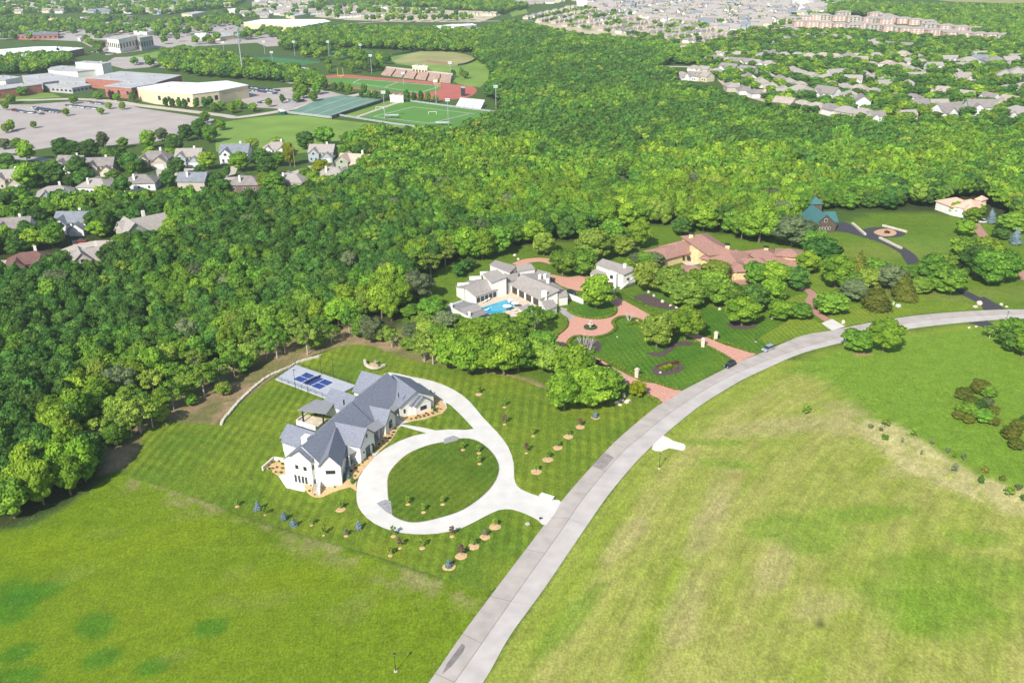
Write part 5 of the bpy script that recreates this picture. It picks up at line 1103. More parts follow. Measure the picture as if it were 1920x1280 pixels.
# ------------------------------------------------------------------ terracotta villa
C_ = Bld('terracotta_villa', (*P2(1340,480), 0), 'sprawling sandstone villa with low terracotta hip roofs among round trees', 'house', sand, terra)
def pv(x, y, z): return P(1180+x/5.053, 400+y/5.053, z)
def hip(x0, y0, x1, y1, hw, ze, zr, over=.9): C_.wing(pv(x0, y0, zr)[:2], pv(x1, y1, zr)[:2], hw, ze, zr, kind='hip', over=over, th=.25)
hip(250, 345, 620, 250, 6.5, 4.3, 6.4); hip(620, 160, 880, 330, 6.0, 7.3, 9.4); hip(380, 290, 560, 240, 5.0, 5.0, 7.2); hip(740, 330, 1080, 390, 6.4, 5.4, 7.8); hip(930, 330, 1090, 360, 4.5, 5.0, 7.0)
hip(950, 430, 1330, 420, 5.0, 3.9, 5.8); hip(970, 400, 1060, 500, 4.2, 4.4, 6.2); hip(1210, 300, 1460, 430, 6.2, 4.3, 6.3); hip(1400, 325, 1630, 345, 4.4, 6.8, 8.4); hip(1460, 440, 1620, 440, 3.6, 4.0, 5.4); hip(510, 490, 720, 500, 4.2, 3.2, 4.6)
q = pv(640, 330, 5.5); C_.w.tube((q.x, q.y, -.5), (q.x, q.y, 6.0), 3.4, 3.4, 14); q = pv(640,400,3); C_.w.tube((q.x, q.y, -.5), (q.x, q.y, 4.8), 1.5, 1.5, 10)
for x_, y_ in ((585,215), (928,320), (1300,295)):
    q = pv(x_, y_, 8.5); m = MB(); m.box(q[:2], (1, -.2), 1.9, 1.5, 4, 9.6 if x_ < 1200 else 7.2); c_ = m.build('chimney', sand, C_.r); m = MB(); m.box(q[:2], (1, -.2), 2.3, 1.9, 9.6 if x_ < 1200 else 7.2, 10.1 if x_ < 1200 else 7.6); m.build('chimney_cap', iron, c_, origin=C_.org)
C_.done()
for x_, y_, z_, w2, h in ((420,420,1.0,2.6,2.0),(500,420,1.0,2.2,2.2),(700,300,5.3,2.4,1.2),(690,410,1.0,1.6,2.3),(1240,385,.6,3.0,2.8),(1285,410,.6,3.0,2.8),(1330,435,.6,3.0,2.8),(1390,455,.6,2.4,2.6),(560,420,1,1.5,2),(780,395,1,2.4,2.2),(850,415,1,2.0,2.2)):
    q = pv(x_, y_, z_+h/2); C_.window((q.x, q.y-.3), (-.35 if x_ < 1200 else -.5, -.94), z_, w2, h, mull=1)
for x_, y_ in ((950,560),(1000,600),(1085,570),(1135,520),(1215,400),(1262,420),(1312,445),(1362,470),(1425,480),(1540,490),(1500,500)):
    q = pv(x_, y_+30, 0); m = MB(); m.box(q[:2], (1, 0), 1.0, .9, -.2, 3.4); m.build('stone_column', sand, C_.r)
fl = MB(); fl.slab([tuple(pv(960,480,3.6)), tuple(pv(985,545,3.3)), tuple(pv(1095,520,3.3)), tuple(pv(1060,470,3.6))], .3); fl.build('entry_canopy', mat('canopy_dark', (.07,.075,.08)), C_.r)
sheet("brown_walk", [pv(960,610,0)[:2] and (1370,519), (1403,512), (1404,532), (1375,536)], pave, .06)
sheet("terrace", [(1272,487),(1300,482),(1322,492),(1290,500)], stone, .07)
# ------------------------------------------------------------------ lodge with the green roof, pink house
grn = mat("green_metal_roof", (.055,.150,.150), .5, .08, 1); log = mat("brown_log_wall", (.115,.085,.060), .9, .2, 1.2)
D_ = Bld('green_roofed_lodge', (*P2(1547,420), 0), 'brown timber lodge with a teal green metal roof where the black drive ends', 'house', log, grn)
pk = P(1550, 402, 9.5); dk = Vector((.12, -1)).normalized(); D_.wing(tuple(pk[:2]), tuple((Vector(pk[:2])-dk*17)), 5.6, 4.6, 9.5, ends=(1, 1)); md = Vector(pk[:2])-dk*8; D_.wing(tuple(md), tuple(md+Vector((8, 1))), 4.2, 4.6, 8.3, ends=(0, 1)); tw = P(1529, 371, 8.5); trf = MB(); D_.wing((tw.x-3, tw.y), (tw.x+3, tw.y), 3.0, 6.6, 9.4, kind='hip', rf=trf); D_.done(); trf.build('tower_roof', grn, D_.r)
for k in (-2.4, -.8, .8, 2.4): D_.window(Vector(pk[:2])+dk*.03+Vector((-dk.y, dk.x))*k, dk, 1.6, 1.0, 1.4, fm=white)
D_.window(Vector(pk[:2])+dk*.03, dk, 5.6, 1.4, 1.6, fm=white)
for u0, v0, u1, v1, lb in ((1598,420,1622,441,'pale stone wall between the lodge forecourt and the round drive'),(1649,447,1690,467,'curved pale stone wall under the loop of the black drive'),(1655,424,1700,436,'stone wall behind the gravel round')):
    p_, q_ = P(u0, v0), P(u1, v1); c = (p_+q_)/2; d_ = Vector((q_-p_)[:2]); m = MB(); m.box(c[:2], d_, d_.length, 1.1, -.2, .9); tag(m.build('drive_wall', stone, origin=(c.x, c.y, 0)), lb, 'wall')
plant('shrub_red', 1663, 437, 1.2, 3, 'red_shrub', 'dark red shrub on the gravel round of the black drive', 'shrub', trunk=False)
pinkt = mat("salmon_tiles", S((232,172,150)), .85, .08, 1.4)
E_ = Bld('salmon_roofed_house', (*P2(1810,392), 0), 'white house with a salmon tile roof set in the wood at the right', 'house', white, pinkt)
def pe(x, y, z): return P(1480+x/4.364, 340+y/4.364, z)
for x0, y0, x1, y1, hw, ze, zr in ((1280,140,1440,120,6,5,7.6), (1400,130,1570,160,7,5.4,8.4), (1440,185,1520,190,4,5.2,7.2), (1555,110,1600,120,2.5,7.5,9)): E_.wing(pe(x0, y0, zr)[:2], pe(x1, y1, zr)[:2], hw, ze, zr, kind='hip', over=.6)
E_.done()
plant('wood_mid', 1792, 402, 7, 8, 'garden_tree', 'tree before the salmon-roofed house, left', 'tree'); plant('wood_bright', 1836, 404, 6, 6, 'garden_tree', 'tree before the salmon-roofed house, right', 'tree')
for x_ in (1455, 1475, 1495): q = pe(x_, 205, 3.5); E_.window((q.x, q.y-1.5), (0, -1), 2.2, 1.1, 2.2)
# ------------------------------------------------------------------ lamps, boxes, vehicles
def lamp(u, v, lb, h=4.9):
    q = P(u, v); r_ = root('street_lamp', tuple(q), lb, 'street lamp', 'black street lamps'); z = q.z
    m = MB(); m.tube((q.x, q.y, z-.3), (q.x, q.y, z+.22), .42, .40, 12); m.build('base', stone, r_); m = MB(); m.tube((q.x, q.y, z+.2), (q.x, q.y, z+1), .11, .08); m.tube((q.x, q.y, z+1), (q.x, q.y, z+h-.6), .07, .055); m.build('pole', iron, r_)
    m = MB(); m.tube((q.x, q.y, z+h-.62), (q.x, q.y, z+h-.12), .14, .26, 8); hd_ = m.build('lantern', mat('lantern_glass', (.22,.24,.25), .3), r_); m = MB(); m.tube((q.x, q.y, z+h-.12), (q.x, q.y, z+h+.15), .30, .05, 8); m.build('lantern_cap', iron, hd_, origin=tuple(q))
lamp(742, 1258, 'black street lamp in the lower meadow near the bottom edge'); lamp(1236, 878, 'black street lamp on the pale field near the rubble patch'); lamp(1417, 641, 'black street lamp on the villa lawn beside the silver car'); lamp(1886, 606, 'black street lamp by the road at the right edge')
def box_item(u, v, w_, d_, h, name, m_, lb, cat): q = P(u, v); m = MB(); m.box(q[:2], (1, .3), w_, d_, q.z-.1, q.z+h*.82); m.box(q[:2], (1, .3), w_*.88, d_*.86, q.z+h*.82, q.z+h); return tag(m.build(name, m_, origin=tuple(q)), lb, cat)
box_item(1653,575,.9,.8,1.1,'utility_box',mat('box_white',(.6,.62,.6)),'white utility box on the striped lawn, left of the pair','utility box'); box_item(1684,575,1.6,1.3,1.0,'utility_box',MATS['box_white'],'larger pale utility box on the striped lawn, right of the pair','utility box'); box_item(1675,571,.5,.5,1.2,'utility_box',MATS['box_white'],'thin upright box behind the pair on the striped lawn','utility box')
q = P(989, 983); box_item(989,983,1.1,.8,.5,'utility_box',conc2,'low grey utility box near the driveway mouth','utility box')
r_ = root('mailbox', tuple(P(1012,975)), 'dark curved-arm mailbox at the right of the driveway mouth', 'mailbox'); q = P(1012,975); m = MB(); m.tube((q.x, q.y, 0), (q.x, q.y, 1.2), .06); m.build('post', iron, r_); m = MB(); m.box((q.x+.2, q.y+.1), (1, .5), .6, .3, 1.05, 1.35); m.build('box', iron, r_)
p_, q_ = P(1014,931), P(1037,938); d_ = Vector((q_-p_)[:2]); c = (p_+q_)/2; m = MB(); m.box(c[:2], d_, d_.length, 1.2, 0, 1.35); m.box(c[:2], d_, d_.length+.2, 1.4, 1.35, 1.5); tag(m.build('entrance_wall', white, origin=(c.x, c.y, 0)), 'low white entrance wall at the mouth of the concrete driveway', 'wall')
tyre = mat('tyre', (.02,.02,.02), .9); rim = mat('rim', (.45,.45,.46), .35, .05, metal=.7)
def car(name, p, rz, body_col, lb, L_=4.8, Wd=1.9, h=1.75, kind='suv', group=None, cat='car'):
    r_ = root(name, (0, 0, 0), lb, cat, group); bm_ = mat('paint_'+name, body_col, .3, .03, spec=.6, metal=.2); m = MB(); x = L_/2
    prof = [(-x, .45), (-x+.05, .95), (-x+1.1, 1.05), (x-.1, 1.02), (x, .55), (x-.1, .3), (-x+.1, .3)] if kind != 'truck' else [(-x, .5), (-x+.05, 1.05), (-x+1.3, 1.15), (x, 1.1), (x, .5), (x-.1, .4), (-x+.1, .4)]
    def extr(mb, pr_, w0, w1=None):
        w1 = w1 or [w0]*len(pr_); k = len(mb.V); n_ = len(pr_)
        for sg in (-1, 1): mb.V += [(px, sg*w1[i], pz) for i, (px, pz) in enumerate(pr_)]
        mb.F.append(tuple(range(k, k+n_))); mb.F.append(tuple(range(k+2*n_-1, k+n_-1, -1)))
        for i in range(n_): j = (i+1) % n_; mb.F.append((k+i, k+n_+i, k+n_+j, k+j))
    extr(m, prof, Wd/2); m.build('body', bm_, r_)
    m = MB(); cab = [(-x+1.0, 1.03), (-x+1.75, h-.08), (-x+2.1, h), (x-.6, h), (x-.15, 1.0)] if kind != 'truck' else [(-x+1.2, 1.1), (-x+1.9, h), (-x+3.2, h), (-x+3.5, 1.1)]
    ws_ = [Wd/2-.06]+[Wd/2-.22]*(len(cab)-2)+[Wd/2-.06]; extr(m, cab, 0, ws_); m.build('windows', glass, r_)
    m = MB(); tp = [c_ for c_ in cab[1:-1]]; x0, x1 = min(c_[0] for c_ in tp)+.15, max(c_[0] for c_ in tp); m.box(((x0+x1)/2, 0), (1, 0), x1-x0, Wd-.42, h-.03, h+.04); m.build('roof_panel', bm_, r_)
    for sx in (-x+.95, x-.95):
        for sy in (-1, 1):
            m = MB(); m.tube((sx, sy*(Wd/2-.22), .34), (sx, sy*(Wd/2+.02), .34), .35, .35, 12); w_ = m.build('wheel', tyre, r_); m = MB(); m.tube((sx, sy*(Wd/2+.02), .34), (sx, sy*(Wd/2+.04), .34), .2, .2, 10); m.build('rim', rim, w_, origin=(0, 0, 0))
    for sy in (-1, 1): m = MB(); m.box((-x-.0, sy*(Wd/2-.3)), (0, 1), .4, .08, .72, .9); m.build('headlight', mat('headlight', (.8,.8,.78), .2), r_); m = MB(); m.box((x-.05, sy*(Wd/2-.22)), (0, 1), .25, .1, .75, 1.0); m.build('tail_light', mat('tail_light', (.3,.02,.02), .3), r_)
    r_.location = p; r_.rotation_euler = (0, 0, rz); return r_
def road_ang(u): k = min(range(len(RL)-1), key=lambda i: abs(RL[i][0]-u)); a_ = Vector(P2(*RL[k]))-Vector(P2(*RL[k+1])); return math.atan2(-a_.y, -a_.x)
an = road_ang(1440); q = P(1440, 656); car('silver_minivan', (q.x, q.y, .06), an, (.36,.40,.46), 'silver minivan parked at the road edge above the upper gate drive', 5.1, 2.0, 1.8)
an = road_ang(1368); q = P(1369, 686); car('black_suv', (q.x, q.y, .06), an, (.010,.012,.020), 'black SUV on the road beside the villa lawn', 4.9, 1.95, 1.8)
q = P(1072, 551); car('dark_sedan', (q.x, q.y, .07), 2.2, (.03,.035,.05), 'dark car parked on the brick court of the white villa', 4.7, 1.85, 1.5)
q = P(1845, 418); car('white_pickup', (q.x, q.y, .07), .1, (.75,.76,.76), 'white pickup truck at the end of the brown drive', 6.0, 2.1, 1.95, 'truck')
# ------------------------------------------------------------------ school quarter: grounds
lot = mat("parking_lot", S((168,158,152)), .9, .07, .05); lotd = mat("street_tan", S((185,174,162)), .9, .06, .05); fieldg = mat("school_grass", (.17,.275,.04), .9, .12, .03); turf = mat("turf_green", (.095,.225,.035), .9, .05, .04); turfd = mat("turf_dark", (.05,.17,.045), .9, .05, .04)
redt = mat("running_track", (.42,.12,.09), .9, .06, .05); tenn = mat("tennis_green", (.14,.24,.18), .8, .10, .08); straw = mat("dry_grass", (.30,.29,.11), .9, .12, .03); greyr = mat("street_grey", (.36,.34,.33), .9, .06, .05)
def sh(nm, m, off, *pts, sm=0): return sheet(nm, list(pts), m, off, smooth=sm)
sh('parking_lot', lot, .10, (-60,198),(60,196),(130,191),(195,189),(240,196),(262,203),(330,213),(402,224),(392,236),(345,251),(292,266),(235,272),(100,276),(0,292),(-60,298))
ribbon('street', [(-60,187),(60,188),(130,186),(210,190),(262,198),(330,206),(420,217),(450,220),(540,206),(600,192),(650,182),(700,172)], 9, lotd, .14)
sh('parking_lot', lot, .12, (440,178),(490,168),(560,163),(620,172),(650,180),(585,194),(530,205),(480,202),(455,192))
sh('grass_field', fieldg, .12, (408,236),(440,226),(540,216),(620,224),(700,232),(770,238),(700,252),(640,275),(560,288),(420,292),(405,262), sm=3)
sh('grass_verge', fieldg, .16, (-60,185),(0,180),(60,172),(100,176),(115,183),(40,187),(-60,196))
sh('tennis_courts', tenn, .16, (537,213),(600,186),(640,179),(716,187),(640,216),(622,223))
for u0, v0, u1, v1 in ((560,214,650,184),(585,218,680,186),(610,221,700,188)): ribbon('court_line', [(u0,v0),(u1,v1)], .9, mat('court_line_pale', (.4,.45,.42)), .2, smooth=0)
sh('sports_field', fieldg, .15, (640,214),(724,189),(742,193),(664,219)); ribbon('path', [(668,220),(748,192)], 4, lotd, .19, smooth=0)
sh('sports_field', turf, .15, (672,219),(758,190),(912,209),(912,222),(842,243),(760,232))
for ln in (((700,219),(775,201)), ((805,232),(880,214)), ((775,201),(890,214)), ((700,219),(805,232))): ribbon('field_line', ln, .5, mat('line_white', (.8,.8,.8)), .20, smooth=0)
sh('running_track', redt, .14, (572,151),(600,144),(645,140),(700,145),(800,153),(853,159),(884,162),(894,171),(876,183),(822,188),(735,175),(650,166),(588,159), sm=3)
sh('sports_field', turf, .19, (600,150),(625,146),(690,149),(828,162),(786,177),(700,169),(630,160), sm=2)
for a_, b_ in (((662,156),(676,149)), ((790,174),(826,162)), ((676,149),(826,162)), ((662,156),(784,174)), ((722,164),(745,155))): ribbon('field_line', [a_, b_], .6, MATS['line_white'], .24, smooth=0)
sh('sports_field', straw, .12, (740,117),(760,105),(800,96),(850,98),(885,106),(889,113),(872,121),(845,124),(790,121), sm=3); sh('grass_field', fieldg, .10, (845,124),(895,108),(920,110),(915,150),(900,165),(860,158),(800,128),(740,120),(730,108),(810,92))
sh('sports_field', turfd, .13, (612,99),(640,92),(690,94),(700,100),(670,106),(625,108), sm=2); sh('sports_field', turfd, .13, (455,110),(520,106),(590,112),(600,118),(560,124),(490,124))
sh('grass_field', fieldg, .12, (245,106),(300,96),(380,90),(410,92),(400,100),(330,104),(300,110)); sh('infield', mat('clay', (.33,.17,.11)), .17, (800,113),(815,115),(850,119),(846,121),(800,117))
sh('parking_lot', lot, .11, (195,120),(215,108),(260,106),(300,118),(290,126),(235,130)); sh('parking_lot', lot, .09, (-60,40),(150,38),(300,45),(520,40),(560,60),(520,78),(360,88),(300,90),(200,104),(150,78),(60,74),(-60,60))
sh('parking_lot', lot, .11, (480,80),(520,75),(570,78),(565,84),(500,88)); sh('parking_lot', lot, .11, (715,62),(790,50),(860,58),(900,52),(915,56),(800,66))
for ln, wd in (([(-60,73),(60,74),(150,76),(250,84),(340,92)], 10), ([(300,92),(380,84),(460,70),(560,58),(700,42),(1000,40)], 10), ([(-60,47),(150,52),(320,60),(480,45)], 9), ([(540,206),(560,160),(440,140),(300,126)], 7), ([(-60,288),(30,296),(90,300)], 9)): ribbon('street', ln, wd, greyr, .15)
# buildings with flat roofs, drawn by their roof outline
brickw = mat("brick_wall", S((160,106,92)), .9, .10, .3); tanw = mat("tan_wall", S((205,190,158)), .9, .05, .2); greyw = mat("grey_wall", S((170,168,166)), .9, .06, .2); whr = mat("white_flat_roof", (.78,.79,.80), .8, .04, .1); grr = mat("grey_flat_roof", (.42,.42,.42), .9, .08, .08); offw = mat("offwhite_wall", S((220,216,205)), .9, .04, .2); brown_w = mat("brown_wall", S((120,95,85)), .9, .1, .2); duskr = mat("dusk_shingles", (.20,.19,.22), .9, .1, .2)
def flatb(name, lb, pts, h, wm, rm, par=.5, cat='building', wins=0):
    w_ = [P2(u, v, h) for u, v in pts]; c = (sum(p[0] for p in w_)/len(w_), sum(p[1] for p in w_)/len(w_)); r_ = root(name, (*c, 0), lb, cat)
    m = MB(); m.prism(w_, -.5, h); m.build('wall', wm, r_); m = MB(); cv = Vector(c); m.prism([tuple(Vector(p)+(Vector(p)-cv).normalized()*.5) for p in w_], h-.02, h+par); m.build('roof', rm, r_)
    if wins:
        n_ = len(w_); es = sorted(range(n_), key=lambda i: (w_[i][1]+w_[(i+1) % n_][1]))[:2]
        for i in es:
            p_, q_ = Vector(w_[i]), Vector(w_[(i+1) % n_]); d_ = q_-p_; L_ = d_.length; nn_ = Vector((d_.y, -d_.x)).normalized(); nn_ = nn_ if nn_.y < 0 else -nn_
            for k in range(wins):
                c2 = p_.lerp(q_, (k+.5)/wins)+nn_*.03; m = MB(); m.box(c2, d_, min(3, L_/wins*.5), .2, h*.35, h*.7); f_ = m.build('window', glass, r_)
    for k in range(3):
        t_ = Vector(w_[k % len(w_)]).lerp(cv, .55); m = MB(); m.box(t_, (1, .2), 2.2, 1.6, h+par-.1, h+par+1.2); m.build('roof_unit', greyw, r_)
    return r_
flatb('school_theatre', 'low off-white school theatre block with a curved front', [(90,131),(96,127),(115,124),(150,126),(207,128),(180,131),(145,135),(126,134),(105,133)], 9, offw, grr)
flatb('fly_tower', 'tall pale fly tower of the school theatre', [(141,117.5),(191,121),(208,118),(160,115)], 15, offw, grr)
flatb('school_wing', 'wide brick school wing with a grey flat roof behind the tan gymnasium', [(160,147),(226,134.5),(340,142),(292,156),(240,153),(190,149)], 9, brickw, grr)
flatb('school_wing', 'brick school wing next to the tan gymnasium, nearer the parking lot', [(196,162),(240,152),(296,157),(246,166)], 9.5, brickw, grr, wins=3)
flatb('gymnasium', 'large tan gymnasium with a bright white flat roof', [(258,165.5),(322,154.5),(372,156.5),(425,152.5),(465,160.5),(410,171),(361,177),(288,172)], 11, tanw, whr, wins=4)
flatb('entrance_block', 'brick entrance block at the left corner of the tan gymnasium', [(257,168),(266,165),(291,170),(286,173.5)], 9.6, brickw, grr)
flatb('school_wing', 'long brick school wing cut by the left frame edge', [(-40,166),(0,161),(76,154.5),(78,158.5),(0,169),(-40,174)], 8, brickw, grr, wins=7)
flatb('school_hall', 'white block above the brick wing at the left frame edge', [(-30,147),(8,142),(40,145.5),(10,151),(-30,153)], 12, offw, grr)
flatb('connecting_hall', 'grey connecting hall between theatre and brick wing', [(41,143),(92,138),(160,148),(160,154),(110,152),(80,156),(50,150)], 6, greyw, grr)
flatb('entrance_canopy', 'grey entrance canopy of the school with white end panels', [(80,160),(120,156),(155,156),(172,160),(135,166),(95,163)], 5, greyw, grr, wins=5)
flatb('shopping_centre', 'long white-roofed shopping centre with brown walls at the left edge', [(-40,97),(65,88.5),(105,88),(112,94),(105,99.5),(36,107),(-40,112)], 8, brown_w, whr, wins=8)
flatb('shopping_centre', 'white-roofed annexe with brown walls right of the long shopping centre', [(106,94),(108,88.5),(157,91),(116,99)], 8, brown_w, whr)
flatb('hotel', 'five-storey pale hotel, left half', [(200,72),(250,66),(256,68),(222,75)], 16, offw, greyw, wins=6); flatb('hotel', 'five-storey hotel with grey facade, right half', [(256,68),(262,65),(286,68),(262,72)], 16, greyw, greyw, wins=5)
flatb('office_block', 'low brown office block left of the hotel', [(157,73),(166,69),(200,71),(200,75)], 6, brown_w, grr, wins=4); flatb('store', 'red and white fronted store below the tan strip mall', [(22,61),(60,58),(110,61),(108,65),(60,67),(24,66)], 6, brickw, duskr, wins=5)
flatb('strip_mall', 'long tan strip mall near the top left', [(22,30),(60,29),(118,34),(110,37),(22,34)], 6, tanw, tanw, wins=8); flatb('strip_mall', 'purple grey roofed strip mall right of the tan one', [(150,32),(175,31),(240,29),(252,31),(180,38),(172,36)], 6, tanw, duskr)
flatb('superstore', 'huge white-roofed superstore at the top centre left', [(457,43),(490,37),(608,37),(620,41),(567,50),(503,46)], 9, tanw, whr, wins=6)
flatb('office_building', 'wide modern office building with a thin white roof', [(787,53),(850,46),(893,50),(830,58)], 8, brown_w, whr, wins=8); flatb('penthouse', 'raised roof block on the wide modern office building', [(846,47),(885,45),(893,47.5),(856,50)], 11, greyw, whr)
for i, (pp, h) in enumerate((([(365,64),(380,62),(396,66),(382,69)], 5), ([(396,66),(420,62),(446,66),(415,70)], 5), ([(185,42),(200,40),(212,44),(196,47)], 5), ([(222,52),(240,47),(255,44),(263,46),(245,52)], 6), ([(250,58),(270,54),(296,57),(275,61)], 5), ([(340,26),(370,22),(384,23),(360,28)], 5), ([(420,18),(445,16),(462,19),(440,22)], 5), ([(535,28),(560,24),(575,27),(552,31)], 5), ([(618,53),(635,51),(640,53),(622,55)], 4), ([(110,48),(130,46),(140,49),(118,51)], 5), ([(145,70),(160,66),(170,68),(150,72)], 5), ([(305,52),(330,48),(340,51),(315,55)], 5))):
    flatb('shop_building', ['cream roofed shop right of the cell tower top','grey roofed shop row behind the cell tower','small grey shop above the brown office block','white shop with a slanted roof above the hotel','beige shop directly above the hotel','pale shop in the trees near the top, left','blue grey shop in the trees near the top','small grey building above the superstore','white kiosk right of the superstore','small grey bank between two strip malls','orange fronted cafe left of the hotel','beige restaurant on the large lot above the hotel'][i], pp, h, tanw if i % 2 else offw, grr if i % 3 else whr)
flatb('pavilion', 'white stadium pavilion left of the running track', [(536,132),(560,126),(583,130),(590,134),(556,137)], 6, offw, whr)
flatb('white_grandstand_wall', 'white back wall of the small stand below the football turf', [(731,178),(757,179),(756,182),(731,181)], 5, offw, whr, par=.2, cat='wall')
flatb('shed', 'small green shed with a white roof at the grass corner', [(522,206),(530,205),(534,209),(526,210)], 3, mat('shed_green', (.02,.12,.09)), whr, par=.6, cat='shed')
for i, (pp, lb) in enumerate((([(1627,10),(1650,3),(1658,5),(1645,12)],'blue grey shed with a pale roof at the far right top'),([(1692,9),(1720,7),(1728,12),(1700,13)],'low white store at the far top right'),([(1724,6),(1780,9),(1779,14),(1722,11)],'long dark roofed store at the far top right'),([(1798,14),(1855,18),(1853,23),(1800,20)],'long dark store row nearest the right top corner'),([(1485,-1),(1525,-1),(1526,5),(1486,5)],'white tall block at the top right edge'),([(1080,-2),(1100,-2),(1102,5),(1082,5)],'white tall block at the top centre edge'))): flatb('far_building', lb, pp, 7, duskr if i in (0, 2, 3) else offw, greyw if i in (2, 3) else whr)
FARP = 1
# grandstand
def stand(name, lb, f0, f1, b0, b1, zf, zb, nt, ns, m_):
    f0, f1 = Vector(P2(*f0, zf)), Vector(P2(*f1, zf)); b0, b1 = Vector(P2(*b0, zb)), Vector(P2(*b1, zb)); c = (f0+f1+b0+b1)/4; r_ = root(name, (*c, 0), lb, 'grandstand')
    for s_ in range(ns):
        m = MB(); u0, u1 = s_/ns+.012, (s_+1)/ns-.012
        for t_ in range(nt):
            t0, t1 = t_/nt, (t_+1)/nt; q = [f0.lerp(f1, u0).lerp(b0.lerp(b1, u0), t0), f0.lerp(f1, u1).lerp(b0.lerp(b1, u1), t0), f0.lerp(f1, u1).lerp(b0.lerp(b1, u1), t1), f0.lerp(f1, u0).lerp(b0.lerp(b1, u0), t1)]
            m.prism([tuple(p) for p in q], -.2, zf+(zb-zf)*(t_+1)/nt)
        m.build('seating_section', m_, r_)
    m = MB(); d_ = b1-b0; m.box((b0+b1)/2, d_, d_.length, .3, 0, zb+1.2); m.build('back_rail', conc2, r_)
stand('grandstand', 'long brown concrete grandstand in six sections above the running track', (713,139), (846,155), (724,127), (849,140), 1.0, 5.0, 12, 6, mat('stand_concrete', S((168,142,130)), .9, .1, .3))
stand('visitor_stand', 'small white aluminium stand right of the soccer field', (853,201), (901,206), (862,185.5), (909,190), .6, 4.5, 8, 3, mat('aluminium', (.66,.67,.70), .5, .05))
flatb('press_box', 'cream press box on top of the long grandstand', [(773,124.5),(776,123),(802,124.5),(801,127)], 9.5, tanw, offw, wins=5)
# light poles, goals, cell tower
galv = mat('galvanised', (.42,.45,.48), .5, .05, metal=.3)
for u, v, h, lb in [(722,224,22,'before the soccer field, left'),(841,238,21,'before the soccer field, right'),(930,204,19,'right of the small white stand'),(818,195,20,'between track and soccer field'),(697,138,19,'left of the brown grandstand'),(845,156,20,'at the right end of the brown grandstand'),(421,104,16,'above the tree belt, left'),(497,103,16,'above the tree belt, middle'),(553,105,17,'above the tree belt, right'),(512,125,16,'at the near side of the dark green field'),(617,105,17,'beside the small dark green turf'),(677,106,14,'right of the small dark green turf'),(757,160,12,'thin one behind the football turf')]:
    q = P(u, v); r_ = root('floodlight_mast', tuple(q), 'tall grey floodlight mast '+lb, 'floodlight', 'floodlight masts of the sports fields'); m = MB(); m.tube((q.x, q.y, 0), (q.x, q.y, h), .30, .18, 6); m.build('mast', galv, r_)
    m = MB(); 
    for k in range(2): m.box((q.x, q.y-.3), (1, 0), 3.6, .35, h-.4-k*1.3, h+.4-k*1.3)
    m.build('lamp_bank', mat('lamp_bank', (.62,.66,.68), .4), r_)
q = P(456, 143); r_ = root('cell_tower', tuple(q), 'very tall grey cell tower crowned with antennas above the tree belt', 'tower'); m = MB(); m.tube((q.x, q.y, 0), (q.x, q.y, 50), .75, .4, 8); m.build('mast', galv, r_)
for z in (36, 41.5, 47.5):
    m = MB()
    for k in range(9): a_ = 2*pi*k/9; m.box((q.x+cos(a_)*2.1, q.y+sin(a_)*2.1), (-sin(a_), cos(a_)), .9, .4, z-1.4, z+1.4)
    m.tube((q.x, q.y, z-.1), (q.x, q.y, z+.1), 2.0, 2.0, 9); m.build('antenna_ring', galv, r_)
ym = mat('goal_yellow', (.62,.55,.10)); wm_ = mat('line_white', (.8,.8,.8))
for (u, v, lb) in ((639,148,'yellow football goal posts at the left end of the turf'),(820,164,'yellow football goal posts at the right end of the turf')):
    q = P(u, v); r_ = root('goal_post', tuple(q), lb, 'goal posts', 'football goal posts'); m = MB()
    for sx in (-2.8, 2.8): m.tube((q.x+sx, q.y, 3), (q.x+sx, q.y, 11), .2, .2, 5)
    m.build('uprights', ym, r_); m = MB(); m.box(q[:2], (1, 0), 5.8, .3, 2.9, 3.2); m.build('crossbar', ym, r_); m = MB(); m.tube((q.x, q.y+.3, 0), (q.x, q.y+.3, 3), .22); m.build('support', ym, r_)
for (u, v, lb) in ((712,206,'white soccer goal at the left of the soccer field'),(811,215,'white soccer goal in the middle of the soccer field')):
    q = P(u, v); r_ = root('soccer_goal', tuple(q), lb, 'soccer goal', 'soccer goals'); m = MB()
    for sx in (-3.2, 3.2): m.tube((q.x+sx, q.y, 0), (q.x+sx, q.y, 2.4), .15, .15, 5); m.tube((q.x+sx, q.y, 2.4), (q.x+sx, q.y+2.4, 0), .1, .1, 5)
    m.tube((q.x-3.2, q.y, 2.4), (q.x+3.2, q.y, 2.4), .15, .15, 5); m.build('frame', wm_, r_)
flatb('scoreboard', 'dark scoreboard on the red run-up area', [(864,165),(872,165.5),(872,166.3),(864,165.8)], 7, blackm, blackm, par=.2, cat='scoreboard')
for u, v, lb in ((735,222,'left one'),(830,236,'right one')):
    q = P(u, v); r_ = root('dugout', tuple(q), 'low grey dugout at the near touchline, '+lb, 'dugout', 'dugouts of the soccer field'); m = MB(); m.slab([(q.x-5.5, q.y-1.4, 2.6), (q.x+5.5, q.y-1.4, 2.6), (q.x+5.5, q.y+1.4, 2.9), (q.x-5.5, q.y+1.4, 2.9)], .2); m.build('roof', mat('dugout_roof', (.5,.5,.52)), r_); m = MB(); [m.box((q.x+sx, q.y+sy), (1, 0), .2, .2, 0, 2.6) for sx in (-5, 0, 5) for sy in (-1, 1)]; m.build('posts', iron, r_)
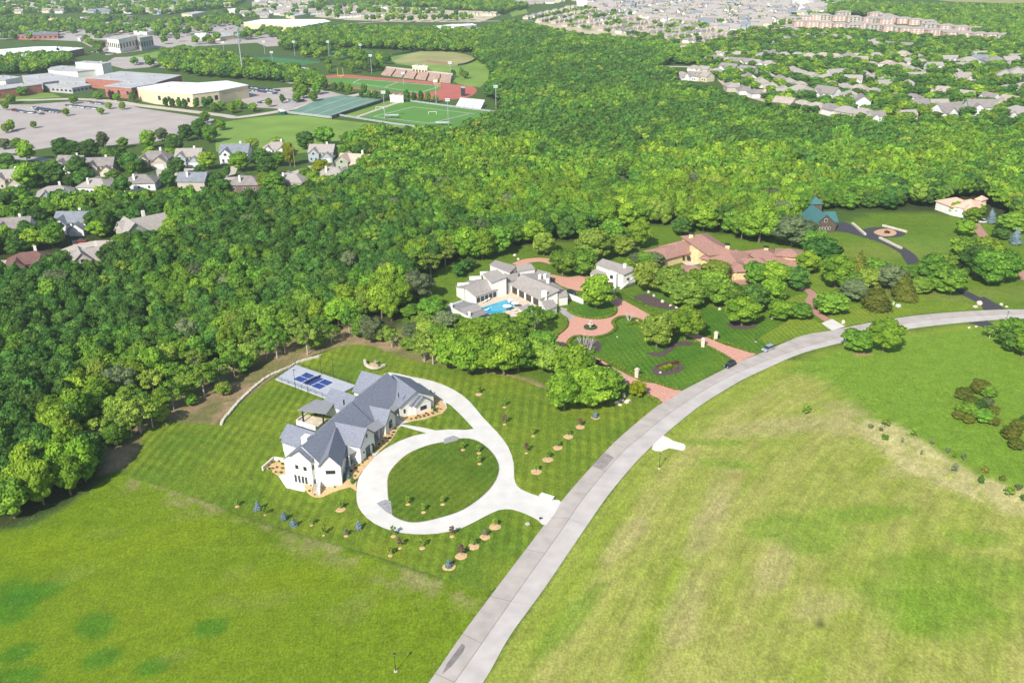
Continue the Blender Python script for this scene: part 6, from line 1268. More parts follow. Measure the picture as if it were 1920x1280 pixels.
def fence(line, lb, h=2.2, dark_=True, sp=6):
    ln = W(line, 4 if len(line) > 2 else 0, False); r_ = root('fence', (*ln[0], 0), lb, 'fence'); m = MB(); p_ = MB()
    for i in range(len(ln)-1):
        a_, b_ = Vector(ln[i]), Vector(ln[i+1]); d_ = b_-a_
        m.box((a_+b_)/2, d_, d_.length, .06, h*.25 if not dark_ else .05, h)
    for i in range(0, len(ln), 1): p_.tube((*ln[i], 0), (*ln[i], h+.2), .08, .08, 4)
    m.build('mesh', mat('fence_dark', (.05,.075,.06)) if dark_ else mat('fence_grey', (.30,.33,.32)), r_); p_.build('posts', galv, r_)
fence([(620,224),(640,218),(724,190),(716,187)], 'dark windscreen fence between tennis courts and grass strip', 3.0); fence([(637,219),(700,229),(760,238),(842,247)], 'grey green mesh fence along the near side of the soccer field', 2.2, False)
fence([(758,190),(830,200),(935,213)], 'grey fence behind the soccer field', 2.0, False); fence([(735,104),(760,101),(792,94.5)], 'dark outfield fence left of the yellowish ball field', 2.2); fence([(888,108),(890,114),(875,121),(858,124)], 'dark curved fence right of the yellowish ball field', 2.2); fence([(537,214),(622,224)], 'grey mesh fence along the near side of the tennis courts', 2.6, False)
fence([(430,107),(480,105),(600,116)], 'dark fence behind the long dark green field', 2.2)
# parked cars: one of each colour, then copies
CP = []
for nm, c_ in (('white_car', (.66,.67,.68)), ('dark_car', (.03,.035,.045)), ('silver_car', (.33,.35,.38)), ('red_car', (.30,.03,.03)), ('blue_car', (.04,.07,.22))):
    m = MB(); rr0 = root(nm, (0, 0, 0), 'car', 'car', 'cars parked at the school'); x_ = 2.3; k = 0
    for sg in (-1, 1): m.V += [(-x_, sg*.92, .35), (-x_, sg*.92, .85), (-1.2, sg*.92, .98), (x_, sg*.9, .95), (x_, sg*.92, .35)]
    m.F += [(0, 1, 2, 3, 4), (9, 8, 7, 6, 5)]+[(i, 5+i, 5+(i+1) % 5, (i+1) % 5) for i in range(5)]; m.build('body', mat('car_'+nm, c_, .3, .02, spec=.6), rr0)
    m = MB()
    for sg in (-1, 1): m.V += [(-1.15, sg*.85, .95), (-.5, sg*.7, 1.48), (1.3, sg*.7, 1.48), (2.0, sg*.85, .93)]
    m.F += [(0, 1, 2, 3), (7, 6, 5, 4)]+[(i, 4+i, 4+(i+1) % 4, (i+1) % 4) for i in range(4)]; m.build('windows', glass, rr0)
    CP.append([nm, rr0, False])
def ordn(i): return ['first','second','third','fourth','fifth','sixth','seventh','eighth','ninth','tenth','eleventh','twelfth','thirteenth','fourteenth','fifteenth','sixteenth','seventeenth','eighteenth','nineteenth','twentieth','twenty-first','twenty-second','twenty-third','twenty-fourth','twenty-fifth','twenty-sixth','twenty-seventh','twenty-eighth','twenty-ninth','thirtieth'][i] if i < 30 else f'no. {i+1}'
def put_copy(store, i, loc, rz, sc, label, group, name=None):
    st = store[i]; sc = sc*.84 if 'suburban_house' in st[1].name else sc
    if not st[2]: o = st[1]; st[2] = True; o.location = loc; o.rotation_euler = (0, 0, rz); o.scale = (sc, sc, sc) if not isinstance(sc, tuple) else sc; o['label'] = label; o['group'] = group; return o
    return dup(st[1], loc, rz, sc, label, group)
def carrow(u0, v0, u1, v1, n_, where, group='cars parked at the school', w=(3, 3, 2, 1, 1)):
    a_, b_ = Vector(P2(u0, v0)), Vector(P2(u1, v1)); d_ = b_-a_; ang = math.atan2(d_.y, d_.x)+pi/2
    for k in range(n_):
        if R.random() < .08: continue
        i = R.choices(range(5), w)[0]; p_ = a_.lerp(b_, k/max(1, n_-1)); col_n = ['white', 'black', 'silver', 'red', 'blue'][i]
        put_copy(CP, i, (p_.x, p_.y, .18), ang+R.choice((0, pi))+R.uniform(-.05, .05), 1.05, f'{col_n} car, {ordn(k)} from left in {where}', group)
carrow(27,208,47,211.5,9,'the nearest short row of the big lot'); carrow(52,212.5,65,213,5,'the short row beside the nearest one'); carrow(65,203.5,118,210.5,19,'the long middle row of the big lot'); carrow(126,199.5,182,205,19,'the right row of the big lot', w=(4,2,4,0,0)); carrow(167,193,197,197,10,'the upper row near the entrance', w=(2,3,3,0,0)); carrow(68,207,110,212,8,'the second line of the middle row')
carrow(468,165,525,172,17,'the far row beside the gymnasium', 'cars beside the gymnasium', (3,2,3,2,3)); carrow(470,170,520,177,15,'the second row beside the gymnasium', 'cars beside the gymnasium', (3,2,3,2,3)); carrow(487,194,505,190,5,'the short row below the gymnasium', 'cars beside the gymnasium'); carrow(526,187,543,189,5,'the row left of the tennis courts', 'cars beside the gymnasium'); carrow(550,190,573,190,6,'the row next to the tennis courts', 'cars beside the gymnasium')
carrow(258,120,290,122,9,'the small upper lot behind the school', 'cars on the upper lot', (6,1,2,0,0)); carrow(2,42,20,38,6,'the lot under the tan strip mall', 'cars on the shopping lots'); carrow(95,45,112,47,6,'the lot right of the tan strip mall','cars on the shopping lots'); carrow(400,52,440,46,12,'the superstore lot, far row','cars on the shopping lots'); carrow(410,58,450,52,10,'the superstore lot, near row','cars on the shopping lots'); carrow(170,98,215,102,10,'the lot right of the white-roofed shopping centre','cars on the shopping lots'); carrow(505,70,530,74,7,'the lot before the superstore trees','cars on the shopping lots')
for u, v, i, lb in ((234,341,3,'red car parked on the left housing street'),(355,315,1,'dark car before the blue grey garage'),(627,313,1,'dark car before the pinkish house'),(180,475,0,'white car in the shade of the big tree on the left street'),(382,228,1,'dark car alone at the right end of the big lot'),(78,215,1,'dark car standing apart on the big lot'),(152,455,3,'small red vehicle before the white house')):
    q = P(u, v); put_copy(CP, i, (q.x, q.y, .2), R.uniform(-.3, .3), 1.05, lb, 'cars on the streets')
# ------------------------------------------------------------------ houses of the quarters
ROOFS = [('taupe', taup), ('grey brown', mat("roof_grey_brown", (.245,.215,.20), .9, .1, .4)), ('slate grey', mat("roof_slate", (.20,.215,.24), .9, .1, .4)), ('tan', mat("roof_tan", (.38,.32,.27), .9, .1, .4)), ('red brown', mat("roof_red_brown", (.17,.09,.075), .9, .1, .4)), ('pinkish tan', mat("roof_pink_tan", (.52,.39,.31), .9, .08, .4))]
WALLS = [('white', mat("siding_white", (.68,.68,.66), .9, .04, .4)), ('cream', mat("siding_cream", (.58,.52,.38), .9, .05, .4)), ('blue grey', mat("siding_blue", (.33,.38,.42), .9, .05, .4)), ('beige', mat("siding_beige", (.46,.40,.33), .9, .05, .4)), ('brown', mat("siding_brown", (.17,.12,.09), .9, .08, .4)), ('sage', mat("siding_sage", (.33,.37,.27), .9, .05, .4))]
HP = {}
def near_house(form, wi, ri):
    key = (form, wi, ri)
    if key in HP: return key
    b_ = Bld('family_house', (0, 0, 0), 'house', 'house', WALLS[wi][1], ROOFS[ri][1]); h2 = 5.3
    if form == 'gable': b_.wing((-7, 2), (7, 2), 4.8, h2, 8.6, zb=-1); b_.wing((-3.5, -5.2), (-3.5, 2), 3.0, h2-.4, 7.6, zb=-1); b_.wing((4.2, -6.5), (4.2, 0), 3.3, 3.0, 5.6, zb=-1)
    elif form == 'hip': b_.wing((-8, 1), (8, 1), 5.2, 4.2, 7.2, zb=-1, kind='hip'); b_.wing((4.5, -7.5), (4.5, 3), 3.8, 3.4, 6.2, zb=-1, kind='gable'); b_.wing((-4, -5.5), (-4, 1), 2.6, 4.0, 6.2, zb=-1)
    else: b_.wing((-7.5, 0), (7.5, 0), 5.4, 3.4, 7.4, zb=-1); b_.wing((-4.5, -6.6), (-4.5, 3), 3.2, 5.0, 7.9, zb=-1)
    b_.done(); gx, gy, = (4.2, -6.53) if form == 'gable' else (4.5, -7.53) if form == 'hip' else (4.0, -5.43)
    m = MB(); m.box((gx, gy), (1, 0), 4.6, .12, 0, 2.3); m.build('garage_door', mat('garage_white', (.62,.62,.6)), b_.r)
    m = MB(); m.box((0, -2.85 if form == 'gable' else -4.25 if form == 'hip' else -5.45), (1, 0), 1.1, .12, 0.1, 2.2); d_ = m.build('door', mat('door_brown', (.16,.07,.04)), b_.r)
    fx, fy = (-3.5, -5.2) if form == 'gable' else (-4, -5.5) if form == 'hip' else (-4.5, -6.6)
    for dx in (-1.3, 1.3): b_.window((fx+dx, fy), (0, -1), 1.0, 1.2, 1.5, fm=white); 
    if form != 'hip': b_.window((fx, fy), (0, -1), 4.0, 1.5, 1.4, fm=white)
    if form == 'gable':
        for dx in (1.5, 4.5): b_.window((dx, -2.8), (0, -1), 3.6, 1.1, 1.3, fm=white)
    for dx in (-5, 0, 5): b_.window((dx, 6.8 if form == 'gable' else 6.2 if form == 'hip' else 5.4), (0, 1), 1.2, 1.2, 1.4, fm=white)
    sx = 7.0 if form == 'gable' else 8 if form == 'hip' else 7.5
    for sg in (-1, 1): b_.window((sg*sx, 2), (sg, 0), 1.4, 1.1, 1.4, fm=white)
    m = MB(); m.box((2.2, 4.2), (1, 0), 1.0, .9, 3, 9.3 if form == 'gable' else 8.2); m.build('chimney', offw, b_.r)
    HP[key] = [None, b_.r, False]; return key
def NH(u, v, deg, form, wi, ri, lb, sc=1.0):
    sc *= 1.18
    k = near_house(form, wi, ri); q = P(u, v); put_copy(HP, k, (q.x, q.y, q.z), RAD(deg), sc, lb, 'houses of the left quarter')
NH(22,350,5,'gable',3,0,'beige house with twin dormer gables at the left edge, upper'); NH(107,376,20,'hip',2,0,'pale blue house standing alone left of the long street'); NH(136,322,-5,'gable',0,1,'half-hidden white house behind the big dark trees')
NH(192,326,5,'gable',1,1,'cream house with a steep front gable'); NH(187,360,170,'hip',0,0,'brown-roofed house with white rear gables below the street'); NH(292,310,0,'hip',3,1,'wide brown hip-roofed house with an open garage',1.1); NH(268,352,185,'hip',0,1,'low dark-roofed house below the street, left of the slate one')
NH(357,308,0,'gable',2,0,'blue grey house with a pale double garage'); NH(370,352,175,'gable',3,2,'slate-roofed house below the street, half in trees'); NH(443,303,0,'gable',0,2,'tall white house with slate roof and steep gable',1.12); NH(465,355,180,'hip',4,1,'brown house with a deck under a wide roof'); NH(548,350,170,'hip',3,0,'house with a tall grey rear wall at the street end')
NH(520,290,0,'hip',0,0,'taupe-roofed house behind the yellow green tree'); NH(605,300,-5,'gable',2,0,'blue grey gabled house beside the golden tree'); NH(668,316,-15,'long',5,5,'pinkish tan house at the right end of the quarter',1.1); NH(628,338,165,'hip',3,0,'taupe house with a white chimney below the pinkish one')
NH(30,446,10,'gable',0,1,'large house with two white gables at the left edge, lower'); NH(140,434,-3,'gable',0,2,'white house with slate roof and a small garage wing',1.0); NH(272,446,40,'long',5,0,'big tan-roofed house with a sage green gable wall',1.25); NH(60,506,20,'hip',4,4,'red brown roofed house half hidden at the lower left'); NH(178,497,30,'long',3,0,'low taupe roof peeping out of the wood'); NH(10,560,10,'hip',3,0,'pale house corner deep in the lower left wood',.6)
for ln, wd in (([(-60,502),(0,493),(50,488),(95,478),(130,474)], 7), ([(120,474),(150,462),(190,456),(235,462)], 9), ([(150,470),(145,450)], 5), ([(178,347),(235,341),(290,336),(350,324),(400,332),(450,335),(520,331),(560,322),(590,312),(615,316),(600,325),(570,330)], 7.5), ([(300,316),(303,335)], 5), ([(355,316),(350,328)], 6), ([(440,312),(432,330)], 5), ([(600,312),(585,322)], 6)): ribbon('street', ln, wd, lotd, .08)
# the far houses carry walls, roof and garage only
FP = []
for i, (form, wi, ri) in enumerate([('hip',3,0),('gable',1,0),('hip',0,1),('gable',3,3),('gable',0,1),('hip',1,3),('hip',0,0)]):
    b_ = Bld('suburban_house', (0, 0, 0), 'house', 'house', WALLS[wi][1], ROOFS[ri][1])
    if form == 'hip': b_.wing((-8.5, 0), (8.5, 0), 5.6, 4.6, 7.8, zb=-1, kind='hip'); b_.wing((5, -8), (5, 2), 3.6, 3.4, 6.2, zb=-1)
    else: b_.wing((-8, 0), (8, 0), 5.2, 5.2, 8.8, zb=-1); b_.wing((-3.5, -8), (-3.5, 1), 3.4, 4.6, 7.4, zb=-1)
    b_.done(); m = MB(); m.box((5 if form == 'hip' else -3.5, -8.04), (1, 0), 4.4, .1, 0, 2.2); m.build('garage_door', MATS['garage_white'], b_.r); FP.append([f"{ROOFS[ri][0].replace(' ', '-')}-roofed {WALLS[wi][0]} house", b_.r, False])
    if i in (1, 4):
        for x__ in (2, 5): mm_ = MB(); mm_.box((x__, -5.23), (1, 0), 1.4, .1, 1.2, 2.6); mm_.build('window', glass, b_.r)
HS = []; NHOUSE = [0]
def hrow(line, n_, where, rot=0, protos=None, sc=1.0, jit=1.5, alt=False):
    ln = W(line, 6 if len(line) > 2 else 0, False); seg = [0]
    for i in range(len(ln)-1): seg.append(seg[-1]+hypot(ln[i+1][0]-ln[i][0], ln[i+1][1]-ln[i][1]))
    for k in range(n_):
        t_ = seg[-1]*(k+.0)/max(1, n_-1); i = max(j for j in range(len(ln)-1) if seg[j] <= t_+1e-6); f_ = (t_-seg[i])/max(1e-6, seg[i+1]-seg[i]); a_, b_ = Vector(ln[i]), Vector(ln[i+1]); p_ = a_.lerp(b_, f_); d_ = b_-a_; ang = math.atan2(d_.y, d_.x)+RAD(rot)
        i_ = R.choice(protos or range(7)); x_, y_ = p_.x+R.uniform(-jit, jit), p_.y+R.uniform(-jit, jit)
        put_copy(FP, i_, (x_, y_, 0), ang+R.uniform(-.08, .08)+(pi if alt and k % 2 else 0), sc*R.uniform(.92, 1.08), f'{FP[i_][0]}, {ordn(k)} from left in {where}', 'houses in '+where); HS.append((x_, y_, 11*sc)); NHOUSE[0] += 1
w0_ = [4, 6, 2, 1]; t0_ = [0, 2, 5, 6]
hrow([(1280,148),(1322,152)], 3, 'the cul-de-sac row at the wood edge', -20, w0_, 1.15); hrow([(1302,134),(1345,140)], 3, 'the white row behind the cul-de-sac', 0, w0_); hrow([(1368,138),(1402,141)], 2, 'the pair above the new lawns', 0, [4, 4], 1.3); hrow([(1372,170),(1385,174),(1418,182)], 3, 'the row with bare yards', 160, t0_, 1.1)
hrow([(1405,155),(1440,166),(1470,178)], 4, 'the row behind the bare yards', -15, t0_+[4], 1.2); hrow([(1470,203),(1520,208),(1575,218),(1618,224)], 6, 'the lowest row along the wood', 170, t0_+[3], 1.25); hrow([(1500,180),(1548,186),(1592,190),(1616,200)], 4, 'the upper side of the low street', -10, [4, 0, 4, 6], 1.4)
hrow([(1640,227),(1700,224)], 2, 'the pair in the gap of the wood', 0, w0_, 1.0); hrow([(1772,220),(1845,214),(1905,224)], 3, 'the large trio over the wood', -5, [4, 6, 4], 1.5); hrow([(1332,117),(1365,121),(1400,124),(1440,126)], 7, 'the curved white-gabled terrace', 0, w0_, 1.1); hrow([(1345,106),(1400,108),(1450,104)], 7, 'the second curve behind the white terrace', 0, t0_); hrow([(1430,112),(1475,110),(1530,112),(1590,112)], 8, 'the long taupe row in the middle distance', 0, t0_, 1.15)
hrow([(1605,112),(1650,112),(1690,108),(1718,112)], 5, 'the taupe row left of the wide street', 0, t0_, 1.15); hrow([(1485,136),(1510,146),(1550,152)], 5, 'the row among trees over the descending row', 10, t0_); hrow([(1590,140),(1620,145),(1660,156)], 4, 'the middle row among trees', -10, t0_); hrow([(1635,127),(1665,126),(1700,132),(1720,140)], 5, 'the row under the wide street', 0, t0_); hrow([(1650,150),(1690,160),(1725,172),(1745,180)], 5, 'the diagonal row among trees', -15, t0_+[4]); hrow([(1680,188),(1710,192)], 2, 'the pair before the diagonal row', 0, t0_)
hrow([(1720,206),(1760,204),(1800,208)], 3, 'the short row behind the trio', 0, w0_, 1.1); hrow([(1440,148),(1475,158),(1500,166)], 4, 'the hidden row over the bare yards', 0, t0_); hrow([(1560,165),(1600,172),(1640,178)], 4, 'the row above the low street', 0, t0_); hrow([(1700,120),(1728,122)], 2, 'the pair left of the wide street', 0, t0_); hrow([(1850,165),(1800,160)], 3, 'the row in the yellow trees', 0, t0_)
hrow([(1750,140),(1790,142)], 2, 'the pair right of the wide street', 0, t0_); hrow([(1770,180),(1830,186),(1890,196)], 4, 'the row above the three large houses', 0, [4, 0, 3]); hrow([(1880,150),(1930,142)], 3, 'the big grey roofs at the right edge', 30, [0, 2], 1.5); hrow([(1880,172),(1915,168)], 2, 'the pair under the big grey roofs', 0, t0_); hrow([(1815,124),(1860,124)], 2, 'the low pale building beside the brown field', 0, [2, 6], 1.5)
hrow([(1440,84),(1500,72),(1540,74)], 6, 'the row above the taupe rows', 0, t0_); hrow([(1545,70),(1580,76),(1640,84)], 5, 'the row under the apartments', 0, t0_+[4]); hrow([(1640,88),(1700,92)], 3, 'the row beside the blue pool', 0, [4, 0])
# top centre: slanting rows
k = 0
for u0, v0, u1, v1, n_ in ((990,36,1075,16,8),(1010,42,1110,22,9),(1040,44,1135,27,9),(1065,50,1165,33,9),(1090,52,1190,38,8),(1130,58,1230,42,9),(1165,62,1262,47,8),(1205,66,1300,54,8),(1250,72,1330,60,7),(1290,80,1370,66,7)):
    hrow([(u0,v0),(u1,v1)], n_, f'the {ordn(k)} slanting row beyond the wood', 0, [0, 3, 2, 5, 0], 1.0, 2); k += 1
for u0, v0, u1, v1, n_, ph in ((614,17,664,13,6,'the upper left townhouse row'),(588,28,668,23,8,'the left townhouse row'),(682,15,726,17,5,'the short townhouse row by the meadow'),(640,34,722,30,8,'the middle townhouse row'),(745,22,812,22,7,'the right townhouse row by the meadow'),(758,37,862,31,9,'the tan row above the office'),(862,28,926,30,6,'the tan row at the wood')):
    hrow([(u0,v0),(u1,v1)], n_, ph, 0, [4, 6, 2] if u0 < 745 else [3, 5, 1], .95, 1)
# apartments
AP = []
for nm, wm2 in (('brick', mat('apartment_brick', S((188,156,142)), .9, .08, .3)), ('white', WALLS[3][1])):
    b_ = Bld('apartment_block', (0, 0, 0), 'apartments', 'apartment block', wm2, ROOFS[0][1]); b_.wing((-13, 0), (13, 0), 7, 9.5, 12, zb=-1, kind='hip'); b_.w.box((-7, -7.6), (1, 0), 4, 1.6, -1, 9); b_.w.box((7, -7.6), (1, 0), 4, 1.6, -1, 9); b_.done()
    for dx in (-7, 0, 7): m = MB(); [m.box((dx, -8.46 if dx else -7.05), (1, 0), 3.0, .1, z_, z_+1.6) for z_ in (1, 4, 7)]; m.build('balcony', WALLS[0][1] if nm == 'brick' else glass, b_.r)
    AP.append([nm, b_.r, False])
for (u0, v0, u1, v1, n_, ph) in ((1500,50,1600,57,5,'the front row at the left'),(1485,44,1530,38,3,'the small row at the far left'),(1545,38,1660,46,5,'the middle row'),(1580,32,1640,34,2,'the rear row'),(1640,44,1660,38,2,'the raised pair in the middle'),(1610,54,1700,64,4,'the second row behind the trees'),(1672,42,1740,50,4,'the row right of the raised pair'),(1690,62,1780,70,4,'the front row at the wide street'),(1785,72,1885,77,5,'the front row at the right'),(1745,56,1830,64,4,'the rear row at the right')):
    a_, b_ = P(u0, v0), P(u1, v1)
    for k in range(n_): p_ = a_.lerp(b_, k/max(1, n_-1)); i = R.choice((0, 0, 1)); put_copy(AP, i, (p_.x, p_.y, 0), R.uniform(-.25, .15), .82, f'{["brick","beige"][i]} three-storey apartments, {ordn(k)} from left in {ph}', 'apartment blocks under the far wood'); HS.append((p_.x, p_.y, 15))
# streets and plots of the right quarter
for ln, wd in (([(1245,125),(1300,126),(1352,128)], 8), ([(1352,110),(1357,135),(1372,150),(1400,163),(1440,180),(1480,192),(1520,197),(1570,203),(1620,210),(1680,212),(1720,205),(1745,196)], 9), ([(1740,196),(1770,196),(1820,198),(1900,210)], 7), ([(1742,118),(1745,95),(1750,82),(1770,74)], 26), ([(1752,118),(1758,82)], 4), ([(1470,118),(1550,124),(1600,132),(1700,146)], 7), ([(1385,92),(1440,95),(1600,98),(1730,100)], 7), ([(1180,70),(1240,78),(1310,78)], 7), ([(990,48),(1060,60),(1150,66)], 7), ([(1240,10),(1320,28),(1440,34),(1500,58)], 9), ([(1545,20),(1550,10),(1600,4)], 8), ([(1240,85),(1250,100),(1258,108)], 3)): ribbon('street', ln, wd, greyr if wd > 8.5 else lotd, .12)
sh('grass_field', straw, .10, (1225,146),(1236,132),(1266,127),(1256,142)); sh('grass_field', straw, .10, (1180,70),(1300,74),(1300,86),(1250,84),(1190,80)); sh('bare_field', mat('bare_soil', (.28,.20,.15), .9, .15, .05), .10, (1790,88),(1865,90),(1862,98),(1790,96)); sh('grass_field', fieldg, .09, (1780,80),(1880,84),(1890,104),(1782,106)); sh('grass_field', fieldg, .1, (660,5),(760,3),(745,14),(700,12),(670,9)); sh('grass_field', fieldg, .1, (955,22),(985,15),(990,25),(960,32)); sh('grass_field', fieldg, .1, (1400,2),(1560,4),(1560,8),(1400,6))
sh('bare_yard', mat('pale_yard', (.50,.42,.28), .9, .12, .06), .10, (1345,150),(1375,150),(1440,172),(1490,188),(1480,200),(1440,194),(1400,182),(1360,165)); sh('grass_field', fieldg, .13, (1362,142),(1395,143),(1400,150),(1372,150)); sh('grass_field', fieldg, .1, (1560,204),(1625,206),(1620,214),(1570,210)); sh('grass_field', fieldg, .1, (1710,212),(1760,214),(1775,232),(1730,225)); sh('bare_yard', MATS['pale_yard'], .09, (985,45),(1090,20),(1300,10),(1540,20),(1560,40),(1420,60),(1390,90),(1300,95),(1210,80),(1090,62)); sh('bare_yard', MATS['pale_yard'], .09, (590,32),(610,12),(730,12),(820,18),(940,28),(900,42),(760,42),(650,38))
# ------------------------------------------------------------------ far tree cover and the mass of distant houses
def mass_nodes(coll):
    t = bpy.data.node_groups.new("pieces_on_points", 'GeometryNodeTree'); t.interface.new_socket("Geometry", in_out='INPUT', socket_type='NodeSocketGeometry'); t.interface.new_socket("Geometry", in_out='OUTPUT', socket_type='NodeSocketGeometry')
    N = t.nodes.new; L = t.links.new; gi = N("NodeGroupInput"); go = N("NodeGroupOutput"); ip = N("GeometryNodeInstanceOnPoints"); ci = N("GeometryNodeCollectionInfo")
    ci.inputs[0].default_value = coll; ci.inputs["Separate Children"].default_value = True; ci.inputs["Reset Children"].default_value = True
    def at(nm, ty): a = N("GeometryNodeInputNamedAttribute"); a.data_type = ty; a.inputs[0].default_value = nm; return next(s for s in a.outputs if s.enabled)
    L(gi.outputs[0], ip.inputs["Points"]); L(ci.outputs[0], ip.inputs["Instance"]); ip.inputs["Pick Instance"].default_value = True
    L(at("pick", 'INT'), ip.inputs["Instance Index"]); L(at("turn", 'FLOAT_VECTOR'), ip.inputs["Rotation"]); L(ip.outputs[0], go.inputs[0]); return t
hc = bpy.data.collections.new("house_sources"); hk = 0
for wi, ri in ((3, 0), (0, 1), (1, 0), (0, 0), (2, 2)):
    b_ = Bld('tmp', (0, 0, 0), 'x', 'x', WALLS[wi][1], ROOFS[ri][1]); b_.wing((-8, 0), (8, 0), 5.4, 5, 8.4, zb=-1); b_.wing((3, -7.5), (3, 1), 3.4, 4, 6.6, zb=-1)
    me_ = mesh_np('far_house', b_.w.V+b_.f.V, b_.w.F+[tuple(i+len(b_.w.V) for i in f) for f in b_.f.F], WALLS[wi][1]); me_.materials.append(ROOFS[ri][1]); me_.polygons.foreach_set("material_index", [0]*len(b_.w.F)+[1]*len(b_.f.F))
    bpy.data.objects.remove(b_.r); o = bpy.data.objects.new(f"house_{hk}", me_); hc.objects.link(o); hk += 1
fx, fy, fr = [], [], []
for poly, sp, sd, ang in (([(1100,2),(1180,-4),(1600,-4),(1560,22),(1500,30),(1440,50),(1400,62),(1380,66),(1330,58),(1262,44),(1190,34),(1110,20)], 24, 4, -.35), ([(480,20),(590,8),(620,-2),(480,-4)], 30, 5, .1), ([(960,16),(1090,2),(1010,-6),(950,0)], 26, 6, .2)):
    x, y = scatter(poly, sp, sd)
    for a_, b_ in zip(x, y):
        if all((a_-h[0])**2+(b_-h[1])**2 > 17**2 for h in HS): fx.append(a_); fy.append(b_); fr.append(ang+R.choice((0, pi/2, pi)))
for poly, sp, sd in (([(-60,-5),(440,-5),(430,14),(300,28),(60,26),(-60,26)], 42, 8), ([(1560,110),(1900,110),(1930,200),(1700,200),(1560,150)], 38, 9), ([(430,30),(560,12),(600,30),(520,36)], 34, 3)):
    x, y = scatter(poly, sp, sd)
    for a_, b_ in zip(x, y):
        if all((a_-h[0])**2+(b_-h[1])**2 > 24**2 for h in HS): fx.append(a_); fy.append(b_); fr.append(R.uniform(-.3, .3))
me_ = bpy.data.meshes.new("distant_houses"); n_ = len(fx); me_.vertices.add(n_); me_.vertices.foreach_set("co", np.stack([fx, fy, np.zeros(n_)], 1).ravel())
me_.attributes.new("pick", 'INT', 'POINT').data.foreach_set("value", np.random.default_rng(1).choice([0, 0, 1, 2, 3, 3, 4, 0], n_).astype(np.int32)); tr_ = np.zeros((n_, 3)); tr_[:, 2] = fr; me_.attributes.new("turn", 'FLOAT_VECTOR', 'POINT').data.foreach_set("vector", tr_.ravel())
o = obj("distant_houses", me_); md = o.modifiers.new("houses", 'NODES'); md.node_group = mass_nodes(hc); tag(o, 'dense field of small distant roofs below the horizon', None, None, 'stuff')
HS2 = HS+[(a_, b_, 10) for a_, b_ in zip(fx, fy)]; HA = np.array([(h[0], h[1]) for h in HS2])
BLD = [W(pp) for pp in ([(85,150),(90,128),(208,116),(345,140),(470,160),(470,185),(400,200),(250,195),(190,190),(160,170),(-40,190),(-40,145)], [(-40,120),(-40,92),(160,88),(160,105)], [(195,100),(200,68),(290,66),(290,98)], [(455,60),(455,38),(625,36),(625,55),(570,62)], [(780,62),(785,48),(895,46),(895,60)])]
def far_trees(poly, sp, sd, keepf=1.0, tones=('dark', 'mid', 'mid', 'bright'), hh=(9, 13), nz=None, rej=12):
    x, y = scatter(poly, sp, sd); g_ = np.random.default_rng(sd+50); k = g_.random(len(x)) < keepf
    if nz: k &= vnoise(x, y, nz[0], sd) > nz[1]
    x, y = x[k], y[k]; out = []
    for a_, b_ in zip(x, y):
        if len(HA) and ((HA[:, 0]-a_)**2+(HA[:, 1]-b_)**2).min() < rej*rej: continue
        fr_ = 34 if sd in (7, 12, 13, 3, 9, 10) else 0
        if fr_ and np.any((np.abs(HA[:, 0]-a_) < 9) & (HA[:, 1]-b_ > 0) & (HA[:, 1]-b_ < fr_)) and R.random() < .5: continue
        out.append((a_, b_, 'far_'+R.choice(tones), R.uniform(*hh), R.uniform(8, 11.5)))
    return [p for p in out if not any(bool(inside(np.array([p[0]]), np.array([p[1]]), q)[0]) for q in BLD)]
FT = []
FT += far_trees([(-60,116),(40,112),(130,110),(140,120),(88,138),(60,141),(-60,142)], 8.5, 1); FT += far_trees([(300,108),(345,100),(425,112),(480,128),(550,137),(604,152),(608,168),(575,166),(540,158),(470,152),(400,148),(350,142),(305,138)], 8.5, 2)
FT += far_trees([(-60,-8),(320,-8),(470,-6),(440,14),(300,30),(180,26),(100,24),(-60,32)], 11, 3, .9, rej=14); FT += far_trees([(20,38),(90,40),(88,48),(40,52),(22,46)], 10, 4); FT += far_trees([(170,34),(235,38),(230,45),(175,48)], 13, 41, .8)
FT += far_trees([(520,72),(600,58),(700,60),(780,62),(900,66),(960,48),(1060,70),(990,116),(900,100),(880,100),(760,96),(640,90),(540,92)], 8.5, 5); FT += far_trees([(740,-6),(1010,-6),(985,18),(940,28),(820,17),(735,10)], 12, 6)
FT += far_trees([(1310,92),(1440,66),(1560,62),(1930,84),(1930,268),(1740,262),(1640,256),(1560,240),(1460,210),(1380,170),(1330,140),(1290,110)], 8.5, 7, .88, ('dark', 'mid', 'bright', 'dark'), hh=(5.5, 10), nz=(55, .26), rej=9.5); FT += far_trees([(1540,10),(1700,16),(1930,20),(1930,110),(1880,80),(1760,52),(1660,34),(1560,30)], 9.5, 8)
FT += far_trees([(280,50),(470,30),(560,60),(500,72),(380,88),(300,92)], 13, 9, .6, nz=(50, .45)); FT += far_trees([(-60,56),(200,52),(300,60),(190,104),(160,80),(-60,76)], 12, 10, .65, nz=(45, .45)); FT += far_trees([(-60,40),(140,40),(300,46),(320,60),(-60,58)], 13, 19, .6, nz=(40, .45)); FT += far_trees([(140,128),(300,120),(300,136),(230,134)], 14, 20, .4); FT += far_trees([(500,92),(620,88),(740,118),(730,132),(690,135),(600,126),(560,104)], 12, 11, .6, nz=(40, .5))
FT += far_trees([(980,36),(1100,18),(1400,10),(1560,30),(1430,64),(1300,92),(1200,75)], 15, 12, .6, hh=(6, 9), rej=10); FT += far_trees([(400,30),(620,5),(760,12),(900,40),(740,44),(560,36)], 18, 13, .7, nz=(50, .4)); 
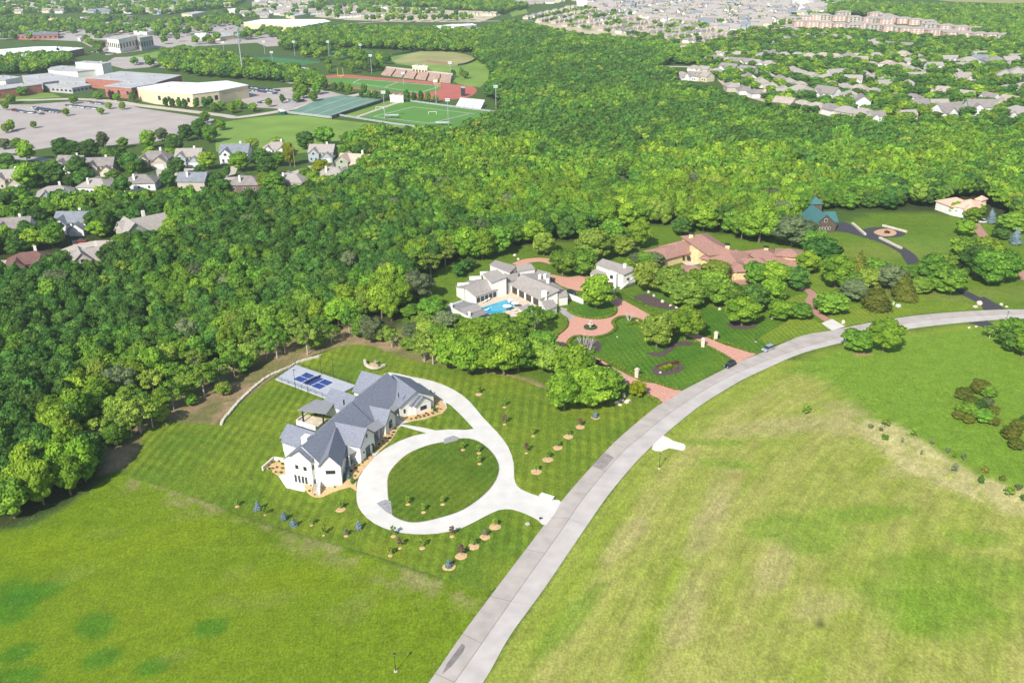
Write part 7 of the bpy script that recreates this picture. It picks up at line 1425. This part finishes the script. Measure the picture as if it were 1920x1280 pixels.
FT += far_trees([(1262,104),(1310,88),(1340,104),(1310,122),(1270,124),(1262,116)], 9, 16, hh=(6,9)); FT += far_trees([(-60,372),(60,372),(85,392),(200,376),(230,392),(120,400),(-60,408)], 8, 17, hh=(6,9)); FT += far_trees([(-60,300),(20,302),(40,330),(-60,335)], 8, 18, hh=(6,9))
FT += far_trees([(1560,-8),(1930,-8),(1930,8),(1860,14),(1660,0)], 26, 30, .5, nz=(90, .5)); sh("grass_field", straw, .1, (1690,-6),(1930,-4),(1930,8),(1790,4)); sh("parking_lot", lot, .12, (1660,10),(1740,16),(1860,26),(1790,22),(1700,18)); mass("distant_tree_cover", FT, 'belts and clumps of trees between the far buildings and houses')
# individual trees of the left quarter and the school
QT = [(12,250,6,8,'pale','small tree at the left end of the big lot'),(22,246,7,9,'bright','bright tree on the lot island at the left edge'),(64,241,5,6,'bright','small tree alone on the lot island'),(125,218,6,7,'bright','bright tree on the middle lot island'),(190,215,6,6,'bright','bright tree on the upper lot island'),(205,205,6,6,'pale','pale tree beside the island tree of the upper lot'),(230,206,6,7,'bright','bright tree nearest the gymnasium drive'),(232,278,7,8,'bright','thin-crowned bright tree at the lot edge'),(195,280,8,13,'grey','grey green poplar at the lot edge'),
 (415,245,8,9,'bright','bright tree at the corner of the mown field'),(385,232,8,10,'mid','tree left of the field corner'),(375,262,12,15,'dark','dark tree at the right end of the lot edge trees'),(395,268,11,14,'mid','tree against the mown field'),(330,290,13,15,'dark','largest dark tree at the lot edge'),(280,280,11,14,'mid','green tree left of the largest dark one'),(305,265,9,10,'grey','grey tree behind the lot edge trees'),(350,265,11,13,'dark','dark tree behind the largest one'),(283,300,9,9,'bright','bright low tree before the grey one'),
 (120,295,15,14,'dark','broad dark tree at the lower lot edge, left'),(140,300,14,13,'dark','broad dark tree next to the left one'),(170,298,14,13,'dark','dark round tree between lot and cream house'),(225,318,13,16,'dark','tall dark tree right of the cream house'),(245,322,12,12,'dark','dark tree before the hip-roofed house'),(262,324,10,9,'dark','dark low tree right before the hip-roofed house'),(205,298,8,8,'mid','low tree behind the cream house'),(150,335,13,14,'dark','dark tree left of the cream house'),(105,350,14,16,'dark','tall dark tree in front of the dark group'),(85,345,12,13,'dark','dark tree left in the dark group'),(55,355,13,17,'bright','very tall bright tree at the left'),(52,305,11,15,'bright','bright tree top behind the tall one'),(10,280,9,8,'grey','grey shrubby tree at the left lot corner'),(35,283,9,9,'mid','green shrubby tree at the left lot corner'),(135,352,10,9,'dark','round dark tree by the street start'),
 (390,318,11,12,'bright','bright round tree right of the blue grey house'),(378,330,8,7,'dark','low dark tree before the blue grey house'),(452,322,12,13,'bright','bright tree before the tall white house'),(427,333,5,8,'dark','small dark tree on the street corner'),(492,315,13,13,'dark','dark tree right of the tall white house'),(505,335,13,14,'dark','dark tree over the street in the middle'),(522,312,10,10,'mid','green tree before the taupe-roofed house'),(545,312,8,16,'yellow','narrow yellow green tree beside the utility pole'),(520,275,9,7,'pale','pale tree behind the taupe-roofed house'),(575,280,13,13,'dark','dark round tree left of the gabled house'),(608,275,14,15,'mid','tall tree behind the gabled house'),(603,328,12,10,'yellow','golden domed tree at the street end'),(475,285,9,10,'pale','pale low tree at the field edge'),
 (312,202,5,9,'dark','first of the clipped trees before the tan gymnasium'),(324,203,5,9,'dark','second of the clipped trees before the tan gymnasium'),(337,204,5,9,'dark','third of the clipped trees before the tan gymnasium'),(348,205,5,9,'dark','fourth of the clipped trees before the tan gymnasium'),(369,204,5,9,'dark','dark tree right of the gymnasium corner'),(386,205,6,10,'dark','dark tree before the loading yard'),(395,202,6,10,'dark','second dark tree before the loading yard'),(402,210,7,8,'mid','green tree at the drive before the gymnasium'),(415,207,7,8,'mid','green tree right of the loading yard'),(435,213,8,9,'bright','bright tree on the verge'),(450,205,7,9,'mid','tree behind the bright verge tree'),(475,210,8,8,'bright','bright tree at the verge end'),(505,201,6,8,'bright','slim bright tree in the side lot'),
 (250,192,6,10,'dark','dark tree at the brick entrance block'),(211,188,7,8,'purple','purple tree before the brick wing'),(220,191,7,8,'mid','green tree before the brick wing'),(185,187,9,7,'mid','wide tree at the entrance court'),(139,195,8,7,'mid','round tree between the car rows'),(42,180,12,9,'mid','tree before the long brick wing'),(22,195,8,9,'mid','tree on the verge before the brick wing'),(12,207,5,7,'bright','small tree at the left lot edge')]
QX = [(75,335),(160,352),(215,345),(232,368),(252,338),(320,300),(318,350),(335,330),(405,352),(418,362),(498,358),(515,362),(590,352),(575,345),(648,300),(700,300),(690,318),(95,405),(75,428),(100,455),(180,430),(190,445),(165,425),(205,440),(225,430),(60,470),(35,480),(100,465),(320,440),(325,455),(240,470),(120,510),(15,470),(20,395),(45,385)]
QT += [(u, v, R.uniform(9, 13), R.uniform(8, 13), R.choice(('dark', 'dark', 'mid', 'bright')), f'tree between the houses of the left quarter, {ordn(i)} in reading order') for i, (u, v) in enumerate(sorted(QX, key=lambda q: (q[1]//30, q[0])))]
for u, v, wd, h, tn, lb in QT:
    if tn == 'purple': plant('shrub_purple', u, v, h, wd, 'street_tree', lb, 'tree', 'trees of the school quarter', trunk=False)
    elif tn == 'yellow': plant('yellow', u, v, h, wd*1.05, 'street_tree', lb, 'tree', 'trees of the school quarter')
    else: plant('wood_'+tn, u, v, h, wd*1.05, 'street_tree', lb, 'tree', 'trees of the school quarter')
for i, (u, v, wd, h) in enumerate([(608,171,8,10),(628,172,6,9),(640,173,7,10),(655,177,7,10),(683,179,7,11),(678,184,5,7),(692,184,6,7),(704,186,6,8),(727,189,5,10),(763,192,6,11),(777,192,5,9),(790,192,5,10),(803,193,5,10),(817,193,5,7),(570,185,12,13),(560,178,12,12),(595,178,10,12),(588,190,9,9),(662,138,9,12),(655,130,9,11),(690,136,10,12),(705,134,10,13),(715,133,9,12),(618,138,7,11),(640,128,6,9),(850,146,6,8),(865,143,5,9),(873,148,7,8),(530,194,5,8),(557,193,8,10)]):
    plant('wood_'+R.choice(('dark', 'mid', 'mid')), u, v, h, wd, 'street_tree', f'{ordn(i)} from left of the dark trees around track and courts' if i < 14 else f'tree {["near the side lot","behind the side lot","left of the track","at the court drive","left behind the goal posts","behind the left goal posts","left of the grandstand","beside the grandstand, middle","touching the grandstand","by the dry bank","on the dry bank","right end of the grandstand","behind the grandstand end","lone one behind the grandstand end","in the side lot","beside the second car row"][i-14]}', 'tree', 'trees around the track')
q = P(553, 314); r_ = root('utility_pole', tuple(q), 'brown wooden utility pole on the housing street beside the yellow green tree', 'pole'); m = MB(); m.tube((q.x, q.y, 0), (q.x, q.y, 13), .25, .18, 6); m.build('pole', mat('old_wood', (.30,.24,.19)), r_); m = MB(); m.box(q[:2], (1, .2), 2.2, .2, 12, 12.25); m.build('crossarm', MATS['old_wood'], r_)
# unused sources never reach the picture
for st in list(CP)+list(HP.values())+FP+AP:
    if not st[2]:
        for c_ in children(st[1]): bpy.data.objects.remove(c_)
        bpy.data.objects.remove(st[1])
print('HOUSES', NHOUSE[0], 'FAR', len(fx), 'FT', len(FT))
# ------------------------------------------------------------------ the air
hz = MB(); hz.prism([(-1500,-100),(1700,-100),(1700,2650),(-1500,2650)], -12, 150); hm = bpy.data.materials.new("air"); hm.use_nodes = True; t = hm.node_tree
t.nodes.remove(t.nodes["Principled BSDF"]); pv_ = t.nodes.new("ShaderNodeVolumePrincipled"); pv_.inputs["Density"].default_value = .00008; pv_.inputs["Color"].default_value = (.80,.93,1.0,1); pv_.inputs["Anisotropy"].default_value = .1; t.links.new(pv_.outputs[0], t.nodes["Material Output"].inputs["Volume"])
HZ = hz.build('haze', hm); tag(HZ, None, None, None, 'stuff')
